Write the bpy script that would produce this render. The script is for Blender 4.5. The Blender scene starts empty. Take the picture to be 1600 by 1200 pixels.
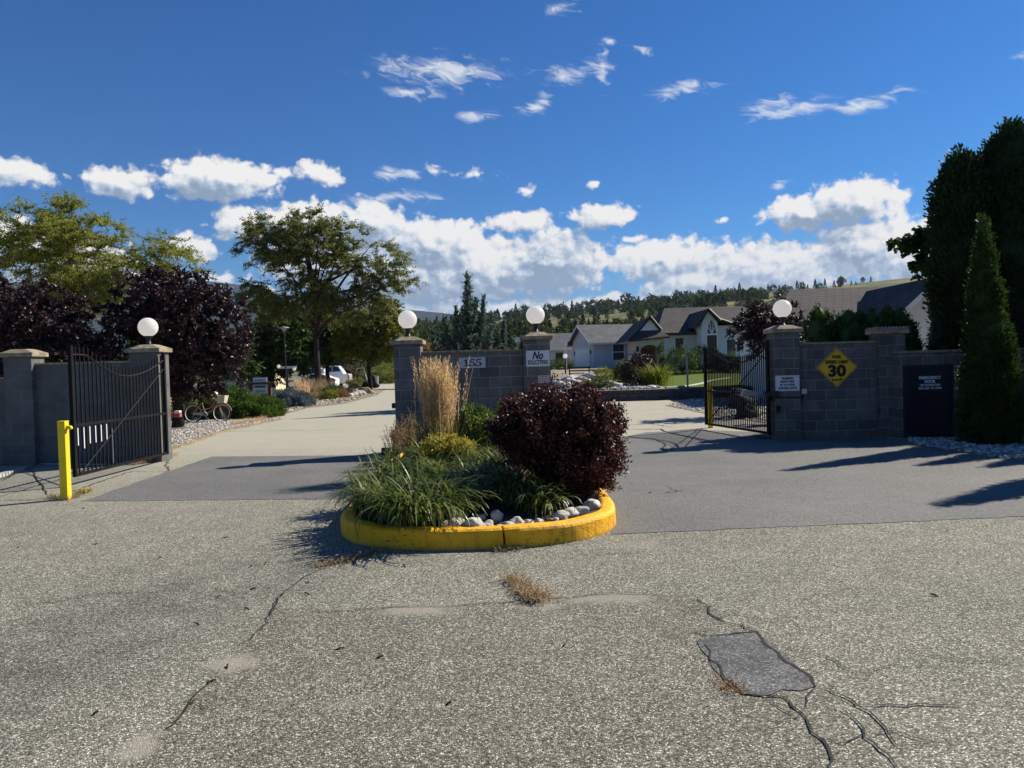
import bpy, math, random
import numpy as np
from mathutils import Vector, Matrix, Euler

R = math.radians
scene = bpy.context.scene
col = scene.collection
random.seed(7)
rng = np.random.default_rng(7)

# ---------------------------------------------------------------- camera
F = 1180.0                      # focal length in pixels of a 1600 px wide frame
EYE = 1.6
cam_d = bpy.data.cameras.new('camera')
cam_d.sensor_width = 36.0
cam_d.lens = 36.0 * F / 1600.0
cam_d.clip_start = 0.05
cam_d.clip_end = 30000
cam = bpy.data.objects.new('camera', cam_d)
col.objects.link(cam)
PITCH, ROLL = -1.36, -1.6
CM = Matrix.Rotation(R(90 + PITCH), 3, 'X') @ Matrix.Rotation(R(ROLL), 3, 'Z')
cam.matrix_world = Matrix.Translation((0, 0, EYE)) @ CM.to_4x4()
scene.camera = cam
scene.render.resolution_x, scene.render.resolution_y = 1024, 768

# ---------------------------------------------------------------- light
SUN_EL, SUN_AZ = 38.0, 60.4     # azimuth from +Y towards +X
sd = Vector((math.sin(R(SUN_AZ)) * math.cos(R(SUN_EL)), math.cos(R(SUN_AZ)) * math.cos(R(SUN_EL)), math.sin(R(SUN_EL))))
sun_d = bpy.data.lights.new('sun', 'SUN')
sun_d.energy = 5.0
sun_d.angle = R(0.5)
sun_d.color = (1.0, 0.92, 0.79)
sun = bpy.data.objects.new('sun', sun_d)
sun.rotation_euler = sd.to_track_quat('Z', 'Y').to_euler()
sun.location = (20, 10, 30)
col.objects.link(sun)
scene.view_settings.view_transform = 'Standard'
scene.view_settings.look = 'None'
scene.view_settings.exposure = 0.68
scene.view_settings.gamma = 1.0
scene.cycles.max_bounces = 6
scene.cycles.diffuse_bounces = 3
scene.cycles.transparent_max_bounces = 12
scene.cycles.volume_bounces = 0

def ray(px, py):
    return (CM @ Vector(((px - 800) / F, (600 - py) / F, -1.0))).normalized()
def A(px, py, D):               # the point seen at that place of the photo, D metres away (plane y = D)
    r = ray(px, py)
    return Vector((0, 0, EYE)) + r * (D / r.y)
def G(px, py, z=0.0):           # the point of the ground seen there
    r = ray(px, py)
    return Vector((0, 0, EYE)) + r * ((z - EYE) / r.z)

# ---------------------------------------------------------------- node helpers
class NT:
    def __init__(s, tree):
        s.t = tree; s.n = tree.nodes; s.l = tree.links; s.two = False
    def new(s, typ, **kw):
        nd = s.n.new(typ)
        for k, v in kw.items():
            if k.startswith('in_'):
                key = k[3:]
                key = int(key) if key.isdigit() else key.replace('_', ' ')
                s.set(nd, key, v)
            else:
                setattr(nd, k, v)
        return nd
    def set(s, nd, key, v):
        if hasattr(v, 'is_output') or hasattr(v, 'links'):
            s.l.new(v, nd.inputs[key])
        else:
            nd.inputs[key].default_value = v
    def m(s, op, a, b=None, c=None, clamp=False):
        nd = s.n.new('ShaderNodeMath'); nd.operation = op; nd.use_clamp = clamp
        s.set(nd, 0, a)
        if b is not None: s.set(nd, 1, b)
        if c is not None: s.set(nd, 2, c)
        return nd.outputs[0]
    def vm(s, op, a, b=None, out=0):
        nd = s.n.new('ShaderNodeVectorMath'); nd.operation = op
        s.set(nd, 0, a)
        if b is not None: s.set(nd, 1, b)
        return nd.outputs[out]
    def noise(s, vec, scale, detail=4, rough=0.55, dist=0.0, out='Fac'):
        nd = s.new('ShaderNodeTexNoise')
        if s.two: nd.noise_dimensions = '2D'
        if vec is not None: s.set(nd, 'Vector', vec)
        s.set(nd, 'Scale', scale); s.set(nd, 'Detail', detail); s.set(nd, 'Roughness', rough); s.set(nd, 'Distortion', dist)
        return nd.outputs[out]
    def voro(s, vec, scale, out='Distance', feature='F1', rand=1.0):
        nd = s.new('ShaderNodeTexVoronoi', feature=feature)
        if vec is not None: s.set(nd, 'Vector', vec)
        s.set(nd, 'Scale', scale); s.set(nd, 'Randomness', rand)
        return nd.outputs[out]
    def ramp(s, fac, stops, interp='LINEAR'):
        nd = s.new('ShaderNodeValToRGB')
        nd.color_ramp.interpolation = interp
        e = nd.color_ramp.elements
        while len(e) < len(stops): e.new(0.5)
        for el, (p, c) in zip(e, stops):
            el.position = p
            el.color = (c, c, c, 1) if isinstance(c, (int, float)) else (*c, 1)
        s.set(nd, 0, fac)
        return nd.outputs[0]
    def mix(s, fac, a, b, blend='MIX'):
        nd = s.new('ShaderNodeMix', data_type='RGBA', blend_type=blend)
        s.set(nd, 0, fac)
        for i, v in ((6, a), (7, b)):
            if isinstance(v, tuple) and len(v) == 3: v = (*v, 1)
            s.set(nd, i, v)
        return nd.outputs[2]
    def sstep(s, x, lo, hi):
        nd = s.new('ShaderNodeMapRange', interpolation_type='SMOOTHSTEP')
        s.set(nd, 0, x); s.set(nd, 1, lo); s.set(nd, 2, hi)
        return nd.outputs[0]

# ---------------------------------------------------------------- sky with clouds
world = bpy.data.worlds.new('World')
scene.world = world
world.use_nodes = True
W = NT(world.node_tree); W.two = True
W.n.clear()
sky = W.new('ShaderNodeTexSky', sky_type='NISHITA')
sky.sun_disc = False
sky.sun_elevation = R(SUN_EL)
sky.sun_rotation = R(SUN_AZ)
sky.altitude = 400
sky.air_density = 1.0
sky.dust_density = 0.3
sky.ozone_density = 2.5

def dirdeg(px, py):
    r = ray(px, py)
    return math.degrees(math.atan2(r.x, r.y)), math.degrees(math.asin(r.z))
PXD = math.degrees(1 / F)       # degrees per photo pixel near the axis

# cumulus banks and wisps: centre x, y and half sizes, read off the photo; sky directions once converted
CUM = [(15,268,62,22),(192,286,56,24),(345,280,92,36),(500,272,42,20),(432,270,26,10),
 (372,348,44,30),(300,390,42,24),(480,345,80,32),(585,350,60,42),(680,385,110,48),(640,430,150,60),(860,408,112,58),(530,410,130,60),
 (815,347,70,20),(940,338,58,22),(760,420,140,60),(1040,405,120,34),(1085,442,95,30),(1200,420,150,46),(1255,332,66,30),(1330,318,78,36),
 (1370,385,110,50),(1460,400,110,60),(990,378,34,10),(1127,346,16,7),(824,299,18,11),(929,288,15,9),(745,273,36,9),(678,271,26,10),
 (10,375,70,34),(110,410,100,34),(1250,485,320,50),(900,490,260,34),(560,495,300,30),(200,470,260,50)]
WISP = [(690,114,135,30),(885,118,60,20),(945,69,34,9),(1000,76,24,9),(1072,136,62,17),(1240,176,90,13),(1330,160,115,15),(745,180,50,10),
 (935,108,26,34),(872,14,26,14),(1215,288,20,7),(1585,91,18,7),(622,276,40,12),(620,312,100,12),(830,165,30,16),(1200,168,60,16),(640,150,60,10)]

def field_group(name, items, billow):
    g = bpy.data.node_groups.new(name, 'ShaderNodeTree')
    g.interface.new_socket('P', in_out='INPUT', socket_type='NodeSocketVector')
    g.interface.new_socket('F', in_out='OUTPUT', socket_type='NodeSocketFloat')
    T = NT(g); T.two = True
    gi = T.n.new('NodeGroupInput'); go = T.n.new('NodeGroupOutput')
    P = gi.outputs[0]
    wn = T.noise(P, 0.35 if billow else 0.25, 3, 0.5, out='Color')
    warp = T.vm('MULTIPLY', T.vm('SUBTRACT', wn, (0.5, 0.5, 0.5)), (1.2, 0.9, 0) if billow else (4.0, 1.6, 0))
    Q = T.vm('ADD', P, warp)
    acc = None
    for (cx, cy, rx, ry) in items:
        u, v = dirdeg(cx, cy)
        a = rx * PXD; b = ry * PXD
        d = T.vm('MULTIPLY', T.vm('SUBTRACT', Q, (u, v, 0)), (1 / a, 1 / b, 0))
        L = T.vm('LENGTH', d, out=1)
        k = min(1.6, b / 0.8) if billow else 1.0
        mval = T.m('MULTIPLY', T.m('SUBTRACT', 1.08 if billow else 1.0, L), k)
        acc = mval if acc is None else T.m('MAXIMUM', acc, mval)
    if billow:
        vn = T.new('ShaderNodeTexVoronoi', feature='SMOOTH_F1', voronoi_dimensions='2D')
        T.set(vn, 'Vector', T.vm('MULTIPLY', Q, (1, 1.25, 1))); T.set(vn, 'Scale', 0.95); T.set(vn, 'Detail', 3.0)
        T.set(vn, 'Roughness', 0.5); T.set(vn, 'Lacunarity', 2.1); T.set(vn, 'Smoothness', 0.45)
        bl = T.m('SUBTRACT', 0.42, vn.outputs['Distance'])
        fb = T.m('SUBTRACT', T.noise(P, 0.9, 6, 0.52), 0.5)
        f = T.m('ADD', acc, T.m('ADD', T.m('MULTIPLY', bl, 0.55), T.m('MULTIPLY', fb, 0.95)))
    else:
        S = T.vm('MULTIPLY', T.new('ShaderNodeVectorRotate', rotation_type='Z_AXIS', in_Vector=P, in_Angle=0.2).outputs[0], (0.45, 1.5, 1))
        fb = T.m('SUBTRACT', T.noise(S, 1.3, 7, 0.65, 0.6), 0.5)
        f = T.m('ADD', acc, T.m('MULTIPLY', fb, 2.4))
    T.l.new(f, go.inputs[0])
    return g

tc = W.new('ShaderNodeTexCoord')
dv = W.vm('NORMALIZE', tc.outputs['Generated'])
sx = W.new('ShaderNodeSeparateXYZ', in_0=dv)
U = W.m('MULTIPLY', W.m('ARCTAN2', sx.outputs[0], sx.outputs[1]), 57.29578)
V = W.m('MULTIPLY', W.m('ARCSINE', sx.outputs[2]), 57.29578)
P0 = W.new('ShaderNodeCombineXYZ', in_0=U, in_1=V).outputs[0]
gc = field_group('cumulus_field', CUM, True)
gw = field_group('wisp_field', WISP, False)
def fld(g, P):
    nd = W.new('ShaderNodeGroup'); nd.node_tree = g; W.set(nd, 0, P); return nd.outputs[0]
f0 = fld(gc, P0)
f1 = fld(gc, W.vm('ADD', P0, (0.32, 0.42, 0)))
f2 = fld(gc, W.vm('ADD', P0, (0.9, 1.5, 0)))
w0 = fld(gw, P0)
alpha = W.sstep(f0, -0.10, 0.42)
near = W.m('MULTIPLY_ADD', W.m('SUBTRACT', f0, f1), 0.85, 0.60)
farl = W.m('MULTIPLY_ADD', W.m('SUBTRACT', f0, f2), 0.42, 0.0)
thick = W.m('MULTIPLY', W.sstep(f0, 0.3, 1.1), 0.30)
patch = W.m('MULTIPLY', W.m('SUBTRACT', W.noise(W.vm('MULTIPLY', P0, (0.5, 1, 1)), 0.28, 4, 0.5), 0.5), 1.5)
lit = W.m('ADD', W.m('SUBTRACT', W.m('ADD', near, farl), thick), patch, clamp=True)
lowband = W.sstep(V, 8.5, 3.5)
lit2 = W.m('MULTIPLY', lit, W.m('SUBTRACT', 1.0, W.m('MULTIPLY', lowband, 0.22)))
ccol = W.ramp(lit2, [(0.0, (0.27, 0.36, 0.50)), (0.35, (0.46, 0.56, 0.70)), (0.65, (0.74, 0.79, 0.85)), (1.0, (1.0, 0.98, 0.95))])
wal = W.m('MULTIPLY', W.sstep(w0, 0.1, 1.3), 0.9)
CLOUD_GAIN = 11.8
skc = W.new('ShaderNodeHueSaturation', in_Saturation=1.25, in_Value=1.0, in_Color=sky.outputs[0]).outputs[0]
skc = W.mix(1.0, skc, W.mix(W.sstep(V, 9.0, 1.0), (0.26, 0.80, 1.24), (0.54, 0.74, 1.08)), 'MULTIPLY')
s1 = W.mix(wal, skc, (0.80 * CLOUD_GAIN, 0.85 * CLOUD_GAIN, 0.92 * CLOUD_GAIN))
s2 = W.mix(alpha, s1, W.mix(1.0, ccol, (CLOUD_GAIN,) * 3, 'MULTIPLY'))
bg = W.new('ShaderNodeBackground', in_Color=s2, in_Strength=0.05)
wo = W.new('ShaderNodeOutputWorld', in_Surface=bg.outputs[0])
world.cycles.sampling_method = 'MANUAL'
world.cycles.sample_map_resolution = 512

# ---------------------------------------------------------------- materials
def pmat(name, build, rough=0.85, spec=0.3):
    m = bpy.data.materials.new(name); m.use_nodes = True
    T = NT(m.node_tree); b = m.node_tree.nodes['Principled BSDF']
    b.inputs['Roughness'].default_value = rough
    b.inputs['Specular IOR Level'].default_value = spec
    build(T, b)
    return m
def bump(T, b, h, strength=0.3, dist=0.01):
    nd = T.new('ShaderNodeBump', in_Strength=strength, in_Distance=dist, in_Height=h)
    T.l.new(nd.outputs[0], b.inputs['Normal'])
def wpos(T):
    return T.new('ShaderNodeNewGeometry').outputs['Position']
def simple(name, c, rough=0.6, spec=0.4, metal=0.0, var=0.12, scale=6.0, bmp=0.0, bscale=60):
    def f(T, b):
        p = T.new('ShaderNodeTexCoord').outputs['Object']
        n = T.noise(p, scale, 5, 0.6)
        lo = tuple(x * (1 - var) for x in c); hi = tuple(min(1, x * (1 + var)) for x in c)
        T.set(b, 'Base Color', T.mix(T.ramp(n, [(0.3, 0.0), (0.7, 1.0)]), lo, hi))
        T.set(b, 'Metallic', metal)
        if bmp: bump(T, b, T.noise(p, bscale, 3, 0.6), bmp, 0.01)
    return pmat(name, f, rough, spec)
def leafmat(name, c1, c2, trans=0.35, rough=0.5, c3=None, spec=0.35):
    m = bpy.data.materials.new(name); m.use_nodes = True
    T = NT(m.node_tree); b = m.node_tree.nodes['Principled BSDF']
    g = T.new('ShaderNodeNewGeometry')
    stops = [(0.0, c1), (0.6, c2)] + ([(1.0, c3)] if c3 else [])
    cc = T.ramp(g.outputs['Random Per Island'], stops)
    big = T.noise(T.new('ShaderNodeTexCoord').outputs['Object'], 0.9, 3, 0.5)
    cc = T.mix(1.0, cc, T.ramp(big, [(0.3, 0.75), (0.7, 1.2)]), 'MULTIPLY')
    T.set(b, 'Base Color', cc); T.set(b, 'Roughness', rough); T.set(b, 'Specular IOR Level', spec)
    tr = T.new('ShaderNodeBsdfTranslucent', in_Color=cc)
    ms = T.new('ShaderNodeMixShader', in_0=trans)
    T.l.new(b.outputs[0], ms.inputs[1]); T.l.new(tr.outputs[0], ms.inputs[2])
    T.l.new(ms.outputs[0], m.node_tree.nodes['Material Output'].inputs[0])
    return m

DUST = []
for _x, _y, _w, _h, _k in ((655, 955, 75, 12, .75), (950, 936, 90, 10, .6), (362, 1040, 42, 18, .8), (228, 1165, 34, 26, .7), (1000, 850, 50, 10, .35), (560, 1100, 60, 12, .25), (840, 948, 40, 8, .5)):
    _p = G(_x, _y); _q = G(_x + _w, _y); _r = G(_x, _y - _h)
    DUST.append((_p.x, _p.y, (_q - _p).length, (_r - _p).length, _k))
def _road(T, b, dusty=0.0, tone=None):
    p = wpos(T)
    vc = T.voro(p, 125, 'Color')
    s = T.new('ShaderNodeSeparateColor', in_0=vc)
    dist = T.voro(p, 125, 'Distance')
    stone = T.ramp(s.outputs[0], [(0.0, (0.10, 0.094, 0.08)), (0.3, (0.20, 0.19, 0.16)), (0.62, (0.32, 0.303, 0.258)), (0.86, (0.46, 0.44, 0.38)), (1.0, (0.92, 0.90, 0.80))])
    edge = T.ramp(dist, [(0.3, 1.0), (0.75, 0.35)])
    c = T.mix(1.0, stone, edge, 'MULTIPLY')
    big = T.noise(p, 0.35, 6, 0.62)
    mid = T.noise(p, 3.0, 6, 0.65)
    c = T.mix(1.0, c, T.ramp(big, [(0.3, (0.86, 0.88, 0.85)), (0.7, (1.14, 1.145, 1.06))]), 'MULTIPLY')
    c = T.mix(1.0, c, T.ramp(mid, [(0.3, 0.86), (0.7, 1.12)]), 'MULTIPLY')
    sp = T.new('ShaderNodeSeparateXYZ', in_0=p)
    # tyre-worn darker path on the left, sandy tint in and behind the gateways
    wx = T.m('ADD', T.m('ADD', sp.outputs[0], T.m('MULTIPLY', sp.outputs[1], -0.22)), T.m('MULTIPLY', T.noise(p, 0.8, 3), 1.0))
    path = T.m('MULTIPLY', T.m('MULTIPLY', T.sstep(wx, -4.6, -3.6), T.sstep(wx, -1.9, -2.8)), T.sstep(sp.outputs[1], 7.5, 5.5))
    path = T.m('MULTIPLY', path, T.ramp(T.noise(p, 1.6, 5, 0.7), [(0.35, 0.1), (0.65, 0.6)]))
    c = T.mix(path, c, T.mix(1.0, c, (0.45, 0.46, 0.5), 'MULTIPLY'))
    lift = T.sstep(sp.outputs[1], 7.0, 18.0)
    c = T.mix(T.m('MULTIPLY', lift, 0.75), c, T.mix(T.noise(p, 1.2, 5, 0.6), (0.38, 0.36, 0.29), (0.50, 0.475, 0.38)))
    # fine hairline crazing
    ck = T.voro(T.vm('ADD', p, T.vm('MULTIPLY', T.noise(p, 2.0, 4, 0.6, out='Color'), (0.5, 0.5, 0))), 1.3, 'Distance', 'DISTANCE_TO_EDGE')
    ckm = T.m('MULTIPLY', T.sstep(ck, 0.008, 0.0), T.sstep(T.noise(p, 0.45, 3), 0.55, 0.68))
    c = T.mix(T.m('MULTIPLY', ckm, 0.75), c, (0.05, 0.048, 0.045))
    if tone: c = T.mix(1.0, c, tone, 'MULTIPLY')
    for (dx_, dy_, rx_, ry_, k_) in DUST:
        dd = T.vm('MULTIPLY', T.vm('SUBTRACT', T.vm('ADD', p, T.vm('MULTIPLY', T.noise(p, 5, 4, .6, out='Color'), (.3, .3, 0))), (dx_ + .15, dy_ + .15, 0)), (1 / rx_, 1 / ry_, 0))
        c = T.mix(T.m('MULTIPLY', T.sstep(T.vm('LENGTH', dd, out=1), 1.1, .3), k_), c, (0.34, 0.31, 0.25))
    if dusty: c = T.mix(T.ramp(T.noise(p, 9, 5, .6), [(.3, dusty * .5), (.7, dusty)]), c, (0.30, 0.275, 0.22))
    T.set(b, 'Base Color', c)
    h = T.m('SUBTRACT', T.m('MULTIPLY', s.outputs[1], 0.6), dist)
    bump(T, b, T.m('SUBTRACT', h, ckm), 0.6, 0.006)
M_road = pmat('weathered_asphalt', _road, 0.92, 0.15)
M_slab = pmat('worn_asphalt', lambda T, b: _road(T, b, 0.0, (0.86, 0.85, 0.84)), 0.92, 0.15)
M_dusty = pmat('dusty_asphalt', lambda T, b: _road(T, b, 0.75), 0.95, 0.1)
def _smooth(T, b):
    p = wpos(T)
    s = T.new('ShaderNodeSeparateColor', in_0=T.voro(p, 120, 'Color'))
    stone = T.ramp(s.outputs[0], [(0.0, (0.075, 0.076, 0.074)), (0.7, (0.135, 0.136, 0.130)), (1.0, (0.24, 0.24, 0.225))])
    big = T.noise(p, 0.5, 5, 0.6)
    c = T.mix(1.0, stone, T.ramp(big, [(0.3, (0.88, 0.88, 0.9)), (0.7, (1.2, 1.18, 1.13))]), 'MULTIPLY')
    sp = T.new('ShaderNodeSeparateXYZ', in_0=p)
    dirt = T.m('MULTIPLY', T.sstep(T.noise(p, 0.9, 6, 0.65), 0.45, 0.75), 0.4)
    c = T.mix(dirt, c, (0.21, 0.205, 0.185))
    T.set(b, 'Base Color', c)
    bump(T, b, s.outputs[1], 0.35, 0.004)
M_smooth = pmat('smooth_asphalt', _smooth, 0.85, 0.3)
def _patch(T, b):
    p = wpos(T)
    s = T.new('ShaderNodeSeparateColor', in_0=T.voro(p, 130, 'Color'))
    stone = T.ramp(s.outputs[0], [(0.0, (0.045, 0.046, 0.048)), (0.7, (0.098, 0.099, 0.10)), (1.0, (0.26, 0.26, 0.25))])
    c = T.mix(1.0, stone, T.ramp(T.noise(p, 5, 5), [(0.3, 0.75), (0.7, 1.3)]), 'MULTIPLY')
    c = T.mix(T.m('MULTIPLY', T.sstep(T.noise(p, 6, 5, .65), .55, .68), .5), c, (.24, .225, .19))
    T.set(b, 'Base Color', c); bump(T, b, s.outputs[1], 0.7, 0.006)
M_patch = pmat('asphalt_patch', _patch, 0.85)
M_tar = simple('tar', (0.028, 0.027, 0.027), 0.8, 0.2, var=0.4, scale=30, bmp=0.4)
M_dust = simple('dust', (0.25, 0.225, 0.18), 0.95, 0.1, var=0.15, scale=20, bmp=0.3)
M_earth = simple('dry_earth', (0.17, 0.14, 0.095), 0.95, 0.1, var=0.35, scale=0.5, bmp=0.5, bscale=20)
M_soil = simple('bed_soil', (0.07, 0.052, 0.04), 0.95, 0.1, var=0.5, scale=14, bmp=0.8, bscale=50)
def _pebble(c1, c2, c3):
    def f(T, b):
        g = T.new('ShaderNodeNewGeometry')
        c = T.ramp(g.outputs['Random Per Island'], [(0.0, c1), (0.5, c2), (1.0, c3)])
        T.set(b, 'Base Color', T.mix(1.0, c, T.ramp(T.noise(g.outputs['Position'], 40, 4), [(0.3, 0.75), (0.7, 1.2)]), 'MULTIPLY'))
        bump(T, b, T.noise(g.outputs['Position'], 120, 3), 0.3, 0.004)
    return f
M_pebble = pmat('pale_pebbles', _pebble((0.13, 0.125, 0.12), (0.36, 0.34, 0.31), (0.66, 0.63, 0.58)), 0.75)
M_tanpeb = pmat('tan_pebbles', _pebble((0.16, 0.12, 0.08), (0.33, 0.27, 0.19), (0.55, 0.5, 0.42)), 0.85)
M_rock = simple('pale_rock', (0.48, 0.45, 0.40), 0.8, 0.3, var=0.45, scale=7, bmp=0.5, bscale=25)
M_brownrock = simple('brown_rock', (0.24, 0.17, 0.11), 0.9, 0.2, var=0.5, scale=3, bmp=0.6, bscale=12)
M_darkrock = simple('dark_rock', (0.07, 0.065, 0.065), 0.9, 0.2, var=0.4, scale=4, bmp=0.6, bscale=12)

def block_mat(name, c1, c2, mortar, msize=0.007, smooth=0.3, split=0.5, stain=0.35):
    def f(T, b):
        uv = T.new('ShaderNodeUVMap').outputs[0]
        p = wpos(T)
        br = T.new('ShaderNodeTexBrick', offset=0.5, in_Vector=uv, in_Scale=1.0, in_Mortar_Size=msize, in_Mortar_Smooth=smooth, in_Bias=0.0)
        T.set(br, 'Color1', (*c1, 1)); T.set(br, 'Color2', (*c2, 1)); T.set(br, 'Mortar', (*mortar, 1))
        T.set(br, 'Brick Width', 0.4); T.set(br, 'Row Height', 0.2)
        n = T.noise(p, 3.0, 6, 0.65); n2 = T.noise(p, 45, 5, 0.7)
        c = T.mix(1.0, br.outputs[0], T.ramp(n, [(0.25, 1 - stain), (0.75, 1 + stain * 0.5)]), 'MULTIPLY')
        c = T.mix(1.0, c, T.ramp(n2, [(0.3, 0.8), (0.7, 1.2)]), 'MULTIPLY')
        st = T.noise(T.vm('MULTIPLY', p, (7, 7, .7)), 1.0, 5, .6)
        c = T.mix(T.m('MULTIPLY', T.sstep(st, .55, .75), .45), c, (mortar[0] * .95, mortar[1] * .95, mortar[2] * .95))
        zz = T.new('ShaderNodeSeparateXYZ', in_0=p).outputs[2]
        c = T.mix(T.m('MULTIPLY', T.sstep(T.m('ADD', zz, T.m('MULTIPLY', n, .25)), .32, .1), .5), c, (.12, .10, .07))
        T.set(b, 'Base Color', c)
        h = T.m('ADD', T.m('MULTIPLY', T.m('SUBTRACT', 1.0, br.outputs[1]), 1.0), T.m('ADD', T.m('MULTIPLY', n2, 0.5), T.m('MULTIPLY', T.noise(p, 12, 5, 0.6), split)))
        bump(T, b, h, 0.7, 0.012)
    return pmat(name, f, 0.92, 0.2)
M_block = block_mat('grey_concrete_block', (0.115, 0.112, 0.102), (0.185, 0.178, 0.16), (0.33, 0.32, 0.29))
M_blockR = block_mat('split_face_block', (0.10, 0.097, 0.09), (0.165, 0.16, 0.147), (0.27, 0.26, 0.24), split=1.2)
M_blockL = block_mat('dark_grey_block', (0.12, 0.12, 0.115), (0.15, 0.15, 0.145), (0.20, 0.20, 0.195), msize=0.006, split=1.0)
def _cap(T, b):
    p = wpos(T)
    n = T.noise(p, 9, 6, 0.7)
    c = T.mix(T.ramp(n, [(0.35, 0.0), (0.65, 1.0)]), (0.40, 0.34, 0.24), (0.16, 0.13, 0.085))
    T.set(b, 'Base Color', c); bump(T, b, T.noise(p, 60, 4), 0.5, 0.008)
M_cap = pmat('weathered_cap_stone', _cap, 0.9, 0.2)
def _yellow(T, b):
    p = wpos(T)
    n = T.noise(p, 7, 7, 0.7); sc = T.noise(T.vm('MULTIPLY', p, (3, 3, 9)), 5, 6, 0.7)
    c = T.mix(T.sstep(n, 0.52, 0.72), (0.92, 0.46, 0.008), (0.66, 0.32, 0.012))
    c = T.mix(T.m('MULTIPLY', T.sstep(sc, 0.55, 0.60), T.sstep(T.noise(p, 2.3, 3), .48, .58)), c, (0.26, 0.16, 0.06))
    c = T.mix(T.m('MULTIPLY', T.sstep(T.noise(T.vm('MULTIPLY', p, (1, 1, .25)), 13, 4, .6), .56, .7), .45), c, (0.40, 0.20, 0.02))
    z = T.new('ShaderNodeSeparateXYZ', in_0=p).outputs[2]
    grime = T.m('MULTIPLY', T.sstep(T.m('ADD', z, T.m('MULTIPLY', n, 0.06)), 0.075, 0.02), 0.6)
    c = T.mix(grime, c, (0.2, 0.15, 0.08))
    T.set(b, 'Base Color', c); bump(T, b, T.m('ADD', T.noise(p, 70, 5, 0.65), T.m('MULTIPLY', T.noise(p, 12, 4, .6), 2.0)), 0.9, 0.010)
M_yellow = pmat('yellow_kerb_paint', _yellow, 0.6, 0.35)
M_ypost = simple('yellow_post_paint', (0.80, 0.58, 0.01), 0.5, 0.4, var=0.12, scale=8, bmp=0.15)
M_iron = simple('black_iron', (0.009, 0.0095, 0.011), 0.62, 0.12, var=0.3, scale=12, bmp=0.1)
def _globe(T, b):
    T.set(b, 'Base Color', (0.95, 0.94, 0.91, 1))
    tr = T.new('ShaderNodeBsdfTranslucent', in_Color=(1.0, 0.98, 0.94, 1)); ms = T.new('ShaderNodeMixShader', in_0=0.68)
    T.l.new(b.outputs[0], ms.inputs[1]); T.l.new(tr.outputs[0], ms.inputs[2]); T.l.new(ms.outputs[0], T.n['Material Output'].inputs[0])
M_globe = pmat('opal_globe', _globe, 0.3, 0.5)
M_black = simple('black_plastic', (0.015, 0.015, 0.017), 0.5, 0.4, var=0.2)
M_white = simple('white_paint', (0.78, 0.78, 0.76), 0.6, 0.4, var=0.06)
M_signwhite = simple('white_sign_board', (0.70, 0.71, 0.72), 0.55, 0.4, var=0.06, scale=5)
M_signgrey = simple('grey_sign_board', (0.52, 0.53, 0.54), 0.55, 0.4, var=0.08, scale=8)
M_signyellow = simple('yellow_sign_board', (0.80, 0.47, 0.015), 0.45, 0.4, var=0.12, scale=5)
M_ink = simple('black_lettering', (0.012, 0.012, 0.014), 0.6, 0.3, var=0.1)
M_inkblue = simple('dark_blue_lettering', (0.02, 0.025, 0.06), 0.6, 0.3, var=0.1)
M_inkred = simple('red_lettering', (0.5, 0.04, 0.04), 0.6, 0.3, var=0.1)
M_inkwhite = simple('white_lettering', (0.72, 0.70, 0.74), 0.6, 0.3, var=0.1)
M_green = simple('green_sign_paint', (0.02, 0.11, 0.07), 0.5, 0.4)
M_door = simple('dark_navy_door', (0.010, 0.012, 0.022), 0.45, 0.4, var=0.3, scale=2)
M_steel = simple('galvanised_steel', (0.26, 0.27, 0.28), 0.5, 0.4, metal=0.5)
M_redpaint = simple('faded_red_paint', (0.42, 0.10, 0.09), 0.6, 0.3, var=0.25, scale=14)
M_bark = simple('grey_bark', (0.075, 0.06, 0.048), 0.9, 0.1, var=0.35, scale=8, bmp=0.6, bscale=20)
M_darkbark = simple('dark_bark', (0.035, 0.027, 0.024), 0.9, 0.1, var=0.35, scale=8, bmp=0.6, bscale=20)
M_wood = simple('brown_timber', (0.14, 0.075, 0.045), 0.8, 0.2, var=0.3, scale=6, bmp=0.3)
M_conc = simple('kerb_concrete', (0.42, 0.40, 0.36), 0.9, 0.2, var=0.2, scale=6, bmp=0.3)
M_carwhite = simple('white_car_paint', (0.78, 0.79, 0.80), 0.22, 0.6, var=0.02)
M_carsilver = simple('silver_car_paint', (0.55, 0.58, 0.60), 0.22, 0.6, metal=0.3, var=0.02)
M_glass = simple('dark_window_glass', (0.012, 0.018, 0.024), 0.06, 0.8, var=0.1)
M_winglass = simple('house_window_glass', (0.015, 0.02, 0.028), 0.08, 0.7, var=0.2)
M_tyre = simple('tyre_rubber', (0.02, 0.02, 0.02), 0.85, 0.2)
M_rim = simple('alloy_rim', (0.5, 0.5, 0.52), 0.3, 0.5, metal=0.8)
M_red = simple('red_lens', (0.45, 0.02, 0.02), 0.2, 0.6)
M_pink = simple('dusty_pink_paint', (0.42, 0.22, 0.19), 0.45, 0.4)
M_cream = simple('cream_stucco', (0.66, 0.58, 0.38), 0.85, 0.2, var=0.05)
def siding(name, c, step=0.14):
    def f(T, b):
        p = wpos(T); z = T.new('ShaderNodeSeparateXYZ', in_0=p).outputs[2]
        fr = T.m('FRACT', T.m('DIVIDE', z, step))
        c2 = T.mix(T.noise(p, 2, 4), tuple(x * 0.93 for x in c), tuple(min(1, x * 1.05) for x in c))
        T.set(b, 'Base Color', c2)
        bump(T, b, T.m('SUBTRACT', 1.0, fr), 1.0, 0.02)
    return pmat(name, f, 0.6, 0.3)
M_siding = siding('pale_grey_siding', (0.66, 0.67, 0.68))
M_sidingB = siding('blue_grey_siding', (0.52, 0.54, 0.56))
M_sidingW = siding('white_siding', (0.78, 0.78, 0.75), 0.2)
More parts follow.
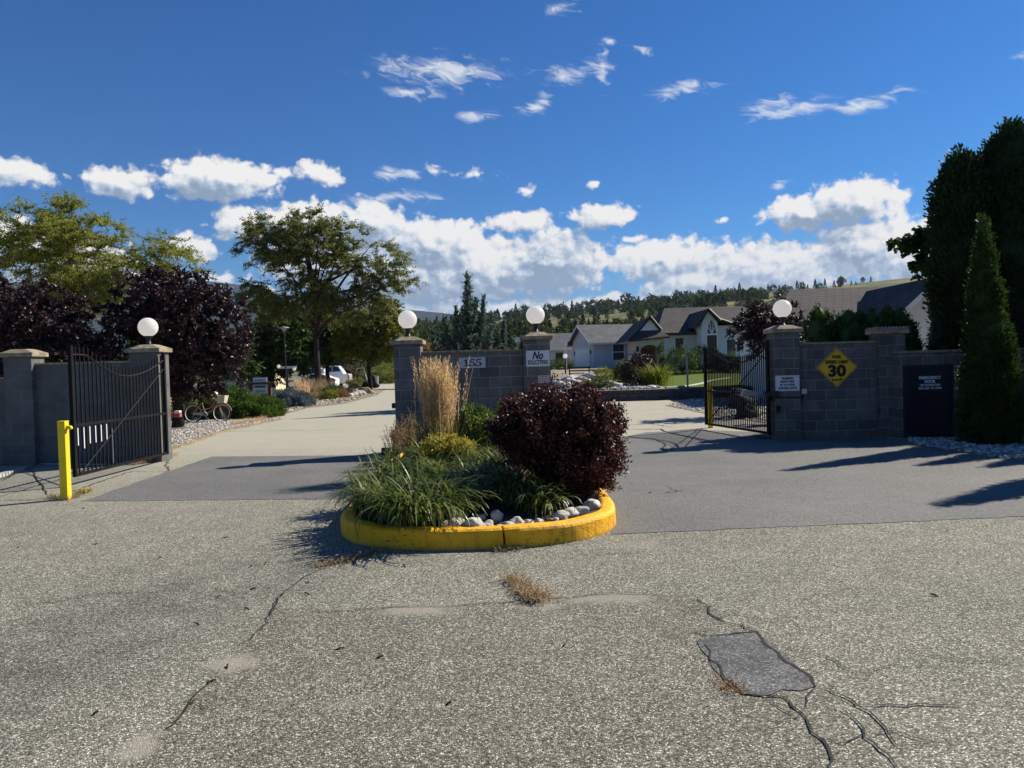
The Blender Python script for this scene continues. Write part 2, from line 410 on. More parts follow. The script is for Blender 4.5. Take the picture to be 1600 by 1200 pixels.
def shingle(name, c1, c2, sc=1.0):
    def f(T, b):
        p = wpos(T)
        v = T.new('ShaderNodeTexBrick', offset=0.5, in_Scale=sc, in_Mortar_Size=0.02, in_Bias=0.0)
        sp = T.new('ShaderNodeSeparateXYZ', in_0=p)
        hx = T.m('ADD', sp.outputs[0], T.m('MULTIPLY', sp.outputs[1], 0.37))
        T.set(v, 'Vector', T.new('ShaderNodeCombineXYZ', in_0=hx, in_1=T.m('MULTIPLY', sp.outputs[2], 1.0)).outputs[0])
        T.set(v, 'Color1', (*c1, 1)); T.set(v, 'Color2', (*c2, 1)); T.set(v, 'Mortar', (*[x * 0.6 for x in c1], 1))
        T.set(v, 'Brick Width', 0.3); T.set(v, 'Row Height', 0.08)
        c = T.mix(1.0, v.outputs[0], T.ramp(T.noise(p, 1.2, 6, 0.65), [(0.3, 0.8), (0.7, 1.18)]), 'MULTIPLY')
        T.set(b, 'Base Color', c); bump(T, b, T.noise(p, 30, 4), 0.4, 0.01)
    return pmat(name, f, 0.9, 0.2)
M_roofbrown = shingle('brown_shingles', (0.078, 0.070, 0.070), (0.105, 0.095, 0.094))
M_roofgrey = shingle('grey_shingles', (0.13, 0.135, 0.14), (0.19, 0.195, 0.20))
M_fascia = simple('dark_fascia', (0.03, 0.025, 0.025), 0.6)
M_retain = simple('retaining_block', (0.07, 0.068, 0.072), 0.9, 0.2, var=0.3, scale=3, bmp=0.6, bscale=14)

L_plum = leafmat('plum_leaf', (0.018, 0.009, 0.012), (0.042, 0.020, 0.026), 0.18, 0.42, (0.075, 0.036, 0.036), 0.3)
L_plumbush = leafmat('purple_shrub_leaf', (0.022, 0.009, 0.009), (0.065, 0.021, 0.018), 0.24, 0.45, (0.15, 0.05, 0.034), 0.28)
L_locust = leafmat('locust_leaf', (0.075, 0.11, 0.028), (0.16, 0.19, 0.045), 0.55, 0.5, (0.32, 0.29, 0.07))
L_locust2 = leafmat('yellowing_locust_leaf', (0.14, 0.18, 0.03), (0.26, 0.29, 0.045), 0.55, 0.5, (0.38, 0.35, 0.07))
L_green = leafmat('dark_green_leaf', (0.024, 0.052, 0.014), (0.058, 0.11, 0.022), 0.4, 0.5, (0.11, 0.17, 0.035))
L_lime = leafmat('yellow_green_leaf', (0.09, 0.135, 0.016), (0.19, 0.225, 0.026), 0.5, 0.5, (0.34, 0.30, 0.04))
L_cedar = leafmat('cedar_foliage', (0.014, 0.032, 0.012), (0.026, 0.055, 0.015), 0.22, 0.6, (0.045, 0.08, 0.02), 0.2)
L_cedar2 = leafmat('young_cedar_foliage', (0.024, 0.05, 0.012), (0.045, 0.085, 0.016), 0.25, 0.6, (0.08, 0.12, 0.025), 0.2)
L_spruce = leafmat('blue_green_conifer', (0.075, 0.12, 0.092), (0.135, 0.20, 0.15), 0.35, 0.55, (0.20, 0.27, 0.21))
L_bluejun = leafmat('blue_juniper', (0.07, 0.10, 0.105), (0.13, 0.175, 0.18), 0.25, 0.55, (0.20, 0.25, 0.25))
L_jun = leafmat('green_juniper', (0.04, 0.085, 0.012), (0.08, 0.145, 0.018), 0.3, 0.5, (0.11, 0.20, 0.03))
L_daylily = leafmat('daylily_leaf', (0.045, 0.075, 0.012), (0.105, 0.15, 0.022), 0.40, 0.38, (0.30, 0.32, 0.10), 0.4)
L_straw = leafmat('feather_reed_plume', (0.50, 0.33, 0.16), (0.72, 0.52, 0.28), 0.55, 0.6, (0.92, 0.74, 0.46))
L_reedleaf = leafmat('reed_leaf', (0.10, 0.12, 0.03), (0.17, 0.17, 0.04), 0.4, 0.5, (0.30, 0.25, 0.08))
L_goldfl = leafmat('golden_flower', (0.28, 0.26, 0.04), (0.50, 0.42, 0.06), 0.4, 0.6, (0.65, 0.52, 0.10))
L_dry = leafmat('dry_stalk', (0.20, 0.13, 0.07), (0.36, 0.25, 0.13), 0.4, 0.7, (0.52, 0.40, 0.24))
L_drygrey = leafmat('grey_green_twig', (0.10, 0.10, 0.06), (0.18, 0.17, 0.10), 0.3, 0.7, (0.26, 0.23, 0.15))
L_weed = leafmat('weed_leaf', (0.05, 0.09, 0.012), (0.10, 0.16, 0.02), 0.45, 0.45, (0.2, 0.26, 0.04))
L_grass = leafmat('lawn_blade', (0.07, 0.13, 0.015), (0.12, 0.19, 0.02), 0.4, 0.6, (0.18, 0.24, 0.04))
L_orange = leafmat('rusty_leaf', (0.18, 0.08, 0.03), (0.32, 0.15, 0.05), 0.35, 0.6, (0.3, 0.25, 0.08))
M_lawn = simple('lawn_turf', (0.085, 0.13, 0.02), 0.95, 0.1, var=0.3, scale=3, bmp=0.5, bscale=60)

def _lot(T, b):
    p = wpos(T); sp = T.new('ShaderNodeSeparateXYZ', in_0=p)
    e = T.m('ADD', sp.outputs[0], T.m('ADD', T.m('MULTIPLY', T.noise(p, .6, 3), 1.5), T.m('MULTIPLY', sp.outputs[1], -.11)))
    g = T.sstep(e, 3.6, 3.8)
    n = T.noise(p, 3, 5, .6)
    c = T.mix(g, T.mix(n, (.20, .17, .12), (.34, .30, .23)), T.mix(n, (.055, .095, .014), (.11, .155, .022)))
    T.set(b, 'Base Color', c); bump(T, b, T.noise(p, 40, 4), .6, .02)
M_lot = pmat('garden_ground', _lot, .95, .1)
# ---------------------------------------------------------------- object helpers
def tag(o, label=None, cat=None, group=None, kind=None):
    if label: o['label'] = label
    if cat: o['category'] = cat
    if group: o['group'] = group
    if kind: o['kind'] = kind
    return o
def thing(name, label, cat, loc=(0, 0, 0), group=None):
    o = bpy.data.objects.new(name, None)
    o.empty_display_size = 0.2
    col.objects.link(o)
    o.location = loc
    o['origin'] = list(loc)
    return tag(o, label, cat, group)
def origin_of(p):
    while p is not None:
        if 'origin' in p: return Vector(p['origin'])
        p = p.parent
    return Vector((0, 0, 0))
def copy_tree(o, parent=None):
    c = o.copy(); col.objects.link(c); c.parent = parent
    for ch in list(o.children): copy_tree(ch, c)
    return c
def link_mesh(name, me, mat, parent):
    o = bpy.data.objects.new(name, me)
    col.objects.link(o)
    if mat: me.materials.append(mat)
    if parent is not None: o.parent = parent
    return o

class MB:
    def __init__(s): s.v = []; s.f = []; s.uv = []
    def face(s, pts, uv=None):
        i = len(s.v); s.v += [Vector(p) for p in pts]; s.f.append(list(range(i, i + len(pts))))
        if uv is None:
            n = (Vector(pts[1]) - Vector(pts[0])).cross(Vector(pts[-1]) - Vector(pts[0]))
            ax = max(range(3), key=lambda k: abs(n[k]))
            a, b = [(1, 2), (0, 2), (0, 1)][ax]
            uv = [(p[a], p[b]) for p in pts]
        s.uv += uv
    def box(s, lo, hi, rz=0.0, c=None, uvo=(0, 0)):
        x0, y0, z0 = lo; x1, y1, z1 = hi
        P = [(x0, y0, z0), (x1, y0, z0), (x1, y1, z0), (x0, y1, z0), (x0, y0, z1), (x1, y0, z1), (x1, y1, z1), (x0, y1, z1)]
        if rz:
            cx, cy = c if c else ((x0 + x1) / 2, (y0 + y1) / 2)
            ca, sa = math.cos(rz), math.sin(rz)
            P2 = [(cx + (x - cx) * ca - (y - cy) * sa, cy + (x - cx) * sa + (y - cy) * ca, z) for x, y, z in P]
        else: P2 = P
        for q in ((0, 3, 2, 1), (4, 5, 6, 7), (0, 1, 5, 4), (2, 3, 7, 6), (1, 2, 6, 5), (3, 0, 4, 7)):
            o = [P[k] for k in q]
            n = (Vector(o[1]) - Vector(o[0])).cross(Vector(o[2]) - Vector(o[0]))
            ax = max(range(3), key=lambda k: abs(n[k])); a, b = [(1, 2), (0, 2), (0, 1)][ax]
            s.face([P2[k] for k in q], [(p[a] + uvo[0], p[b] + uvo[1]) for p in o])
        return s
    def cbox(s, c, d, rz=0.0):
        return s.box([c[i] - d[i] / 2 for i in range(3)], [c[i] + d[i] / 2 for i in range(3)], rz)
    def tube(s, pts, rad, n=6, cap=True):
        pts = [Vector(p) for p in pts]
        if not hasattr(rad, '__len__'): rad = [rad] * len(pts)
        base = len(s.v); k = len(pts)
        up = Vector((0, 0, 1)); prev = None
        for i, p in enumerate(pts):
            t = (pts[min(i + 1, k - 1)] - pts[max(i - 1, 0)])
            if t.length < 1e-9: t = Vector((0, 0, 1))
            t.normalize()
            if prev is None:
                a = t.cross(up if abs(t.z) < 0.9 else Vector((1, 0, 0))).normalized()
            else:
                a = (prev - t * prev.dot(t)).normalized()
            prev = a; b = t.cross(a)
            for j in range(n):
                an = 2 * math.pi * j / n
                s.v.append(p + (a * math.cos(an) + b * math.sin(an)) * rad[i])
        for i in range(k - 1):
            for j in range(n):
                q = [base + i * n + j, base + i * n + (j + 1) % n, base + (i + 1) * n + (j + 1) % n, base + (i + 1) * n + j]
                s.f.append(q); s.uv += [(j / n, i), ((j + 1) / n, i), ((j + 1) / n, i + 1), (j / n, i + 1)]
        if cap:
            s.f.append([base + j for j in range(n)][::-1]); s.uv += [(0, 0)] * n
            s.f.append([base + (k - 1) * n + j for j in range(n)]); s.uv += [(0, 0)] * n
        return s
    def lathe(s, c, prof, n=24, closed=True):
        base = len(s.v); k = len(prof)
        for r, z in prof:
            for j in range(n):
                an = 2 * math.pi * j / n
                s.v.append(Vector((c[0] + r * math.cos(an), c[1] + r * math.sin(an), c[2] + z)))
        for i in range(k - 1):
            for j in range(n):
                s.f.append([base + i * n + j, base + i * n + (j + 1) % n, base + (i + 1) * n + (j + 1) % n, base + (i + 1) * n + j])
                s.uv += [(0, 0), (1, 0), (1, 1), (0, 1)]
        return s
    def prism(s, poly, ax, a0, a1):         # poly of 2D points extruded along axis ax
        def P(p, a):
            if ax == 'y': return Vector((p[0], a, p[1]))
            if ax == 'x': return Vector((a, p[0], p[1]))
            return Vector((p[0], p[1], a))
        n = len(poly)
        s.face([P(p, a0) for p in poly]); s.face([P(p, a1) for p in poly][::-1])
        for i in range(n):
            j = (i + 1) % n
            s.face([P(poly[i], a0), P(poly[i], a1), P(poly[j], a1), P(poly[j], a0)])
        return s
    def build(s, name, mat, parent=None, smooth=False, bevel=0.0, label=None, local=False):
        o0 = Vector((0, 0, 0)) if local else origin_of(parent)
        me = bpy.data.meshes.new(name)
        me.from_pydata([v - o0 for v in s.v], [], s.f)
        uvl = me.uv_layers.new(name='UVMap')
        uvl.data.foreach_set('uv', np.array(s.uv, dtype=np.float32).ravel())
        if smooth: me.polygons.foreach_set('use_smooth', [True] * len(me.polygons))
        o = link_mesh(name, me, mat, parent)
        import bmesh
        bm = bmesh.new(); bm.from_mesh(me)
        bmesh.ops.remove_doubles(bm, verts=bm.verts, dist=1e-5)
        bmesh.ops.recalc_face_normals(bm, faces=bm.faces)
        bm.to_mesh(me); bm.free()
        if bevel:
            md = o.modifiers.new('bevel', 'BEVEL'); md.width = bevel; md.segments = 2; md.limit_method = 'ANGLE'; md.angle_limit = R(40)
        if label: o['label'] = label
        return o

def npmesh(name, V, nface, k, mat, parent=None, smooth=False):
    """V: (nface*k,3) float array, every k vertices one face"""
    me = bpy.data.meshes.new(name)
    o0 = np.array(origin_of(parent))
    V = (V - o0).astype(np.float32)
    me.vertices.add(len(V)); me.vertices.foreach_set('co', V.ravel())
    me.loops.add(nface * k); me.loops.foreach_set('vertex_index', np.arange(nface * k, dtype=np.int32))
    me.polygons.add(nface)
    me.polygons.foreach_set('loop_start', np.arange(0, nface * k, k, dtype=np.int32))
    me.polygons.foreach_set('loop_total', np.full(nface, k, dtype=np.int32))
    me.update(calc_edges=True)
    return link_mesh(name, me, mat, parent)
def npmesh_idx(name, V, Fc, mat, parent=None, smooth=False):
    me = bpy.data.meshes.new(name)
    V = (V - np.array(origin_of(parent))).astype(np.float32)
    nf, k = Fc.shape
    me.vertices.add(len(V)); me.vertices.foreach_set('co', V.ravel())
    me.loops.add(nf * k); me.loops.foreach_set('vertex_index', Fc.astype(np.int32).ravel())
    me.polygons.add(nf)
    me.polygons.foreach_set('loop_start', np.arange(0, nf * k, k, dtype=np.int32))
    me.polygons.foreach_set('loop_total', np.full(nf, k, dtype=np.int32))
    if smooth: me.polygons.foreach_set('use_smooth', np.ones(nf, dtype=bool))
    me.update(calc_edges=True)
    return link_mesh(name, me, mat, parent)

def unit(a):
    return a / np.maximum(np.linalg.norm(a, axis=-1, keepdims=True), 1e-9)
def rdir(n): return unit(rng.normal(size=(n, 3)))

def leaves(P, D, size, asp=0.5, fold=0.12):
    """diamond leaves centred on P pointing along D"""
    n = len(P)
    D = unit(D); Wd = unit(np.cross(D, rdir(n))); N = np.cross(D, Wd)
    s = (size * rng.uniform(0.6, 1.3, n))[:, None]
    a = P - D * s * 0.5; b = P + Wd * s * asp * 0.5 + N * s * fold; c = P + D * s * 0.5; d = P - Wd * s * asp * 0.5 + N * s * fold
    return np.stack([a, b, c, d], 1).reshape(-1, 3)

def blades(base, az, length, arch, width, seg=5, tipdrop=1.0, lean0=0.12, twist=0.25):
    """grass blades: strips of seg quads; base (n,3), az angles, arch = how far it bends over (radians)"""
    n = len(base)
    t = np.linspace(0, 1, seg + 1)
    th = lean0 * rng.uniform(0.3, 1.7, n)[:, None] + arch[:, None] * t[None, :] ** 1.5
    dl = length[:, None] / seg
    hx = np.cumsum(np.sin(th) * dl, 1) - np.sin(th[:, :1]) * dl
    hz = np.cumsum(np.cos(th) * dl, 1) - np.cos(th[:, :1]) * dl
    d = np.stack([np.cos(az), np.sin(az)], 1)
    C = np.zeros((n, seg + 1, 3))
    C[:, :, 0] = base[:, None, 0] + d[:, None, 0] * hx
    C[:, :, 1] = base[:, None, 1] + d[:, None, 1] * hx
    C[:, :, 2] = base[:, None, 2] + hz * tipdrop
    ta = az + math.pi / 2 + rng.normal(0, twist, n)
    w = width[:, None] * np.sin(np.pi * (0.12 + 0.86 * t[None, :])) ** 0.7 * 0.5
    S = np.zeros_like(C)
    S[:, :, 0] = np.cos(ta)[:, None] * w; S[:, :, 1] = np.sin(ta)[:, None] * w
    Lf = C - S; Rt = C + S
    V = np.stack([Lf, Rt], 2).reshape(n, -1, 3)      # per blade 2*(seg+1)
    idx = []
    for i in range(seg): idx.append([2 * i, 2 * i + 1, 2 * i + 3, 2 * i + 2])
    idx = np.array(idx)
    Fc = (idx[None] + (np.arange(n) * 2 * (seg + 1))[:, None, None]).reshape(-1, 4)
    return V.reshape(-1, 3), Fc

def lump_shell(center, rad, nl, lr, flat_bottom=True, seed=None):
    """lump centres over an ellipsoid"""
    d = rdir(nl)
    if flat_bottom: d[:, 2] = np.where(d[:, 2] < 0, d[:, 2] * .75, d[:, 2])
    d = unit(d)
    rr = rng.uniform(0.72, 1.0, nl)[:, None]
    return np.array(center) + d * rr * np.array(rad), d
def lump_leaves(C, n_per, lr, size, asp=0.5, updir=None, outw=0.8, center=None):
    k = len(C)
    d = rdir(k * n_per)
    r = rng.random(k * n_per) ** 0.4
    lrr = np.repeat(lr * rng.uniform(0.6, 1.3, k), n_per)
    P = np.repeat(C, n_per, 0) + d * (r * lrr)[:, None]
    D = d * outw + rdir(k * n_per) * 0.6
    if updir is not None: D = D + np.array(updir)
    return leaves(P, D, size, asp)

def blob(center, rad, mat, name, parent, n=2, noise=0.12, seed=0, flat=None):
    """solid irregular body (rock or inner twig mass)"""
    import bmesh
    bm = bmesh.new(); bmesh.ops.create_icosphere(bm, subdivisions=n, radius=1)
    rr = random.Random(seed); ph = [rr.uniform(0, 6.28) for _ in range(9)]
    o0 = origin_of(parent)
    for v in bm.verts:
        p = v.co
        k = 1 + noise * (math.sin(3.1 * p.x + ph[0] + 2 * p.z) + math.sin(4.3 * p.y + ph[1] + p.x * 2) + math.sin(5.2 * p.z + ph[2] - 3 * p.y) + 0.5 * math.sin(9 * p.x + ph[3] + 7 * p.y)) / 1.6
        q = Vector((p.x * rad[0] * k, p.y * rad[1] * k, p.z * rad[2] * k))
        if flat is not None and q.z < flat: q.z = flat
        v.co = q + Vector(center) - o0
    me = bpy.data.meshes.new(name); bm.to_mesh(me); bm.free()
    me.polygons.foreach_set('use_smooth', [True] * len(me.polygons))
    return link_mesh(name, me, mat, parent)

def mound(name, label, cat, base, rad, mat, size=0.06, nl=120, n_per=60, lr=0.12, group=None, asp=0.35, updir=(0, 0, 0.5), core=M_darkbark, lift=0.0):
    """a shrub: an uneven ellipsoid of leaf lumps on a dark twig mass; base point on the ground"""
    base = Vector(base)
    t = thing(name, label, cat, base, group)
    c = base + Vector((0, 0, rad[2] * 0.45 + lift))
    C, d = lump_shell(c, (rad[0], rad[1], rad[2] * 0.56), int(nl * 1.3), lr)
    C2, _ = lump_shell(c, (rad[0] * .7, rad[1] * .7, rad[2] * 0.45), nl // 3, lr)
    C = np.vstack([C, C2]); C[:, 2] = np.maximum(C[:, 2], base.z + 0.03)
    Vv = lump_leaves(C, n_per, lr, size, asp, updir)
    Vv[:, 2] = np.maximum(Vv[:, 2], base.z + 0.005)
    npmesh('foliage', Vv, len(Vv) // 4, 4, mat, t)
    mb = MB()
    for i in range(9):
        a = i / 9 * 6.283; q = Vector((math.cos(a) * rad[0] * .6, math.sin(a) * rad[1] * .6, rad[2] * .6))
        mb.tube([base, base + q * 0.5 + Vector((0, 0, .1 * rad[2])), base + q], [0.02, 0.014, 0.006], 5)
    mb.build('stem', core, t)
    return t

def tree(name, label, base, trunk_r, fork_z, ells, mat, bark, ncl=120, twigs=6, per=26, L=0.7, size=0.11, asp=0.4, group=None, nlimb=9, droop=0.25, gap=0.35, lean=(0, 0), flatten=1.0, solid=False, cat='tree'):
    base = Vector(base)
    t = thing(name, label, cat, base, group)
    # cluster centres inside the ellipsoids
    wts = np.array([e[3] * e[4] * e[5] for e in ells]); wts = wts / wts.sum()
    pts = []
    ph = rng.uniform(0, 6.28, 6)
    tries = 0
    while len(pts) < ncl and tries < 40000:
        tries += 1
        e = ells[rng.choice(len(ells), p=wts)]
        d = rdir(1)[0]; r = rng.random() ** (0.45)
        p = np.array([base.x + e[0], base.y + e[1], base.z + e[2]]) + d * r * np.array(e[3:6])
        q = (p - np.array(base)) / max(L, 0.3)
        nz = math.sin(q[0] * .9 + ph[0]) + math.sin(q[1] * 1.1 + ph[1]) + math.sin(q[2] * 1.3 + ph[2] + q[0] * .6)
        if nz < -1.0 + gap * 1.2 and rng.random() < 0.75: continue
        if pts and not solid and np.min(np.linalg.norm(np.array(pts) - p, axis=1)) < L * 0.28: continue
        pts.append(p)
    C = np.array(pts)
    # limbs
    top = Vector((base.x + lean[0], base.y + lean[1], base.z + fork_z))
    zmax = C[:, 2].max()
    tm = MB()
    lead_top = Vector((base.x + lean[0] * 1.5, base.y + lean[1] * 1.5, base.z + fork_z + (zmax - base.z - fork_z) * 0.55))
    tp = [base + Vector((0, 0, -0.1)), base.lerp(top, 0.3) + Vector((trunk_r * .3, 0, 0)), base.lerp(top, 0.7), top, lead_top]
    tm.tube(tp, [trunk_r * 1.35, trunk_r, trunk_r * .85, trunk_r * .75, trunk_r * .3], 9)
    idx = rng.choice(len(C), min(nlimb, len(C)), replace=False)
    nodes = []
    for i in range(4):
        nodes.append((top.lerp(lead_top, i / 3), trunk_r * (.6 - .12 * i)))
    bm_ = MB()
    for k in idx:
        e = Vector(C[k]); s0 = top.lerp(lead_top, rng.uniform(0, 0.8)) if e.z > top.z else base.lerp(top, 0.9)
        md = s0.lerp(e, 0.45) + Vector((0, 0, 0.12 * (e - s0).length)) + Vector(rng.normal(0, .05 * (e - s0).length, 3))
        P = [s0, s0.lerp(md, .5) + Vector((0, 0, .04 * (e - s0).length)), md, md.lerp(e, .55), e]
        rr = [trunk_r * .5, trunk_r * .4, trunk_r * .3, trunk_r * .18, trunk_r * .07]
        bm_.tube(P, rr, 6)
        for q, w in zip(P[1:], rr[1:]): nodes.append((q, w))
    NP = np.array([list(a) for a, b in nodes])
    order = np.argsort(np.linalg.norm(C - np.array(top), axis=1))
    ctr = C.mean(0)
    Ps = []; Ds = []
    for i in order:
        c = C[i]
        dd = np.linalg.norm(NP - c, axis=1) + np.maximum(0, NP[:, 2] - c[2]) * 0.8
        j = int(np.argmin(dd)); s0, w = nodes[j]
        e = Vector(c)
        if (e - s0).length > 0.05:
            md = s0.lerp(e, .5) + Vector(rng.normal(0, .08 * (e - s0).length, 3)) + Vector((0, 0, .06 * (e - s0).length))
            w1 = min(w * .7, 0.05 + .01 * (e - s0).length)
            bm_.tube([s0, md, e], [w1, w1 * .65, w1 * .3], 5)
            nodes.append((md, w1 * .65)); nodes.append((e, w1 * .4))
            NP = np.vstack([NP, list(md), list(e)])
        out = unit((c - ctr)[None])[0]
        for q in range(twigs):
            dv = unit((out * .7 + rdir(1)[0] * 1.0 * np.array([1, 1, flatten]) + np.array([0, 0, .15]))[None])[0]
            ln = L * rng.uniform(.5, 1.2)
            tt = rng.random(per) ** .8
            P = c + dv * (ln * tt)[:, None] + np.array([0, 0, -1]) * (droop * ln * tt ** 2)[:, None] + rng.normal(0, L * .07, (per, 3)) * np.array([1, 1, .8])
            Ps.append(P); Ds.append(dv * .6 + rdir(per) * .8 - np.array([0, 0, .2]))
            if q < 3:
                e2 = Vector(c + dv * ln * .9 + np.array([0, 0, -droop * ln * .8]))
                bm_.tube([e, e.lerp(e2, .5) + Vector((0, 0, droop * ln * .12)), e2], [.012 + trunk_r * .03, .009, .004], 3, cap=False)
    P = np.vstack(Ps); D = np.vstack(Ds)
    Vv = leaves(P, D, size, asp)
    tm.build('trunk', bark, t, smooth=True)
    bm_.build('branches', bark, t)
    npmesh('crown', Vv, len(Vv) // 4, 4, mat, t)
    return t

def column_cedar(name, label, base, prof, mat, nl=900, n_per=26, lr=0.17, size=0.11, group=None, cat='cedar tree', lean=(0, 0)):
    """upright cedar: prof = [(height, radius)...]; lumps of sprays over the surface"""
    base = Vector(base)
    t = thing(name, label, cat, base, group)
    hs = np.array([p[0] for p in prof]); rs = np.array([p[1] for p in prof])
    H = hs[-1]
    # sample heights with density ~ radius
    z = rng.uniform(0, H, nl * 3); rr = np.interp(z, hs, rs)
    keep = rng.random(len(z)) < rr / rs.max() + .12
    z = z[keep][:nl]; rr = rr[keep][:nl]; n = len(z)
    a = rng.uniform(0, 2 * math.pi, n)
    mod = 1 + .07 * np.sin(3 * a + z * 2.1) + .06 * np.sin(5 * a - z * 3.7 + 1) + .05 * np.sin(9 * a + z * 6)
    r2 = np.maximum(rr * mod - lr * .6 * rng.random(n), 0.02)
    C = np.stack([base.x + np.cos(a) * r2 + lean[0] * z / H, base.y + np.sin(a) * r2 + lean[1] * z / H, base.z + z], 1)
    k = len(C)
    d = rdir(k * n_per)
    outv = np.stack([np.cos(a), np.sin(a), np.full(n, .3)], 1)
    lrr = np.repeat(lr * rng.uniform(.5, 1.35, k), n_per)
    P = np.repeat(C, n_per, 0) + d * (rng.random(k * n_per) ** .5 * lrr)[:, None] * np.array([1, 1, 1.25])
    D = np.repeat(outv, n_per, 0) * .7 + d * .5 + np.array([0, 0, .8]) + rdir(k * n_per) * .3
    Vv = leaves(P, D, size, .42)
    Vv[:, 2] = np.maximum(Vv[:, 2], base.z + .01)
    npmesh('foliage', Vv, len(Vv) // 4, 4, mat, t)
    m = MB()
    pr = [(0.001, 0.02)] + [(max(.001, r * .78), h) for h, r in prof]
    pts = []
    m.lathe(base, pr, 16)
    for v in m.v: v.x += lean[0] * (v.z - base.z) / H; v.y += lean[1] * (v.z - base.z) / H
    m.build('inner_growth', mat, t, smooth=True)
    m2 = MB(); m2.tube([base + Vector((0, 0, -.05)), base + Vector((lean[0] * .8, lean[1] * .8, H * .8))], [max(.05, rs.max() * .12), .02], 7)
    m2.build('trunk', M_bark, t)
    return t

def flat_poly(name, pts, mat, kind='structure', z=0.004, label=None, edge_noise=0.0, thick=None):
    """ground sheet from world xy points (optionally ragged edge)"""
    P = []
    n = len(pts)
    for i in range(n):
        a = Vector((pts[i][0], pts[i][1], 0)); b = Vector((pts[(i + 1) % n][0], pts[(i + 1) % n][1], 0))
        seg = max(1, int((b - a).length / .08)) if edge_noise else 1
        seg = min(seg, 120)
        for k in range(seg):
            p = a.lerp(b, k / seg)
            if edge_noise and k: p += Vector((random.gauss(0, edge_noise), random.gauss(0, edge_noise), 0))
            P.append(p)
    me = bpy.data.meshes.new(name)
    import bmesh
    bm = bmesh.new()
    vs = [bm.verts.new((p.x, p.y, z)) for p in P]
    f = bm.faces.new(vs)
    if f.normal.z < 0 or f.calc_area() == 0: pass
    bm.normal_update()
    if f.normal.z < 0: f.normal_flip()
    bmesh.ops.triangulate(bm, faces=[f])
    bm.to_mesh(me); bm.free()
    o = link_mesh(name, me, mat, None)
    if kind: o['kind'] = kind
    if label: o['label'] = label
    return o

def strip(name, pix, w, mat, z=0.012, jit=0.0, taper=True):
    """crack or dark line through photo places on the ground"""
    pts = [G(x, y) for x, y in pix]
    D = []
    for a, b in zip(pts[:-1], pts[1:]):
        n = max(2, int((b - a).length / .05)); n = min(n, 60)
        for k in range(n): D.append(a.lerp(b, k / n))
    D.append(pts[-1])
    off = 0
    P = []
    for i, p in enumerate(D):
        t = (D[min(i + 1, len(D) - 1)] - D[max(0, i - 1)]).normalized(); nn = Vector((-t.y, t.x, 0))
        off = off * .72 + random.gauss(0, jit * 1.2)
        ww = w * random.uniform(.5, 1.2)
        if taper: ww *= min(1, .5 + 5 * min(i, len(D) - 1 - i) / len(D))
        P.append((p + nn * (off + ww / 2), p + nn * (off - ww / 2)))
    V = []
    for a, b in P: V += [(a.x, a.y, z), (b.x, b.y, z)]
    Fc = [[2 * i, 2 * i + 1, 2 * i + 3, 2 * i + 2] for i in range(len(P) - 1)]
    return V, Fc
def strips(name, items, mat, z, label=None):
    VV = []; FF = []
    for pix, w, jit in items:
        V, Fc = strip(name, pix, w * .78 if w > .01 else w * 1.0, mat, z, jit * 1.5)
        o = len(VV); VV += V; FF += [[i + o for i in f] for f in Fc]
    me = bpy.data.meshes.new(name); me.from_pydata(VV, [], FF); me.update()
    import bmesh
    bm = bmesh.new(); bm.from_mesh(me); bmesh.ops.recalc_face_normals(bm, faces=bm.faces)
    for f in bm.faces:
        if f.normal.z < 0: f.normal_flip()
    bm.to_mesh(me); bm.free()
    o = link_mesh(name, me, mat, None); o['kind'] = 'structure'
    return o

def inpoly(x, y, poly):
    n = len(poly); ins = np.zeros(len(x), bool); j = n - 1
    for i in range(n):
        xi, yi = poly[i]; xj, yj = poly[j]
        c = ((yi > y) != (yj > y)) & (x < (xj - xi) * (y - yi) / (yj - yi + 1e-12) + xi)
        ins ^= c; j = i
    return ins
ICO = None
def pebbles(name, poly, n, r0, r1, mat, z=0.0, label='', zfun=None):
    """one scattered bed of stones"""
    global ICO
    import bmesh
    if ICO is None:
        bm = bmesh.new(); bmesh.ops.create_icosphere(bm, subdivisions=1, radius=1)
        bm.verts.ensure_lookup_table()
        ICO = (np.array([v.co[:] for v in bm.verts]), np.array([[v.index for v in f.verts] for f in bm.faces])); bm.free()
    poly = [(p[0], p[1]) for p in poly]
    xs = np.array([p[0] for p in poly]); ys = np.array([p[1] for p in poly])
    X = rng.uniform(xs.min(), xs.max(), n * 4); Y = rng.uniform(ys.min(), ys.max(), n * 4)
    k = inpoly(X, Y, poly); X = X[k][:n]; Y = Y[k][:n]; m = len(X)
    Rr = rng.uniform(r0, r1, m) ** 1.0
    BV, BF = ICO
    S = np.stack([Rr * rng.uniform(.8, 1.4, m), Rr * rng.uniform(.7, 1.1, m), Rr * rng.uniform(.5, .8, m)], 1)
    a = rng.uniform(0, 6.28, m); ca, sa = np.cos(a), np.sin(a)
    V = BV[None] * S[:, None, :] * (1 + rng.normal(0, .12, (m, len(BV), 1)))
    Vx = V[:, :, 0] * ca[:, None] - V[:, :, 1] * sa[:, None]; Vy = V[:, :, 0] * sa[:, None] + V[:, :, 1] * ca[:, None]
    Z = np.full(m, z) if zfun is None else zfun(X, Y)
    V = np.stack([Vx + X[:, None], Vy + Y[:, None], V[:, :, 2] + (Z + Rr * rng.uniform(.0, .6, m))[:, None]], 2)
    Fc = (BF[None] + (np.arange(m) * len(BV))[:, None, None]).reshape(-1, 3)
    o = npmesh_idx(name, V.reshape(-1, 3), Fc, mat, None, smooth=True)
    return tag(o, label, None, None, 'stuff')

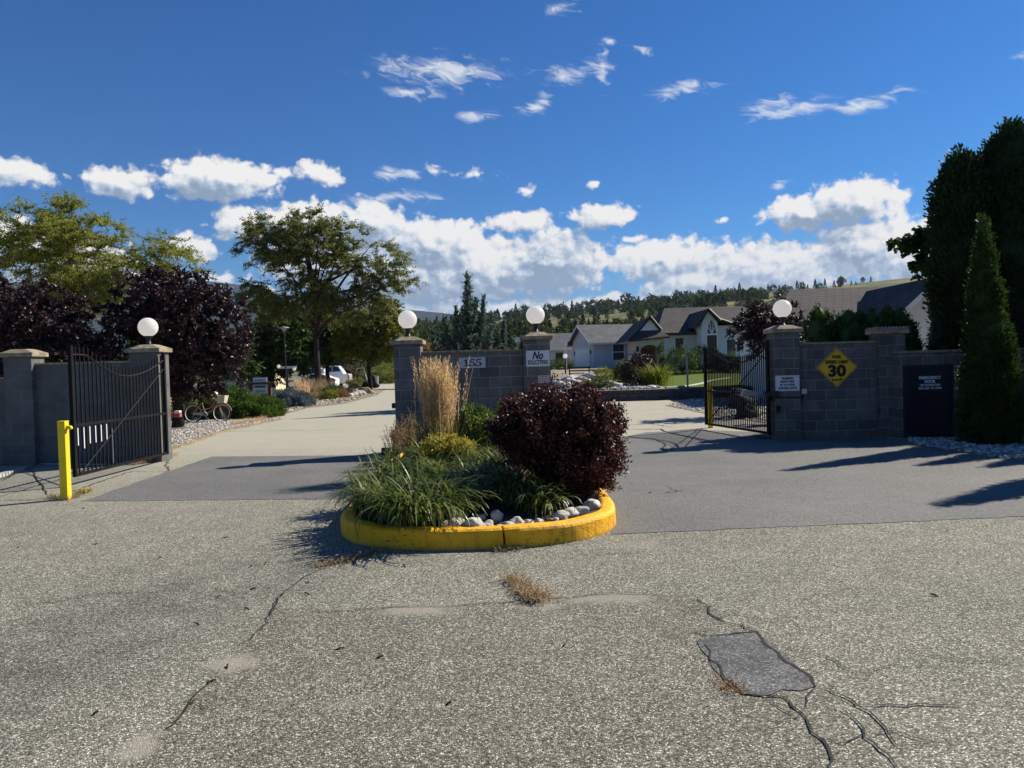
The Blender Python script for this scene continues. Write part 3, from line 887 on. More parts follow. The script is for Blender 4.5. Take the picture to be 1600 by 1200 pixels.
def text(name, s, size, mat, parent, loc, width=None, bold=0.0, shear=0.0, rz=0.0, thick=0.004, sx=1.0):
    cu = bpy.data.curves.new(name, 'FONT')
    cu.body = s; cu.size = size; cu.align_x = 'CENTER'; cu.align_y = 'CENTER'
    cu.offset = bold; cu.shear = shear; cu.extrude = thick / 2; cu.resolution_u = 3
    tmp = bpy.data.objects.new('tmp', cu); col.objects.link(tmp)
    bpy.context.view_layer.update()
    me = bpy.data.meshes.new_from_object(tmp.evaluated_get(bpy.context.evaluated_depsgraph_get()))
    bpy.data.objects.remove(tmp)
    vs = np.empty(len(me.vertices) * 3, np.float32); me.vertices.foreach_get('co', vs); vs = vs.reshape(-1, 3)
    if width: sx = width / (vs[:, 0].max() - vs[:, 0].min())
    cx = (vs[:, 0].max() + vs[:, 0].min()) / 2; cy = (vs[:, 1].max() + vs[:, 1].min()) / 2
    o0 = origin_of(parent)
    x = (vs[:, 0] - cx) * sx; y = -vs[:, 2]; z = vs[:, 1] - cy
    ca, sa = math.cos(rz), math.sin(rz)
    W3 = np.stack([x * ca - y * sa + loc[0] - o0.x, x * sa + y * ca + loc[1] - o0.y, z + loc[2] - o0.z], 1)
    me.vertices.foreach_set('co', W3.astype(np.float32).ravel()); me.update()
    me.name = name; me.materials.clear()
    return link_mesh(name, me, mat, parent)
# ================================================================ THE SETTING
def disc_ground():
    m = MB()
    N = 48
    ring = [(R_ * math.cos(2 * math.pi * i / N), R_ * math.sin(2 * math.pi * i / N)) for R_ in (6800,) for i in range(N)]
    m.face([(x, y, 0) for x, y in ring])
    o = m.build('ground', M_earth); tag(o, kind='structure')
disc_ground()

road_pts = [(-60, -12), (60, -12), (60, 31.6), (14, 31.6), (3.0, 31.4), (0.5, 36), (0.0, 108), (-60, 108)]
flat_poly('road', road_pts, M_road, z=0.004)
def gp(L): return [tuple(G(x, y))[:2] for x, y in L]
flat_poly('smooth_asphalt_apron', gp([(955, 836), (1600, 808), (1780, 798), (1780, 700), (1480, 690), (1200, 676), (1090, 672), (1010, 676), (940, 690)]), M_smooth, z=0.008, edge_noise=0.012)
flat_poly('smooth_asphalt_apron', gp([(128, 784), (560, 780), (640, 740), (640, 700), (560, 712), (330, 714)]), M_smooth, z=0.008, edge_noise=0.012)
flat_poly('asphalt_slab', gp([(480, 957), (700, 946), (960, 930), (1090, 938), (1130, 974), (1185, 988), (1278, 1078), (1350, 1160), (1460, 1320), (-60, 1320), (180, 1215), (320, 1066), (378, 1012), (432, 950)]), M_slab, z=0.006, edge_noise=0.014)
flat_poly('asphalt_patch', gp([(1088, 1003), (1112, 997), (1150, 994), (1178, 990), (1196, 1000), (1215, 1013), (1240, 1040), (1266, 1062), (1274, 1076), (1250, 1082), (1222, 1080), (1205, 1088), (1180, 1091), (1158, 1086), (1140, 1075), (1128, 1060), (1113, 1046), (1108, 1030), (1096, 1018)]), M_patch, z=0.010, edge_noise=0.022)
strips('asphalt_crack', [
    ([(1090, 938), (1105, 955), (1122, 970), (1150, 978), (1180, 988)], .018, .006),
    ([(1075, 990), (1110, 994), (1150, 990), (1185, 988)], .022, .006),
    ([(1185, 988), (1215, 1012), (1245, 1042), (1278, 1076)], .026, .008),
    ([(1278, 1076), (1300, 1077), (1318, 1090), (1335, 1106), (1370, 1109), (1420, 1108), (1500, 1104)], .014, .007),
    ([(1318, 1092), (1360, 1115), (1390, 1140), (1408, 1168)], .012, .007),
    ([(1310, 1112), (1330, 1130), (1350, 1155), (1380, 1185), (1400, 1203)], .013, .008),
    ([(1222, 1090), (1245, 1125), (1275, 1160), (1305, 1203)], .018, .008),
    ([(1198, 1098), (1222, 1112), (1250, 1128)], .008, .006), ([(1275, 1160), (1320, 1168), (1362, 1155)], .007, .006), ([(1160, 975), (1166, 988)], .008, .004),
    ([(1362, 1155), (1400, 1150), (1450, 1165)], .006, .006), ([(1278, 1076), (1262, 1100), (1250, 1128)], .006, .006), ([(1122, 970), (1150, 962), (1200, 968)], .006, .005),
    ([(450, 925), (430, 945), (425, 965)], .008, .006), ([(298, 1095), (320, 1110), (340, 1112)], .006, .006),
    ([(1100, 1010), (1112, 1040), (1130, 1064), (1160, 1088), (1200, 1093), (1228, 1090)], .020, .006),
    ([(480, 957), (540, 957), (610, 952), (700, 946), (790, 943), (880, 936), (960, 930), (1020, 933), (1090, 936)], .012, .006),
    ([(510, 888), (470, 905), (450, 925), (432, 950), (405, 985), (378, 1012)], .012, .008),
    ([(320, 1066), (298, 1095), (275, 1125), (250, 1142)], .014, .01),
    ([(180, 1030), (250, 1032), (330, 1031)], .006, .004),
    ([(1228, 1012), (1290, 1030), (1330, 1050)], .006, .006),
    ([(900, 862), (960, 868), (1010, 862)], .006, .006), ([(560, 900), (470, 906), (430, 911)], .006, .005),
    ([(1040, 760), (1055, 768), (1040, 772), (1072, 766)], .016, .01),
    ([(0, 1000), (60, 985), (130, 990), (210, 975)], .005, .01), ([(60, 1040), (120, 1020), (190, 1024), (260, 1000)], .005, .01), ([(20, 950), (100, 940), (160, 930), (280, 925)], .005, .01),
    ([(1410, 1020), (1480, 1035), (1600, 1040)], .005, .01), ([(1330, 1050), (1400, 1040), (1470, 1050)], .004, .01),
], M_tar, 0.012)
strips('dark_line', [  # tar lines by the right gate, plain thin dark lines by the left
    ([(972, 683), (1020, 686), (1034, 692), (1041, 696), (1033, 702), (1040, 706)], .08, .004),
    ([(975, 672), (1032, 671), (1040, 675), (1100, 690), (1118, 694)], .07, .004),
    ([(1092, 672), (1068, 688), (1045, 705)], .05, .006),
    ([(1048, 678), (1095, 671), (1180, 690)], .07, .008),
    ([(960, 664), (1025, 664), (1050, 668)], .05, .01),
    ([(960, 642), (1100, 638)], .03, .01), ([(1060, 661), (1100, 659)], .05, .01),
    ([(0, 777), (95, 749), (112, 769), (205, 737), (262, 738)], .028, .006),
    ([(48, 735), (75, 775)], .03, .004), ([(0, 753), (24, 742), (20, 738)], .028, .004), ([(0, 783), (65, 781)], .03, .01),
    ([(330, 675), (420, 673), (520, 672)], .04, .01), ([(258, 712), (262, 738)], .03, .01),
], M_tar, 0.012)
# oil and tyre scuffs, fallen twigs
tw = MB()
for (x, y) in [(392, 885), (395, 920), (480, 910), (481, 928), (386, 951), (340, 933), (150, 850), (28, 855), (130, 794), (530, 1014), (593, 1027), (308, 975), (148, 1115), (300, 1098), (332, 1064), (355, 1042), (415, 880), (352, 840), (250, 870), (632, 884), (1015, 770), (700, 1100), (880, 1010), (1460, 930)]:
    p = G(x, y, .01); a = random.uniform(0, 3.14); l = random.uniform(.012, .03)
    q = Vector((math.cos(a) * l, math.sin(a) * l, random.uniform(0, .01)))
    tw.tube([p - q, p + Vector((0, 0, .004)), p + q], .005, 4)
tag(tw.build('fallen_twigs', M_darkbark), 'small dark twigs and leaf scraps scattered over the asphalt', kind='stuff')

# --- hillside behind
def prof(pts, x):
    xs = [p[0] for p in pts]; return np.interp(x, xs, [p[1] for p in pts])
def vnoise(x, y, s, seed=0):
    r = np.random.default_rng(seed); o = 0
    for k in range(6):
        a = r.uniform(0, 6.28); f = s * (1.7 ** k); o = o + np.sin((x * math.cos(a) + y * math.sin(a)) * f + r.uniform(0, 6.28) + 1.3 * np.sin((x * math.sin(a) - y * math.cos(a)) * f * .7)) / (1.55 ** k)
    return o / 2.2
HP = [(-900, 540), (300, 532), (560, 522), (640, 508), (720, 502), (800, 497), (880, 494), (960, 489), (1040, 482), (1120, 476), (1200, 470), (1300, 462), (1380, 454), (1430, 452), (1520, 455), (1700, 470), (2600, 480)]
D0, D1 = 112.0, 900.0
def hill_z(pxp, D):            # pxp: level photo column, D: distance
    zr = 1.6 + (572 - prof(HP, pxp)) / F * D1
    t = np.clip((D - D0) / (D1 - D0), 0, 1)
    X = (pxp - 800) / F * D
    e = t ** 1.18
    return zr * e + vnoise(X, D, .012, 3) * 5 * np.sin(np.pi * t) + vnoise(X, D, .05, 5) * 1.0 * t * (1 - t) * 4 - .02
def hill():
    pxs = np.arange(-900, 2601, 14.0); ts = np.concatenate([np.linspace(0, 1, 50) ** 1.3, [1.06, 1.2, 1.5]])
    V = []
    for t in ts:
        D = D0 + (D1 - D0) * t
        if t <= 1: z = hill_z(pxs, np.full_like(pxs, D)); z += vnoise(pxs * .9, pxs * 0 + D, .05, 9) * 1.2 * t
        else: z = hill_z(pxs, np.full_like(pxs, D1)) * max(0, 1 - (t - 1) * 2.0) - 2
        V.append(np.stack([(pxs - 800) / F * D, np.full_like(pxs, D), z], 1))
    V = np.array(V); n, k = V.shape[:2]
    i, j = np.meshgrid(np.arange(n - 1), np.arange(k - 1), indexing='ij')
    Fc = np.stack([i * k + j, i * k + j + 1, (i + 1) * k + j + 1, (i + 1) * k + j], -1).reshape(-1, 4)
    def f(T, b):
        p = wpos(T)
        n1 = T.noise(p, .02, 6, .6); n2 = T.noise(p, .15, 6, .65)
        c = T.mix(T.sstep(n1, .42, .6), (0.22, 0.18, 0.095), (0.09, 0.12, 0.04))
        c = T.mix(T.sstep(n2, .5, .7), c, (0.07, 0.085, 0.035))
        T.set(b, 'Base Color', c); bump(T, b, n2, 1.0, 2.0)
    o = npmesh_idx('hillside', V.reshape(-1, 3), Fc, pmat('dry_hillside', f, .95, .1), None, True); tag(o, kind='structure')
hill()
MP = [(-1500, 430), (-200, 425), (0, 420), (150, 416), (300, 422), (390, 434), (450, 452), (560, 470), (640, 480), (700, 487), (760, 492), (900, 500), (1100, 506), (2600, 500)]
def mountain():
    DM0, DM1 = 2600.0, 5200.0
    pxs = np.arange(-1500, 2601, 10.0); ts = np.concatenate([np.linspace(0, 1, 40), [1.1, 1.3]])
    V = []
    for t in ts:
        D = DM0 + (DM1 - DM0) * t; X = (pxs - 800) / F * D
        zr = (1.6 + (572 - prof(MP, pxs)) / F * DM1)
        z = zr * min(t, 1) ** 1.1 if t <= 1 else zr * (1 - (t - 1) * 2)
        z = z + vnoise(X, X * 0 + D, .0022, 11) * 60 * math.sin(math.pi * min(1, t)) + vnoise(X, X * 0 + D, .012, 12) * 7 * min(t, 1) - 2
        V.append(np.stack([X, np.full_like(pxs, D), z], 1))
    V = np.array(V); n, k = V.shape[:2]
    i, j = np.meshgrid(np.arange(n - 1), np.arange(k - 1), indexing='ij')
    Fc = np.stack([i * k + j, i * k + j + 1, (i + 1) * k + j + 1, (i + 1) * k + j], -1).reshape(-1, 4)
    def f(T, b):
        p = wpos(T)
        n1 = T.noise(p, .004, 8, .65)
        T.set(b, 'Base Color', T.mix(T.sstep(n1, .4, .62), (0.007, 0.015, 0.018), (0.016, 0.026, 0.026)))
        bump(T, b, T.noise(p, .02, 6, .7), 1.0, 12.0)
    o = npmesh_idx('mountain', V.reshape(-1, 3), Fc, pmat('forested_mountain', f, .95, .05), None, True); tag(o, kind='structure')
mountain()

# --- raised lot of the houses on the right
def lot_z(X, Y):
    t = np.clip((Y - 32) / 28, 0, 1)
    z = .46 + .74 * t * t * (3 - 2 * t) + np.clip((Y - 62) / 50, 0, 1) * .5
    return z * np.clip((X - 1.2) / 1.4, 0, 1) ** .5
def lot():
    xs = np.arange(1.2, 62, .8); ys = np.concatenate([[31.9], np.arange(32.2, 113, 1.2)])
    X, Y = np.meshgrid(xs, ys)
    Z = lot_z(X, Y) + .02 * vnoise(X, Y, 1.1, 2)
    n, k = X.shape
    i, j = np.meshgrid(np.arange(n - 1), np.arange(k - 1), indexing='ij')
    Fc = np.stack([i * k + j, i * k + j + 1, (i + 1) * k + j + 1, (i + 1) * k + j], -1).reshape(-1, 4)
    o = npmesh_idx('lawn', np.stack([X, Y, Z], -1).reshape(-1, 3), Fc, M_lot, None, True); tag(o, kind='structure')
lot()

# ================================================================ WALLS, PILLARS, GATES
def pillar(label, x0, x1, D, H, depth, mat, group='block gate pillars', capstyle='slab', ymid=620):
    X0 = A(x0, ymid, D).x; X1 = A(x1, ymid, D).x
    t = thing('gate_pillar', label, 'pillar', ((X0 + X1) / 2, D + depth / 2, 0), group)
    m = MB(); m.box((X0, D, -.05), (X1, D + depth, H), uvo=(random.choice([.1, .3]), .0)); m.build('shaft', mat, t, bevel=.008)
    c = MB(); o = .055
    a0, a1, b0, b1 = X0 - o, X1 + o, D - o, D + depth + o
    if capstyle == 'slab':
        c.box((a0, b0, H + .002), (a1, b1, H + .075))
        i = .02
        z0, z1 = H + .075, H + .15
        cx, cy = (a0 + a1) / 2, (b0 + b1) / 2
        r = .14
        lo = [(a0, b0, z0), (a1, b0, z0), (a1, b1, z0), (a0, b1, z0)]; hi = [(cx - r, cy - r, z1), (cx + r, cy - r, z1), (cx + r, cy + r, z1), (cx - r, cy + r, z1)]
        for q in range(4): c.face([lo[q], lo[(q + 1) % 4], hi[(q + 1) % 4], hi[q]])
        c.face(hi)
        c.build('cap', M_cap, t, bevel=.01)
    else:
        c.box((a0, b0, H + .002), (a1, b1, H + .085))
        c.build('cap', M_cap, t, bevel=.012)
        c2 = MB()
        for i in range(9):
            for j in range(7):
                if i in (0, 8) or j in (0, 6):
                    p = Vector((a0 + .03 + (a1 - a0 - .06) * i / 8, b0 + .03 + (b1 - b0 - .06) * j / 6, H + .085))
                    c2.lathe(p, [(.035, 0), (.038, .025), (.022, .05), (.002, .062)], 8)
        c2.build('stone_edging', M_cap, t)
    return t, X0, X1
def globe_lamp(label, px, D, zb, depth):
    X = px
    t = thing('globe_lamp', label, 'lamp', (X, D + depth / 2, zb), 'white globe lamps on the gate pillars')
    c = (X, D + depth / 2, zb)
    p = MB(); p.lathe(c, [(.001, 0), (.075, 0), (.075, .012), (.042, .02), (.042, .13), (.065, .14), (.07, .165), (.055, .17), (.001, .17)], 20); p.build('neck', M_black, t, smooth=True)
    s = MB(); r = .178; n = 22
    s.lathe((c[0], c[1], zb + .165 + r * .93), [(max(.001, r * math.sin(math.pi * (i / n) * .96)), r * math.cos(math.pi * (i / n) * .96)) for i in range(n + 1)], 32)
    s.build('globe', M_globe, t, smooth=True)
    return t
def wall(label, X0, X1, D, H, mat, th=.2, ch=.04, uvo=(0, 0), holes=None):
    t = thing('block_wall', label, 'wall', ((X0 + X1) / 2, D + th / 2, 0))
    m = MB()
    if holes:
        h0, h1, hz = holes
        m.box((X0, D, -.05), (h0, D + th, hz), uvo=uvo); m.box((h1, D, -.05), (X1, D + th, hz), uvo=uvo)
        m.box((X0, D, hz), (X1, D + th, H), uvo=uvo)
    else: m.box((X0, D, -.05), (X1, D + th, H), uvo=uvo)
    m.build('block_face', mat, t)
    c = MB(); c.box((X0 + .002, D - .025, H + .002), (X1 - .002, D + th + .025, H + ch)); c.build('coping', M_cap, t, bevel=.006)
    return t
DL, DC, DR = 14.0, 14.2, 14.7
_, l0, l1 = pillar('end block pillar of the left wall, with no lamp, beside the yellow post', 7, 51, DL, 2.02, .4, M_blockL)
_, g0, g1 = pillar('lamp-topped block pillar where the open left gate hinges', 204, 249, DL, 2.04, .45, M_blockL)
wall('low block wall behind the open left gate, between its two pillars', l1, g0, DL + .12, 1.86, M_blockL, uvo=(.13, .04))
wall('dark end of block wall cut off by the left edge of the photo', -14, l0, DL + .15, 1.62, M_blockL, uvo=(.03, .0))
_, c0, c1 = pillar('lamp-topped block pillar left of the 155 sign', 617, 659, DC, 2.06, .45, M_block)
_, d0, d1 = pillar('lamp-topped pillar carrying the no soliciting sign', 818, 860, DC, 2.08, .45, M_block, ymid=560)
wall('short block wall with the 155 sign on the island', c1, d0, DC + .13, 1.88, M_block, uvo=(.22, .0))
_, r0, r1 = pillar('lamp-topped pillar by the open right gate, with the surveillance sign', 1211, 1251, DR, 2.10, .42, M_blockR)
_, s0, s1 = pillar('block pillar with stone-edged cap beside the emergency door, no lamp', 1375, 1416, DR - .02, 2.02, .42, M_blockR, capstyle='rough')
wall('block wall with the yellow diamond speed limit sign', r1, s0, DR + .1, 1.86, M_blockR, uvo=(.05, .04))
dx0, dx1 = A(1410.5, 620, 14.5).x, A(1491, 620, 14.5).x
wall('lower block wall with the dark emergency door, running out of frame', A(1403, 600, 14.5).x, 22, 14.5, 1.64, M_blockR, uvo=(.11, .02), holes=(dx0, dx1, 1.405))
for lab, xx, D, zb, dep in (('white globe lamp on the left gate pillar, in front of the purple plum trees', (g0 + g1) / 2, DL, 2.19, .45), ('white globe lamp on the pillar left of the 155 sign', (c0 + c1) / 2, DC, 2.21, .45),
                   ('white globe lamp above the no soliciting sign', (d0 + d1) / 2, DC, 2.23, .45), ('white globe lamp on the right gate pillar above the surveillance sign', (r0 + r1) / 2, DR, 2.25, .42)):
    globe_lamp(lab, xx, D, zb, dep)

# emergency door
dt = thing('emergency_door', 'dark navy emergency door set low in the right block wall', 'door', ((dx0 + dx1) / 2, 14.5, 0))
m = MB(); m.box((dx0 + .045, 14.53, .01), (dx1 - .045, 14.57, 1.36)); m.build('door_leaf', M_door, dt)
m = MB(); m.box((dx0 + .002, 14.5, 0), (dx0 + .043, 14.62, 1.40)); m.box((dx1 - .043, 14.5, 0), (dx1 - .002, 14.62, 1.40)); m.box((dx0 + .043, 14.5, 1.362), (dx1 - .043, 14.62, 1.403)); m.build('door_frame', simple('dark_door_frame', (.025, .028, .035)), dt)
for z in (.25, 1.1): m = MB(); m.box((dx0 + .04, 14.518, z), (dx0 + .075, 14.529, z + .1)); m.build('hinge', M_black, dt)
p = A(1454, 595, 14.5)
for s_, yy, w, bo in (('EMERGENCY', 590, 35, .004), ('DOOR', 596, 17, .004), ('USE RECREATION', 601.5, 32, .002), ('HALL KEY TO OPEN', 606.5, 36, .002)):
    q = A(1454.5, yy, 14.5); text('lettering', s_, .075 if bo > .003 else .055, M_inkwhite, dt, (q.x, 14.527, q.z), width=w / F * 14.5, bold=bo)

def gate(label, free, hinge, zb, zt, zdip, zh, zmid, nb, rail_drop=.13, strips_=False, tdip=.55, flat=.14):
    """free/hinge: xy of the two ends; zt, zdip, zh: bar tops at free end, dip and hinge"""
    f = Vector((*free, 0)); h = Vector((*hinge, 0)); d = (h - f); L = d.length; u = d / L
    ang = math.atan2(u.y, u.x)
    t = thing('iron_gate', label, 'gate', hinge + (0,) if isinstance(hinge, tuple) else hinge, 'pair of open black iron gates')
    def top(s):
        if s < flat: return zt
        if s < tdip:
            q = (s - flat) / (tdip - flat); return zdip + (zt - zdip) * (1 - math.sin(q * math.pi / 2)) ** 1.0
        q = (s - tdip) / (1 - tdip); return zdip + (zh - zdip) * q ** 1.8
    def P(s, z): return f + u * (L * s) + Vector((0, 0, z))
    def bar(mb, s, z0, z1, w):
        c = P(s, 0); mb.box((c.x - w / 2, c.y - w / 2, z0), (c.x + w / 2, c.y + w / 2, z1), rz=ang)
    fr = MB()
    bar(fr, 0, zb, zt, .055); bar(fr, 1, zb, zh, .055)
    for z in (zb, zmid):
        a = P(0.01, z); b = P(.99, z); c = (a + b) / 2
        fr.box((c.x - L * .49, c.y - .02, z), (c.x + L * .49, c.y + .02, z + .045), rz=ang)
    fr.build('frame', M_iron, t)
    rl = MB(); rl.tube([P(s, top(s) - rail_drop) for s in np.linspace(0.01, .99, 28)], .016, 6); rl.build('top_rail', M_iron, t)
    dg = MB(); off = Vector((u.y, -u.x, 0)) * .03
    dg.tube([P(.03, zb + .04) + off, P(.97, zh - .3) + off], .011, 6); dg.build('diagonal_brace', M_iron, t)
    for i in range(1, nb):
        s = i / nb; b = MB(); bar(b, s, zb + .046, zmid, .018); 
        bar(b, s, zmid + .046, top(s), .018)
        b.build('bar', M_iron, t)
    if strips_:
        for k in range(6):
            s = (k * 1.0 + .3) / nb * 1.4 + .005; c = P(s, 0) + off * .9
            w = MB(); w.box((c.x - .004, c.y - .009, zmid - .28 if k != 1 else zmid - .34), (c.x + .004, c.y + .009, zmid - .02)); w.build('reflector_strip', M_white, t)
        s = 9 / nb; c = P(s, 0) + off * .9
        w = MB(); w.box((c.x - .004, c.y - .006, .22), (c.x + .004, c.y + .006, .78)); w.build('pale_tube', M_steel, t)
    for z in (zb + .15, zmid + .1, zh - .25):
        hg = MB(); hg.tube([P(1.0, z), P(1.0, z + .12)], .034, 8); hg.build('hinge', M_iron, t)
    return t
gL = gate('black iron gate swung open towards the viewer at the left pillar, with white strips', (-6.50, 11.15), (g1 + .09, 14.02), .14, 2.08, 1.74, 2.02, .88, 26, strips_=True)
gR = gate('black iron gate swung inward at the right pillar, with close-set bars', (4.47, 17.45), (r0 - .09, 14.82), .12, 1.90, 1.66, 1.98, .88, 36)

# gate operators
def operator(label, p, dirx, L=.38):
    t = thing('gate_operator', label, 'gate opener', p, 'gate openers at the hinges')
    p = Vector(p)
    m = MB(); m.box((min(p.x, p.x + dirx * L), p.y - .05, p.z - .05), (max(p.x, p.x + dirx * L), p.y + .05, p.z + .045)); m.build('housing', M_redpaint if dirx > 0 else M_steel, t, bevel=.01)
    m = MB(); e = p.x + dirx * L * .72; m.box((min(e, e + dirx * .1), p.y - .052, p.z + .02), (max(e, e + dirx * .1), p.y + .052, p.z + .075)); m.build('lid', M_white if dirx > 0 else M_steel, t, bevel=.01)
    m = MB(); m.tube([p + Vector((-dirx * .02, 0, 0)), p + Vector((-dirx * .1, -.04, -.02)), p + Vector((-dirx * .14, -.06, -.14))], [.04, .035, .028], 8); m.build('arm', M_black, t)
    return t
q = A(252, 648.5, 14.6); operator('faded red gate opener box sticking out behind the left gate pillar', (q.x, 14.6, q.z), 1)
q = A(1192, 614, 14.9); operator('grey gate opener box behind the bars of the right gate', (q.x, 14.9, q.z), -1, .42)
m = MB()
for (x, y, w, h, dd) in ((1210, 615, .17, .1, .1), (1197, 617, .1, .12, .12)):
    q = A(x, y, DR - .05); m.cbox((q.x, DR - .06, q.z), (w, dd, h))
t = thing('motor_box', 'black motor box on the right pillar under the surveillance sign', 'motor box', (r0, DR - .05, .95)); m.build('housing', M_black, t, bevel=.015)
m = MB(); q = A(1210, 620.5, DR - .03); q2 = A(1250, 621, DR - .03); q3 = A(1196, 629, DR - .03)
m.tube([q3, A(1204, 627, DR - .03), A(1214, 621, DR - .03), q2, A(1256, 620, DR + .07)], .012, 6); m.build('cable', M_black, t)
q = A(1256, 611.5, DR + .06); t = thing('junction_box', 'small pale electrical box on the block wall beside the right pillar', 'electrical box', (q.x, DR + .08, q.z))
m = MB(); m.cbox((q.x, DR + .06, q.z), (.1, .075, .1)); m.build('box_cover', M_signgrey, t, bevel=.01)
m = MB(); m.tube([q + Vector((0, .04, -.05)), q + Vector((-.01, .04, -.13))], .012, 6); m.cbox((q.x - .03, DR + .08, q.z - .16), (.05, .03, .06)); m.build('conduit', M_black, t)
q = A(1215.5, 639.5, DR - .03); t = thing('keypad', 'small black keypad box low on the right gate pillar', 'keypad', (q.x, DR, q.z))
m = MB(); m.cbox((q.x, DR - .03, q.z), (.1, .056, .15)); m.build('keypad_case', M_black, t, bevel=.01)
m = MB(); m.cbox((q.x, DR - .062, q.z + .02), (.06, .006, .07)); m.build('keypad_face', M_iron, t)

# ================================================================ SIGNS
def board(name, label, cat, px0, py0, px1, py1, D, mat, th=.006, border=None, group=None):
    a = A((px0 + px1) / 2, (py0 + py1) / 2, D); w = (px1 - px0) / F * D; h = (py1 - py0) / F * D
    t = thing(name, label, cat, (a.x, D, a.z), group)
    m = MB(); m.cbox((a.x, D - th / 2 - .004, a.z), (w, th, h)); m.build('board', mat, t, bevel=.002)
    if border:
        b = MB(); y0, y1 = D - th - .007, D - th - .0045; i, k = .012, .007
        for (u0, u1, v0, v1) in ((-w / 2 + i, w / 2 - i, h / 2 - i - k, h / 2 - i), (-w / 2 + i, w / 2 - i, -h / 2 + i, -h / 2 + i + k), (-w / 2 + i, -w / 2 + i + k, -h / 2 + i + k, h / 2 - i - k), (w / 2 - i - k, w / 2 - i, -h / 2 + i + k, h / 2 - i - k)):
            b.box((a.x + u0, y0, a.z + v0), (a.x + u1, y1, a.z + v1))
        b.build('border', border, t)
    return t, a, w, h
# 155
t, a, w, h = board('number_sign', 'grey house number sign reading 155 on the island wall', 'sign', 718, 558.5, 758.5, 575, DC + .126, M_signgrey)
yy = DC + .126 - .014
def slab_digits():
    # heavy slab-serif figures 1 5 5
    H = h * .66; s = H * 1.3
    m = MB()
    def poly(pts, ox, mm=None): (mm or m).prism([(a.x + ox + x * s, a.z + (y - .5) * H) for x, y in pts], 'y', yy, yy + .003)
    ox1 = -w * .24
    poly([(-.09, 0.06), (.09, 0.06), (.09, 1), (-.03, 1), (-.26, .88), (-.26, .80), (-.09, .82)], ox1); poly([(-.27, 0), (.27, 0), (.27, .058), (-.27, .058)], ox1)
    m.build('numeral', M_ink, t)
    for ox in (-.01 * w, .23 * w):
        m = MB()
        poly([(-.22, .50), (-.13, .50), (-.13, .84), (.30, .84), (.33, 1.0), (-.22, 1.0)], ox, m)
        # bowl as a ring sector
        cx, cy = .02, .31; pts = []
        N = 16
        for i in range(N + 1):
            an = R(140 - 285 * i / N); pts.append((cx + .33 * math.cos(an), cy + .31 * math.sin(an)))
        inn = []
        for i in range(N + 1):
            an = R(140 - 285 * i / N); k = .13 + .05 * abs(math.sin(an)); inn.append((cx - .03 + .15 * math.cos(an), cy + .23 * math.sin(an)))
        for i in range(N): poly([pts[i], pts[i + 1], inn[i + 1], inn[i]], ox, m)
        poly([(cx - .33 + .14 * math.cos(R(k_)), cy - .17 + .1 * math.sin(R(k_))) for k_ in range(0, 360, 30)], ox, m)
        m.build('numeral', M_ink, t)
slab_digits()
# no soliciting
t, a, w, h = board('no_soliciting_sign', 'white sign with dark script reading No SOLICITING', 'sign', 822, 547.5, 858.5, 572.5, DC - .002, M_signwhite)
text('lettering', 'No', .2, M_inkblue, t, (a.x, DC - .013, a.z + h * .19), width=w * .47, bold=.006, shear=.35)
text('lettering', 'SOLICITING', .11, M_inkblue, t, (a.x, DC - .013, a.z - h * .24), width=w * .86, bold=.0035)
# small red sign
t, a, w, h = board('warning_notice', 'small pale notice with red print at the foot of the no soliciting pillar', 'sign', 840.5, 586.5, 858.5, 598, DC - .002, M_signgrey)
for k in range(3):
    m = MB()
    for j in range(4 - (k == 0)):
        m.cbox((a.x - w * .36 + j * w * .24 + (k == 0) * w * .1, DC - .0135, a.z + h * (.3 - .3 * k)), (w * .18, .003, h * .13))
    m.build('red_print', M_inkred, t)
# surveillance
t, a, w, h = board('surveillance_sign', 'white sign on the right gate pillar about 24 hour surveillance', 'sign', 1211.5, 586.5, 1249, 611, DR - .002, M_signwhite, border=M_signgrey)
for k, s_ in enumerate(('PREMISES', 'MONITORED', 'BY 24 HOUR', 'SURVEILLANCE')):
    text('lettering', s_, .06, M_ink, t, (a.x, DR - .013, a.z + h * (.31 - .205 * k)), width=w * (.5, .58, .62, .78)[k], bold=.0025)
# diamond
cx, cz = 1307.5, 574
a = A(cx, cz, DR + .098); hw = 32.5 / F * DR; hh = 31.5 / F * DR
t = thing('speed_limit_sign', 'yellow diamond sign reading PARK SPEED LIMIT 30', 'sign', (a.x, DR + .09, a.z))
def dia(k, y0, y1, mat, nm, inner=None):
    m = MB(); P = [(a.x, a.z + hh * k), (a.x - hw * k, a.z), (a.x, a.z - hh * k), (a.x + hw * k, a.z)]
    if inner is None: m.prism(P, 'y', y0, y1)
    else:
        Q = [(a.x, a.z + hh * inner), (a.x - hw * inner, a.z), (a.x, a.z - hh * inner), (a.x + hw * inner, a.z)]
        for i in range(4): m.prism([P[i], P[(i + 1) % 4], Q[(i + 1) % 4], Q[i]], 'y', y0, y1)
    m.build(nm, mat, t)
dia(1.0, DR + .088, DR + .094, M_signyellow, 'board'); dia(.955, DR + .0845, DR + .0872, M_ink, 'border', .925)
yl = DR + .082
text('lettering', 'PARK', .09, M_ink, t, (a.x, yl, a.z + hh * .53), width=hw * .46, bold=.003)
text('lettering', 'SPEED LIMIT', .09, M_ink, t, (a.x, yl, a.z + hh * .27), width=hw * 1.12, bold=.003)
text('lettering', '30', .3, M_ink, t, (a.x, yl, a.z - hh * .17), width=hw * .86, bold=.014)
text('lettering', 'k.m./h', .07, M_ink, t, (a.x, yl, a.z - hh * .6), width=hw * .5, bold=.002)
for dz in (.82, -.82): m = MB(); m.cbox((a.x, DR + .084, a.z + hh * dz), (.018, .006, .018)); m.build('bolt', M_steel, t)
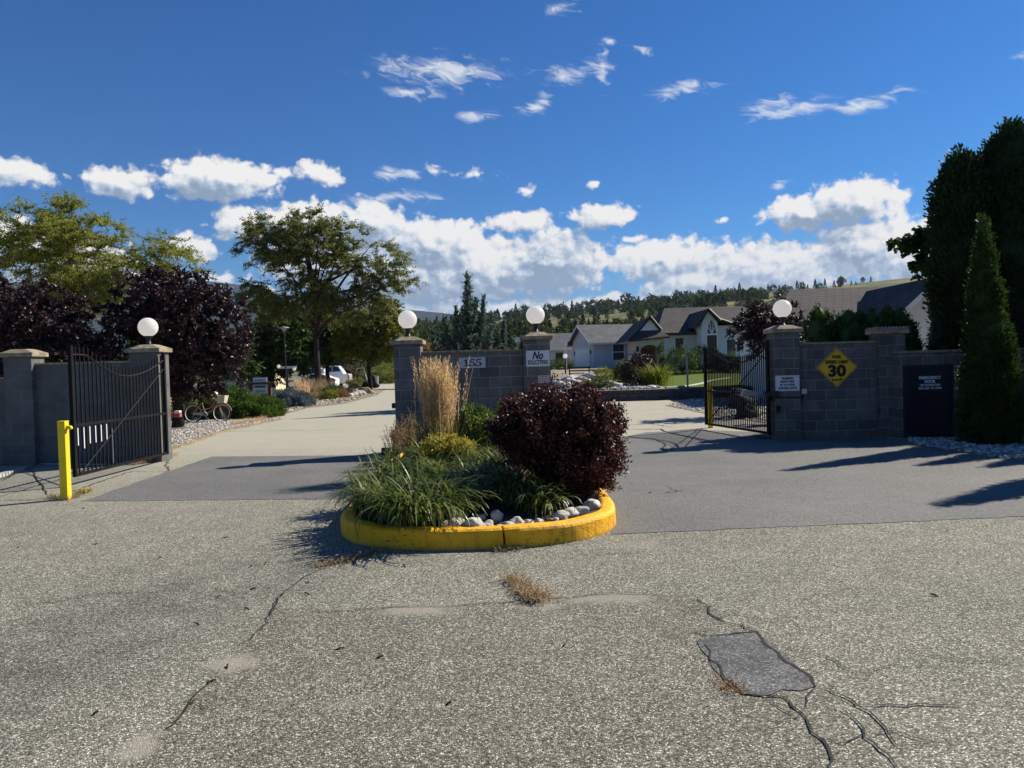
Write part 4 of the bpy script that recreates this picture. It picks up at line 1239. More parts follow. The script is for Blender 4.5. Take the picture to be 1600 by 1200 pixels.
# flood light and camera on the no-soliciting pillar
q = A(811, 531, DC + .2); t = thing('flood_light', 'small white flood light on a bracket left of the no soliciting pillar', 'flood light', (q.x, DC + .2, q.z))
m = MB(); m.cbox((q.x - .02, DC + .2, q.z), (.12, .14, .09)); m.build('lamp_head', M_white, t, bevel=.012)
m = MB(); m.tube([q + Vector((.04, 0, 0)), q + Vector((.05, 0, -.14)), Vector((d0 + .005, DC + .2, q.z - .22))], .014, 6); m.build('bracket', M_black, t)
m = MB(); q = A(611.5, 634, DC + .2); m.cbox((c0 - .045, DC + .2, q.z), (.086, .1, .1)); t = thing('sensor_box', 'black sensor box on the left side of the 155 wall pillar', 'sensor box', (c0 - .04, DC + .2, q.z)); m.build('sensor_case', M_black, t, bevel=.01)
m = MB(); m.cbox((c0 - .09, DC + .2, q.z), (.006, .06, .06)); m.build('sensor_lens', M_glass, t)

# ================================================================ POSTS
def post(label, x, D, w, H, mat=M_ypost, knob=True, z0=0):
    X = A(x, 700, D).x
    t = thing('yellow_post', label, 'post', (X, D, 0))
    m = MB(); m.box((X - w / 2, D - w / 2, z0), (X + w / 2, D + w / 2, H)); m.build('post_shaft', mat, t, bevel=.008)
    m = MB(); m.box((X - w / 2 - .002, D - w / 2 - .002, H), (X + w / 2 + .002, D + w / 2 + .002, H + .012)); m.build('post_cap', mat, t, bevel=.004)
    if knob:
        k = MB(); k.tube([(X + w / 2, D, H - .07), (X + w / 2 + .05, D, H - .08), (X + w / 2 + .06, D, H - .1)], [.03, .028, .02], 8); k.build('gate_catch', mat, t)
    return t
post('tall square yellow post standing in front of the open left gate', 100, 9.95, .10, 1.03)
post('yellow post behind the bars at the free end of the right gate', 1111, 17.9, .10, .95)
X = A(605, 704, 13.8).x
t = thing('gate_stop', 'short yellow and black stop post at the left edge of the island bed', 'gate stop', (X, 13.8, 0))
m = MB(); m.box((X - .01, 13.75, 0), (X + .07, 13.85, .17)); m.build('stop_post', M_ypost, t, bevel=.006)
m = MB(); m.box((X - .1, 13.74, .04), (X - .012, 13.86, .17)); m.build('rubber_block', M_black, t, bevel=.008)
# pale kerb strip at the left edge
m = MB(); a = G(-60, 762); b = G(38, 735)
dv = (b - a); n = Vector((-dv.y, dv.x, 0)).normalized() * .05
m.prism([tuple((a - n)[:2]), tuple((b - n)[:2]), tuple((b + n)[:2]), tuple((a + n)[:2])], 'z', .0, .06)
tag(m.build('kerb_strip', M_conc), kind='structure')
m = MB(); a = G(38, 736); b = G(64, 728); c = G(162, 729.5)
m.tube([a + Vector((0, 0, .03)), b + Vector((0, 0, .035)), c + Vector((0, 0, .035))], .02, 6)
tag(m.build('metal_rail', M_steel), 'thin grey metal edging along the foot of the left wall', 'edging')
# ================================================================ THE ISLAND
ICX, ICY, IRX, IRY = -.372, 7.78, 1.385, 1.22
def island_outline(inset=0.0, zoff=0):
    pts = []
    pts.append((-2.05 + inset, 14.1)); pts.append((-1.92 + inset, 10.5))
    for i in range(97):
        an = math.pi + math.pi * i / 96
        ex = 2.4
        ca, sa = math.cos(an), math.sin(an)
        x = (abs(ca) ** (2 / ex)) * (1 if ca > 0 else -1); y = (abs(sa) ** (2 / ex)) * -1
        pts.append((ICX + (IRX - inset) * x, ICY + (IRY - inset) * y))
    pts.append((1.0 - inset, 10.5)); pts.append((.66 - inset, 14.1))
    return pts
def kerb():
    out = island_outline(0); inn = island_outline(.145)
    prof_ = [(0.0, 0.0), (0.0, .08), (0.0, .15), (.008, .168), (.028, .184), (.06, .19), (.115, .19), (.135, .18), (.145, .16), (.145, 0.0)]
    rings = []
    for ins, z in prof_: rings.append([(x, y, z) for x, y in island_outline(ins)])
    def seg_mesh(i0, i1, name, t):
        V = []; Fc = []
        k = len(rings); ii = list(range(i0, i1 + 1))
        for r in rings:
            for i in ii:
                x, y, z = r[i]
                jit = .004 * math.sin(i * .5 + z * 12) + .002 * math.sin(i * 1.3)
                V.append(Vector((x + jit, y + jit, z + (.004 * math.sin(i * .35) if z > .1 else 0))))
        n = len(ii)
        m = MB(); m.v = V
        for a in range(k - 1):
            for b in range(n - 1):
                m.f.append([a * n + b, a * n + b + 1, (a + 1) * n + b + 1, (a + 1) * n + b]); m.uv += [(0, 0)] * 4
        m.f.append([a * n for a in range(k)]); m.uv += [(0, 0)] * k
        m.f.append([a * n + n - 1 for a in range(k)][::-1]); m.uv += [(0, 0)] * k
        m.build(name, M_yellow, t)
    t = thing('island_kerb', 'yellow painted concrete kerb curving round the planted island', 'kerb', (ICX, ICY, 0))
    tot = len(rings[0]) - 1
    # joint (crack) a little right of the middle of the nose
    jc = 2 + 52
    seg_mesh(0, jc, 'kerb_section', t)
    for r_i, r in enumerate(rings):
        pass
    # shift the first point of the second piece to leave an open joint
    for r in rings:
        a = Vector(r[jc]); b = Vector(r[jc + 1]); r[jc] = tuple(a + (b - a) * .42)
    seg_mesh(jc, tot, 'kerb_section', t)
kerb()
def soil_z(x, y):
    d = np.clip(1 - ((x - ICX) / 1.35) ** 2, 0, 1)
    return .13 + .10 * d * np.clip((y - 6.7) / 1.5, 0, 1)
def soil():
    inn = island_outline(.14)
    xs = np.arange(-2.05, 1.05, .06); ys = np.arange(6.6, 14.12, .08)
    X, Y = np.meshgrid(xs, ys); ok = inpoly(X.ravel(), Y.ravel(), inn).reshape(X.shape)
    Z = soil_z(X, Y) + rng.normal(0, .008, X.shape)
    n, k = X.shape; Fc = []
    for i in range(n - 1):
        for j in range(k - 1):
            if ok[i, j] or ok[i + 1, j] or ok[i, j + 1] or ok[i + 1, j + 1]: Fc.append([i * k + j, i * k + j + 1, (i + 1) * k + j + 1, (i + 1) * k + j])
    # keep soil inside the kerb: pull outside vertices down
    Z = np.where(ok, Z, .10)
    o = npmesh_idx('planting_bed', np.stack([X, Y, Z], -1).reshape(-1, 3), np.array(Fc), M_soil, None, True); tag(o, kind='structure')
soil()
def onbed(px, py, dz=0):
    p = G(px, py, .2)
    return Vector((p.x, p.y, float(soil_z(p.x, p.y)) + dz))
# bark chips and litter
pebbles('bark_litter', [(ICX - 1.2, 7.4), (ICX - .7, 6.8), (ICX + .7, 6.8), (ICX + 1.15, 7.4), (.8, 10), (-1.7, 10)], 900, .008, .02, simple('bark_chip', (.10, .07, .05), .9, .1, var=.4, scale=20), .17, 'dark bark litter on the island soil')
# island rocks
rk = [(697, 811, .075), (713, 811, .085), (741, 813, .11), (762, 811, .07), (777, 800, .075), (781, 813, .06), (795, 811, .065), (809, 808, .08), (724, 800, .06),
      (877, 799, .085), (892, 795, .085), (907, 791, .08), (925, 783, .10), (918, 768, .10), (893, 765, .07), (938, 776, .05), (700, 797, .06), (752, 801, .06), (866, 803, .05), (826, 806, .05), (842, 804, .045)]
for i, (x, y, r) in enumerate(rk):
    p = onbed(x, y + 4)
    lab = 'pale rounded stone in the row inside the front of the yellow kerb' if x < 850 else 'pale stone in the cluster below the purple shrub inside the kerb'
    o = blob((0, 0, 0), (r * random.uniform(.8, 1.05), r * .8, r * random.uniform(.6, .78)), M_rock, 'stone', None, 3, .16, i)
    o.location = (p.x, p.y, p.z + r * .35); o.rotation_euler = (0, 0, random.uniform(0, 6))
    tag(o, lab, 'stone', 'pale stones edging the island bed, front row' if x < 850 else 'pale stones edging the island bed, right cluster')

def grass_thing(name, label, cat, base, n, length, arch, width, mat, spread=.08, group=None, part='leaves', seg=6, lean0=.12, az=None, arch_sd=.3):
    t = thing(name, label, cat, base, group)
    base = Vector(base)
    az_ = rng.uniform(0, 6.283, n) if az is None else rng.normal(az[0], az[1], n)
    b = np.stack([base.x + rng.normal(0, spread, n), base.y + rng.normal(0, spread, n), np.full(n, base.z)], 1)
    V, Fc = blades(b, az_, length * rng.uniform(.6, 1.12, n), np.abs(rng.normal(arch, arch_sd, n)), width * rng.uniform(.7, 1.2, n), seg, lean0=lean0)
    V[:, 2] = np.maximum(V[:, 2], base.z + .004 if base.z < .05 else .02)
    npmesh_idx(part, V, Fc, mat, t, True)
    return t
dl = [(600, 800, 'drooping over the left end of the yellow kerb', .62), (640, 812, 'spilling over the kerb at the front left of the island', .66), (590, 770, 'at the far left edge of the island beside the kerb', .58),
      (668, 800, 'just left of the front row of stones', .62), (722, 790, 'behind the middle of the front row of stones', .55), (630, 770, 'in the second row at the left of the island', .62),
      (690, 765, 'in the middle of the island behind the stones', .6), (750, 772, 'right of the island middle, left of the purple shrub', .52), (800, 785, 'in front of the purple shrub, with arching pale leaves', .55),
      (840, 793, 'lowest one under the purple shrub near the stones', .42), (610, 740, 'at the left rear near the yellow stop post', .6), (660, 735, 'below the golden flowering shrub on the left', .62),
      (720, 738, 'in front of the golden flowering shrub on the right', .6), (770, 745, 'next to the grey-green twiggy shrub', .55), (775, 775, 'in the shade left of the purple shrub foot', .5), (585, 790, 'tipping outward at the leftmost corner of the kerb', .5), (700, 806, 'hanging over the front of the kerb beside the first stones', .56), (655, 815, 'with the longest leaves draped down the front of the kerb', .68)]
for x, y, w_, L in dl:
    p = onbed(x, y)
    p.x = max(p.x, -1.62); p.y = max(p.y, 6.85)
    grass_thing('daylily', 'green strappy daylily clump ' + w_, 'daylily', p, 230, L * 1.08, 1.95, .017, L_daylily, .085, 'daylilies in the island bed', seg=7, lean0=.25, arch_sd=.5)
# feather reed grass
p = Vector((A(687, 680, 11.2).x, 11.2, .2))
t = grass_thing('feather_reed_grass', 'tall tan feather reed grass in front of the island wall', 'ornamental grass', p, 420, .85, .7, .012, L_reedleaf, .13, part='leaves', lean0=.15)
n = 330
az = rng.uniform(0, 6.283, n); b = np.stack([p.x + rng.normal(0, .095, n), p.y + rng.normal(0, .12, n), np.full(n, .2)], 1)
ln = 1.52 * rng.uniform(.72, 1.05, n); ar = np.clip(np.abs(rng.normal(.10, .07, n)), 0, .19)
V, Fc = blades(b, az, ln, ar, np.full(n, .006), 5, lean0=.07); npmesh_idx('stem', V, Fc, L_straw, t)
# plumes: leaves clustered along the upper third of each stem
tt = np.linspace(.58, 1, 46)
Ps = []; Ds = []
for i in range(n):
    k = tt; th = .07 * 1.0 * .6 + ar[i] * k ** 1.5 * .55
    x = ln[i] * k * np.sin(th); z = ln[i] * k * np.cos(th)
    w = .016 * np.sin(np.pi * (k - .56) / .46) ** .8 + .003
    P = np.stack([b[i, 0] + np.cos(az[i]) * x, b[i, 1] + np.sin(az[i]) * x, .2 + z], 1) + rng.normal(0, 1, (len(k), 3)) * w[:, None] * .6
    Ps.append(P); Ds.append(np.tile([np.cos(az[i]) * .3, np.sin(az[i]) * .3, 1.0], (len(k), 1)) + rdir(len(k)) * .35)
V = leaves(np.vstack(Ps), np.vstack(Ds), .042, .22); npmesh('plume', V, len(V) // 4, 4, L_straw, t)
# golden flowering shrub, green weed, dark bush, twiggy plants
mound('golden_shrub', 'low shrub covered in golden yellow flowers below the reed grass', 'shrub', (A(697, 700, 10.2).x, 10.2, .2), (.40, .34, .50), L_goldfl, .035, 110, 60, .07, asp=.5)
mound('green_shrub', 'dark green leafy shrub between reed grass and purple shrub', 'shrub', (A(742, 690, 11.6).x, 11.6, .2), (.34, .3, .78), L_green, .07, 80, 50, .1)
t = thing('tall_weed', 'bright light green leafy weed standing left of the purple shrub', 'weed', (A(757, 690, 10.6).x, 10.6, .2))
bx_, Ps, Ds = t.location, [], []
sm = MB()
for k in range(16):
    x = bx_.x + rng.normal(0, .07); y = bx_.y + rng.normal(0, .07); H = rng.uniform(.55, .98); lx, ly = rng.normal(0, .09, 2)
    sm.tube([(x, y, .2), (x + lx * .5, y + ly * .5, .2 + H * .5), (x + lx, y + ly, .2 + H)], [.006, .005, .003], 4)
    q = rng.random(90) ** .8
    P = np.stack([x + lx * q, y + ly * q, .2 + H * q], 1); d = rdir(90); d[:, 2] = np.abs(d[:, 2]) * .6
    Ps.append(P + d * .03); Ds.append(d + np.array([0, 0, .3]))
V = leaves(np.vstack(Ps), np.vstack(Ds), .075, .3); npmesh('leaves', V, len(V) // 4, 4, L_weed, t); sm.build('stem', L_weed, t)
for x, y, D, H, sp, lab, mt in ((803, 730, 9.3, .42, .20, 'grey-green twiggy shrub in front of the purple shrub', L_drygrey), (616, 700, 12.2, .52, .16, 'brown dried plant at the left rear of the island', L_dry), (640, 690, 12.8, .6, .18, 'brown dried seed heads against the base of the left island pillar', L_dry)):
    p = (A(x, y, D).x, D, .2); t = thing('dried_plant', lab, 'dried plant', p); m = MB(); Ps = []; Ds = []
    for k in range(46):
        a = rng.uniform(0, 6.28); rr = rng.uniform(0, sp); h_ = H * rng.uniform(.6, 1.1); e = Vector((p[0] + math.cos(a) * (rr + .5 * rr), p[1] + math.sin(a) * rr * 1.5, .2 + h_))
        s_ = Vector((p[0] + math.cos(a) * rr * .4, p[1] + math.sin(a) * rr * .4, .2))
        m.tube([s_, s_.lerp(e, .5) + Vector((0, 0, .03)), e], [.004, .003, .002], 3, cap=False)
        q = rng.random((30, 1)) ** .6
        Ps.append(np.array(s_) * (1 - q) + np.array(e) * q + rng.normal(0, .02, (30, 3))); Ds.append(rdir(30) * .7 + np.array([0, 0, .8]))
    m.build('stem', L_dry, t); V = leaves(np.vstack(Ps), np.vstack(Ds), .034, .3); npmesh('leaves', V, len(V) // 4, 4, mt, t)
# the big purple shrub
pb = Vector((A(882, 770, 8.15).x, 8.15, .2))
t = thing('purple_shrub', 'large rounded dark purple shrub at the right of the island', 'shrub', pb)
cx = A(874, 690, 8.15)
ells = [((cx.x, 8.15, .76), (.63, .62, .48)), ((cx.x - .24, 8.1, .88), (.42, .5, .33)), ((cx.x + .16, 8.15, .72), (.48, .55, .44)), ((cx.x + .22, 8.05, .50), (.34, .4, .24)), ((cx.x + .34, 8.2, .64), (.27, .35, .38)), ((cx.x - .1, 8.1, .95), (.46, .42, .25))]
Cs = []; outs = []
for c_, r_ in ells:
    d = rdir(170); C = np.array(c_) + d * rng.uniform(.55, 1.02, (170, 1)) * np.array(r_); Cs.append(C); outs.append(d)
for k_ in range(46):
    dv = rdir(1)[0]; dv[2] = abs(dv[2]); dv = dv / np.linalg.norm(dv)
    b0 = np.array([cx.x, 8.15, .76]) + dv * np.array([.62, .6, .44])
    for q_ in range(3): Cs.append((b0 + (dv * .5 + np.array([0, 0, .5])) * .045 * q_)[None]); outs.append(dv[None])
C = np.vstack(Cs); d = np.vstack(outs)
Pl = []; Dl = []; bm_ = MB()
for i in range(len(C)):
    k = 74; ln = .16 * rng.uniform(.5, 1.4); dv = unit((d[i] * .8 + rdir(1)[0] * .6 + np.array([0, 0, .35]))[None])[0]
    q = rng.random((k, 1)); P = C[i] + dv * ln * q + rng.normal(0, .03, (k, 3)); Pl.append(P); Dl.append(dv * .5 + rdir(k) + np.array([0, 0, .1]))
    if i % 4 == 0: bm_.tube([pb + Vector((0, 0, .05)), pb.lerp(Vector(C[i]), .5) + Vector((0, 0, -.05)), Vector(C[i])], [.016, .010, .004], 4, cap=False)
V = leaves(np.vstack(Pl), np.vstack(Dl), .036, .55, .1)
npmesh('foliage', V, len(V) // 4, 4, L_plumbush, t); bm_.build('stem', M_darkbark, t)

# weeds in the asphalt
def weedpatch(name, label, pts, n, L, mat, width=.006, cat='weeds'):
    pts = [G(x, y) for x, y in pts]
    B = []
    for _ in range(n):
        s = rng.random() * (len(pts) - 1); i = min(int(s), len(pts) - 2); p = pts[i].lerp(pts[i + 1], s - i)
        B.append((p.x + rng.normal(0, .035), p.y + rng.normal(0, .045), .01))
    B = np.array(B)
    V, Fc = blades(B, rng.uniform(0, 6.28, n), L * rng.uniform(.4, 1.2, n), rng.uniform(.6, 2.0, n), np.full(n, width), 4, lean0=.5)
    V[:, 2] = np.maximum(V[:, 2], .008)
    t = thing(name, label, cat, tuple(pts[0][:2]) + (0,))
    npmesh_idx('leaves', V, Fc, mat, t)
weedpatch('dry_weed', 'rusty dry weeds in the crack left of the island nose', [(500, 886), (540, 878), (598, 862)], 420, .07, L_dry)
weedpatch('dry_weed', 'dry brown weed tuft in the road in front of the island', [(800, 905), (815, 925), (838, 942), (845, 930)], 700, .10, L_dry)
weedpatch('green_weed', 'small dark green weed at the foot of the yellow kerb, right side', [(858, 850), (882, 846)], 260, .06, L_green, .012)
weedpatch('dry_weed', 'thin dry weeds along the base of the yellow kerb near its joint', [(775, 862), (812, 858)], 260, .06, L_drygrey)
weedpatch('dry_weed', 'dry weeds round the foot of the tall yellow post', [(75, 778), (100, 782), (125, 776)], 420, .10, L_dry)
weedpatch('green_weed', 'small yellow-green weed right of the tall yellow post', [(128, 771), (136, 770)], 90, .12, L_goldfl, .012)
weedpatch('dry_weed', 'straw coloured weeds under the hinge of the left gate', [(205, 727), (240, 722), (275, 712)], 900, .14, L_straw)
weedpatch('dry_weed', 'grey-green weed under the hinge of the right gate', [(1178, 684), (1198, 686)], 260, .14, L_drygrey)
weedpatch('dry_weed', 'rusty weed at the corner of the asphalt patch', [(1130, 1068), (1150, 1083)], 160, .035, L_orange, .004)

weedpatch('dry_weed', 'straw coloured weeds along the road edge of the pebble bed by the bicycle', [(258, 706), (300, 694), (345, 677), (400, 665), (440, 656)], 1500, .10, L_straw)
weedpatch('dry_weed', 'dry orange grass at the right-hand foot of the green juniper', [(365, 664), (395, 659), (415, 655)], 900, .22, L_straw)
weedpatch('dry_weed', 'sparse dry weeds along the road edge beyond the blue juniper', [(445, 647), (480, 638), (540, 631), (590, 618)], 700, .12, L_dry)
weedpatch('dry_weed', 'dry weeds fringing the pebbles seen left of the right gate', [(1040, 634), (1095, 622)], 400, .12, L_straw)
# ================================================================ PLANTING BEDS BEHIND THE LEFT LANE
bedA = gp([(256, 702), (300, 690), (345, 672), (400, 662), (438, 656), (437, 642), (400, 640), (250, 650)])
bedA = [G(256, 704), G(300, 691), G(345, 674), G(400, 663), G(438, 656), G(440, 640), G(180, 652)]
flat_poly('gravel_bed', [tuple(p)[:2] for p in bedA], M_tanpeb, z=.02)
pebbles('pebble_bed', [G(256, 703), G(300, 690), G(345, 673), G(400, 662.5), G(436, 655.5), G(432, 648), G(250, 660)], 9000, .015, .04, M_pebble, .0, 'pale river pebbles between the bicycle and the road')
bedB = [G(440, 648), G(480, 637.5), G(540, 630), G(590, 617), G(604, 608), G(560, 606.5), G(470, 607), G(380, 610), G(150, 618), G(150, 652), G(400, 642)]
flat_poly('gravel_bed', [tuple(p)[:2] for p in bedB], M_dust, z=.02)
pebbles('pebble_bed', [G(445, 645), G(480, 636), G(540, 629), G(590, 616), G(575, 610), (G(470, 622))], 5200, .03, .08, M_tanpeb, .0, 'tan pebbles along the bed edge beyond the juniper')
flat_poly('lawn_patch', [tuple(p)[:2] for p in (G(262, 664), G(300, 662), G(300, 655), G(240, 656))], M_lawn, z=.03)
# juniper mound by the bicycle
def juniper(name, label, base, rad, mat, n=5200, L=.22, group=None, seed=0, w=.028):
    base = Vector(base); t = thing(name, label, 'juniper', base, group)
    d = rdir(n); d[:, 2] = np.abs(d[:, 2])
    mod = 1 + .09 * np.sin(4 * d[:, 0] * 2 + seed) + .08 * np.sin(7 * d[:, 1] * 2 + seed * 2) + .06 * np.sin(11 * d[:, 0] - 9 * d[:, 1])
    P = np.array(base) + d * np.array(rad) * (rng.uniform(.70, 1.0, n) * mod)[:, None]
    # each spray: a bunch of small needles
    k = 7
    D = d * .8 + rdir(n) * .35 + np.array([0, 0, .55]); D = unit(D)
    q = rng.random((n, k, 1))
    PP = P[:, None, :] + D[:, None, :] * L * q + rng.normal(0, L * .10, (n, k, 3))
    DD = np.repeat(D[:, None, :], k, 1) + rng.normal(0, .35, (n, k, 3))
    V = leaves(PP.reshape(-1, 3), DD.reshape(-1, 3), L * .55, w / (L * .55))
    V[:, 2] = np.maximum(V[:, 2], base.z + .01)
    npmesh('foliage', V, len(V) // 4, 4, mat, t)
    blob(base + Vector((0, 0, .0)), [r * .74 for r in rad], mat, 'inner_growth', t, 3, .05, seed, flat=0)
    return t
def at(px, D, z=0): return (A(px, 600, D).x, D, z)
juniper('juniper_shrub', 'broad bright green juniper mound behind the bicycle', at(350, 27.9), (1.85, 1.5, .92), L_jun, 11000, .16)
juniper('juniper_shrub', 'right-hand lobe of low green juniper reaching the road edge', at(398, 27.4), (.95, 1.1, .68), L_jun, 5000, .15, seed=3)
juniper('juniper_shrub', 'blue-grey juniper spreading behind the green mound', at(345, 32.5), (1.5, 1.0, .98), L_bluejun, 5200, .3, seed=5)
juniper('juniper_shrub', 'blue-grey juniper right of the community notice sign, at the lamp post foot', at(453, 34.6), (.88, .9, .62), L_bluejun, 4600, .22, seed=8)
juniper('juniper_shrub', 'dark juniper low behind the right end of the green mound', at(428, 37), (.8, .9, .55), L_spruce, 2600, .28, seed=9)
def tuft(label, px, D, H, mat=L_straw, n=170, sp=.12, z=0, name='ornamental_grass'):
    return grass_thing(name, label, 'ornamental grass', at(px, D, z), n, H, .55, .022, mat, sp, lean0=.2)
tuft('tan grass tuft right of the left gate pillar', 270, 28.5, 1.25, n=260, sp=.2)
tuft('small tan grass tuft above the blue juniper, left of the notice sign', 308, 36, 1.3)
tuft('orange-tan grass clump beside the parked cars', 475, 47, 1.4, n=150, sp=.2)
tuft('brown grass clump at the foot of the big locust tree', 495, 50, 1.35, L_dry, 200, .3)
tuft('brown grass clump right of the locust trunk', 508, 49, 1.1, L_dry, 200, .3)
mound('round_shrub', 'clipped round dark green shrub in front of the white cars', 'shrub', at(522, 46), (.8, .7, .72), L_green, .08, 90, 40, .16)
mound('round_shrub', 'low olive shrub, left of the pair on the tan gravel', 'shrub', at(513, 42), (.58, .5, .58), L_lime, .07, 70, 34, .12)
mound('round_shrub', 'low olive brown shrub, right of the pair on the tan gravel', 'shrub', at(532, 44), (.5, .45, .52), L_orange, .07, 70, 30, .12)
mound('round_shrub', 'small tan ground shrub right of the blue juniper', 'shrub', at(493, 43), (.55, .45, .35), L_dry, .07, 60, 30, .1)
mound('round_shrub', 'dark reddish low plant beside the boulders', 'shrub', at(547, 47), (.45, .4, .55), L_plumbush, .07, 50, 30, .12)
for i, (x, D, r, lab, mt) in enumerate(((553, 47, .4, 'white quartz boulder beside the dark low plant', M_rock), (571, 49, .48, 'large brown boulder at the end of the tan gravel bed', M_brownrock), (562, 48, .3, 'small pale boulder left of the large brown one', M_rock),
                                 (205 + 20, 31, .55, 'grey boulder behind the left gate, below the tan grass', M_rock), (545, 45.5, .28, 'low pale rock between the gravel shrubs', M_rock))):
    p = at(x, D); o = blob((0, 0, 0), (r * 1.1, r * .8, r * .75), mt, 'boulder', None, 3, .2, 40 + i); o.location = (p[0], p[1], r * .3); tag(o, lab, 'boulder')

# ---- the parked bicycle
def bicycle():
    o = Vector(at(322, 25.4)); sc = .90
    t = thing('bicycle', 'old pink step-through bicycle with basket leaning on the juniper', 'bicycle', o)
    def P(x, z, y=0): return o + Vector((x * sc, y * sc + .06 * z, z * sc))
    Rw = .335; xr, xf = -.53, .53
    for nm, x in (('wheel', xr), ('wheel', xf)):
        m = MB(); pts = [P(x + Rw * math.cos(a), Rw + Rw * math.sin(a)) for a in np.linspace(0, 2 * math.pi, 41)]
        m.tube(pts, .019, 6, cap=False); w = m.build('wheel', M_tyre, t, smooth=True)
        m = MB(); pts = [P(x + (Rw - .032) * math.cos(a), Rw + (Rw - .032) * math.sin(a)) for a in np.linspace(0, 2 * math.pi, 41)]
        m.tube(pts, .014, 5, cap=False); m.build('rim', M_white, w)
        m = MB()
        for a in np.linspace(0, 2 * math.pi, 19)[:-1]: m.tube([P(x, Rw), P(x + (Rw - .04) * math.cos(a), Rw + (Rw - .04) * math.sin(a))], .003, 3)
        m.tube([P(x, Rw, -.05), P(x, Rw, .05)], .025, 8); m.build('spokes', M_steel, w)
        m = MB(); s0, s1 = (70, 200) if x < 0 else (10, 150)
        pts = [P(x + (Rw + .035) * math.cos(R(a)), Rw + (Rw + .035) * math.sin(R(a))) for a in np.linspace(s0, s1, 16)]
        m.tube(pts, .022, 6); m.build('mudguard', M_pink, t)
    f = MB()
    bb = (-.08, .30); st = (-.22, .78); hd1 = (.34, .86); hd2 = (.38, .70)
    f.tube([P(*bb), P(*st)], .018, 8); f.tube([P(*hd1), P(*hd2)], .022, 8)
    f.tube([P(*hd2), P(.16, .42), P(*bb)], .019, 8); f.tube([P(.35, .82), P(.10, .52), P(-.13, .46)], .015, 8)
    for y in (-.04, .04):
        f.tube([P(*bb, y), P(xr, Rw, y)], .010, 6); f.tube([P(st[0], .7, y * .6), P(xr, Rw, y)], .009, 6)
        f.tube([P(*hd2, y * .5), P(.46, .58, y), P(xf, Rw, y)], .012, 6)
    f.build('frame', M_pink, t)
    s = MB(); s.tube([P(-.36, .89), P(-.28, .90), P(-.16, .885), P(-.08, .88)], [.055, .07, .045, .02], 8); s.tube([P(*st), P(-.24, .87)], .013, 6); s.build('saddle', simple('brown_leather', (.06, .03, .02)), t)
    h = MB(); h.tube([P(.33, .88), P(.31, .98)], .013, 6); h.tube([P(.12, 1.0, -.26), P(.28, 1.03, -.18), P(.32, 1.0, 0), P(.28, 1.03, .18), P(.12, 1.0, .26)], .012, 6); h.build('handlebar', M_steel, t)
    b = MB()
    for k in range(5): z = .70 + k * .07; e = .13 + k * .012; c = P(.56, z); 
    def ring(z, e): return [P(.56 - e, z, -e * 1.2), P(.56 + e, z, -e * 1.2), P(.56 + e, z, e * 1.2), P(.56 - e, z, e * 1.2)]
    lo, hi = ring(.70, .12), ring(.98, .17)
    for q in range(4): b.face([lo[q], lo[(q + 1) % 4], hi[(q + 1) % 4], hi[q]])
    b.face(lo); b.build('basket', simple('pale_wicker', (.52, .47, .36), .9), t)
    c = MB(); c.lathe(P(-.08, .30), [(.001, 0)], 3) if False else None
    c.tube([P(-.08, .30, -.07), P(-.08, .30, .07)], .07, 12); c.tube([P(-.08, .30, -.08), P(.0, .16, -.08)], .012, 5); c.cbox(P(.02, .155, -.11), (.09, .07, .025))
    c.tube([P(-.08, .30, .08), P(-.16, .44, .08)], .012, 5); c.cbox(P(-.17, .45, .11), (.09, .07, .025)); c.build('crank', M_steel, t)
    g = MB(); g.prism([tuple((P(-.5, .36).x, P(-.5, .36).z)), (P(-.1, .37).x, P(-.1, .37).z), (P(0, .31).x, P(0, .31).z), (P(-.1, .24).x, P(-.1, .24).z), (P(-.5, .30).x, P(-.5, .30).z)], 'y', o.y - .035, o.y - .02); g.build('chain_guard', M_cream, t)
    bag = blob(P(.30, 1.06), (.09, .08, .07), M_white, 'handlebar_cover', t, 2, .15, 3)
bicycle()

# ---- notice sign with timber posts
def notice():
    D = 34.0; xl, xr = A(389, 600, D).x, A(424, 600, D).x
    t = thing('community_sign', 'timber framed notice sign with white and green boards beyond the juniper', 'notice sign', ((xl + xr) / 2, D, 0))
    for x in (xl, xr - .14):
        m = MB(); m.box((x, D - .08, 0), (x + .14, D + .08, 1.10)); m.build('post', M_wood, t)
    m = MB(); m.box((xl - .17, D - .2, 1.10), (xr + .2, D + .2, 1.19)); m.build('roof_beam', M_wood, t)
    cx = (A(396, 600, D).x + A(419, 600, D).x) / 2; w = 22 / F * D; zt = A(400, 590, D).z; zb = A(400, 615, D).z
    m = MB(); m.box((cx - w / 2, D - .10, zb), (cx + w / 2, D - .082, zt)); m.build('notice_board', M_signwhite, t)
    m = MB(); m.box((cx - w * .40, D - .108, zb + .26), (cx + w * .40, D - .102, zb + .48)); m.build('green_panel', M_green, t)
    m = MB()
    for zz, k in ((.60, 5), (.13, 6), (.07, 7)):
        for j in range(k): m.cbox((cx - w * .36 + (j + .5) * w * .72 / k, D - .104, zb + zz), (w * .72 / k * .7, .004, .035))
    m.build('small_print', M_inkblue, t)
    m = MB(); m.box((cx - w * .45, D - .12, 1.03), (cx + w * .5, D - .1, 1.09)); m.build('header_strip', M_signgrey, t)
notice()
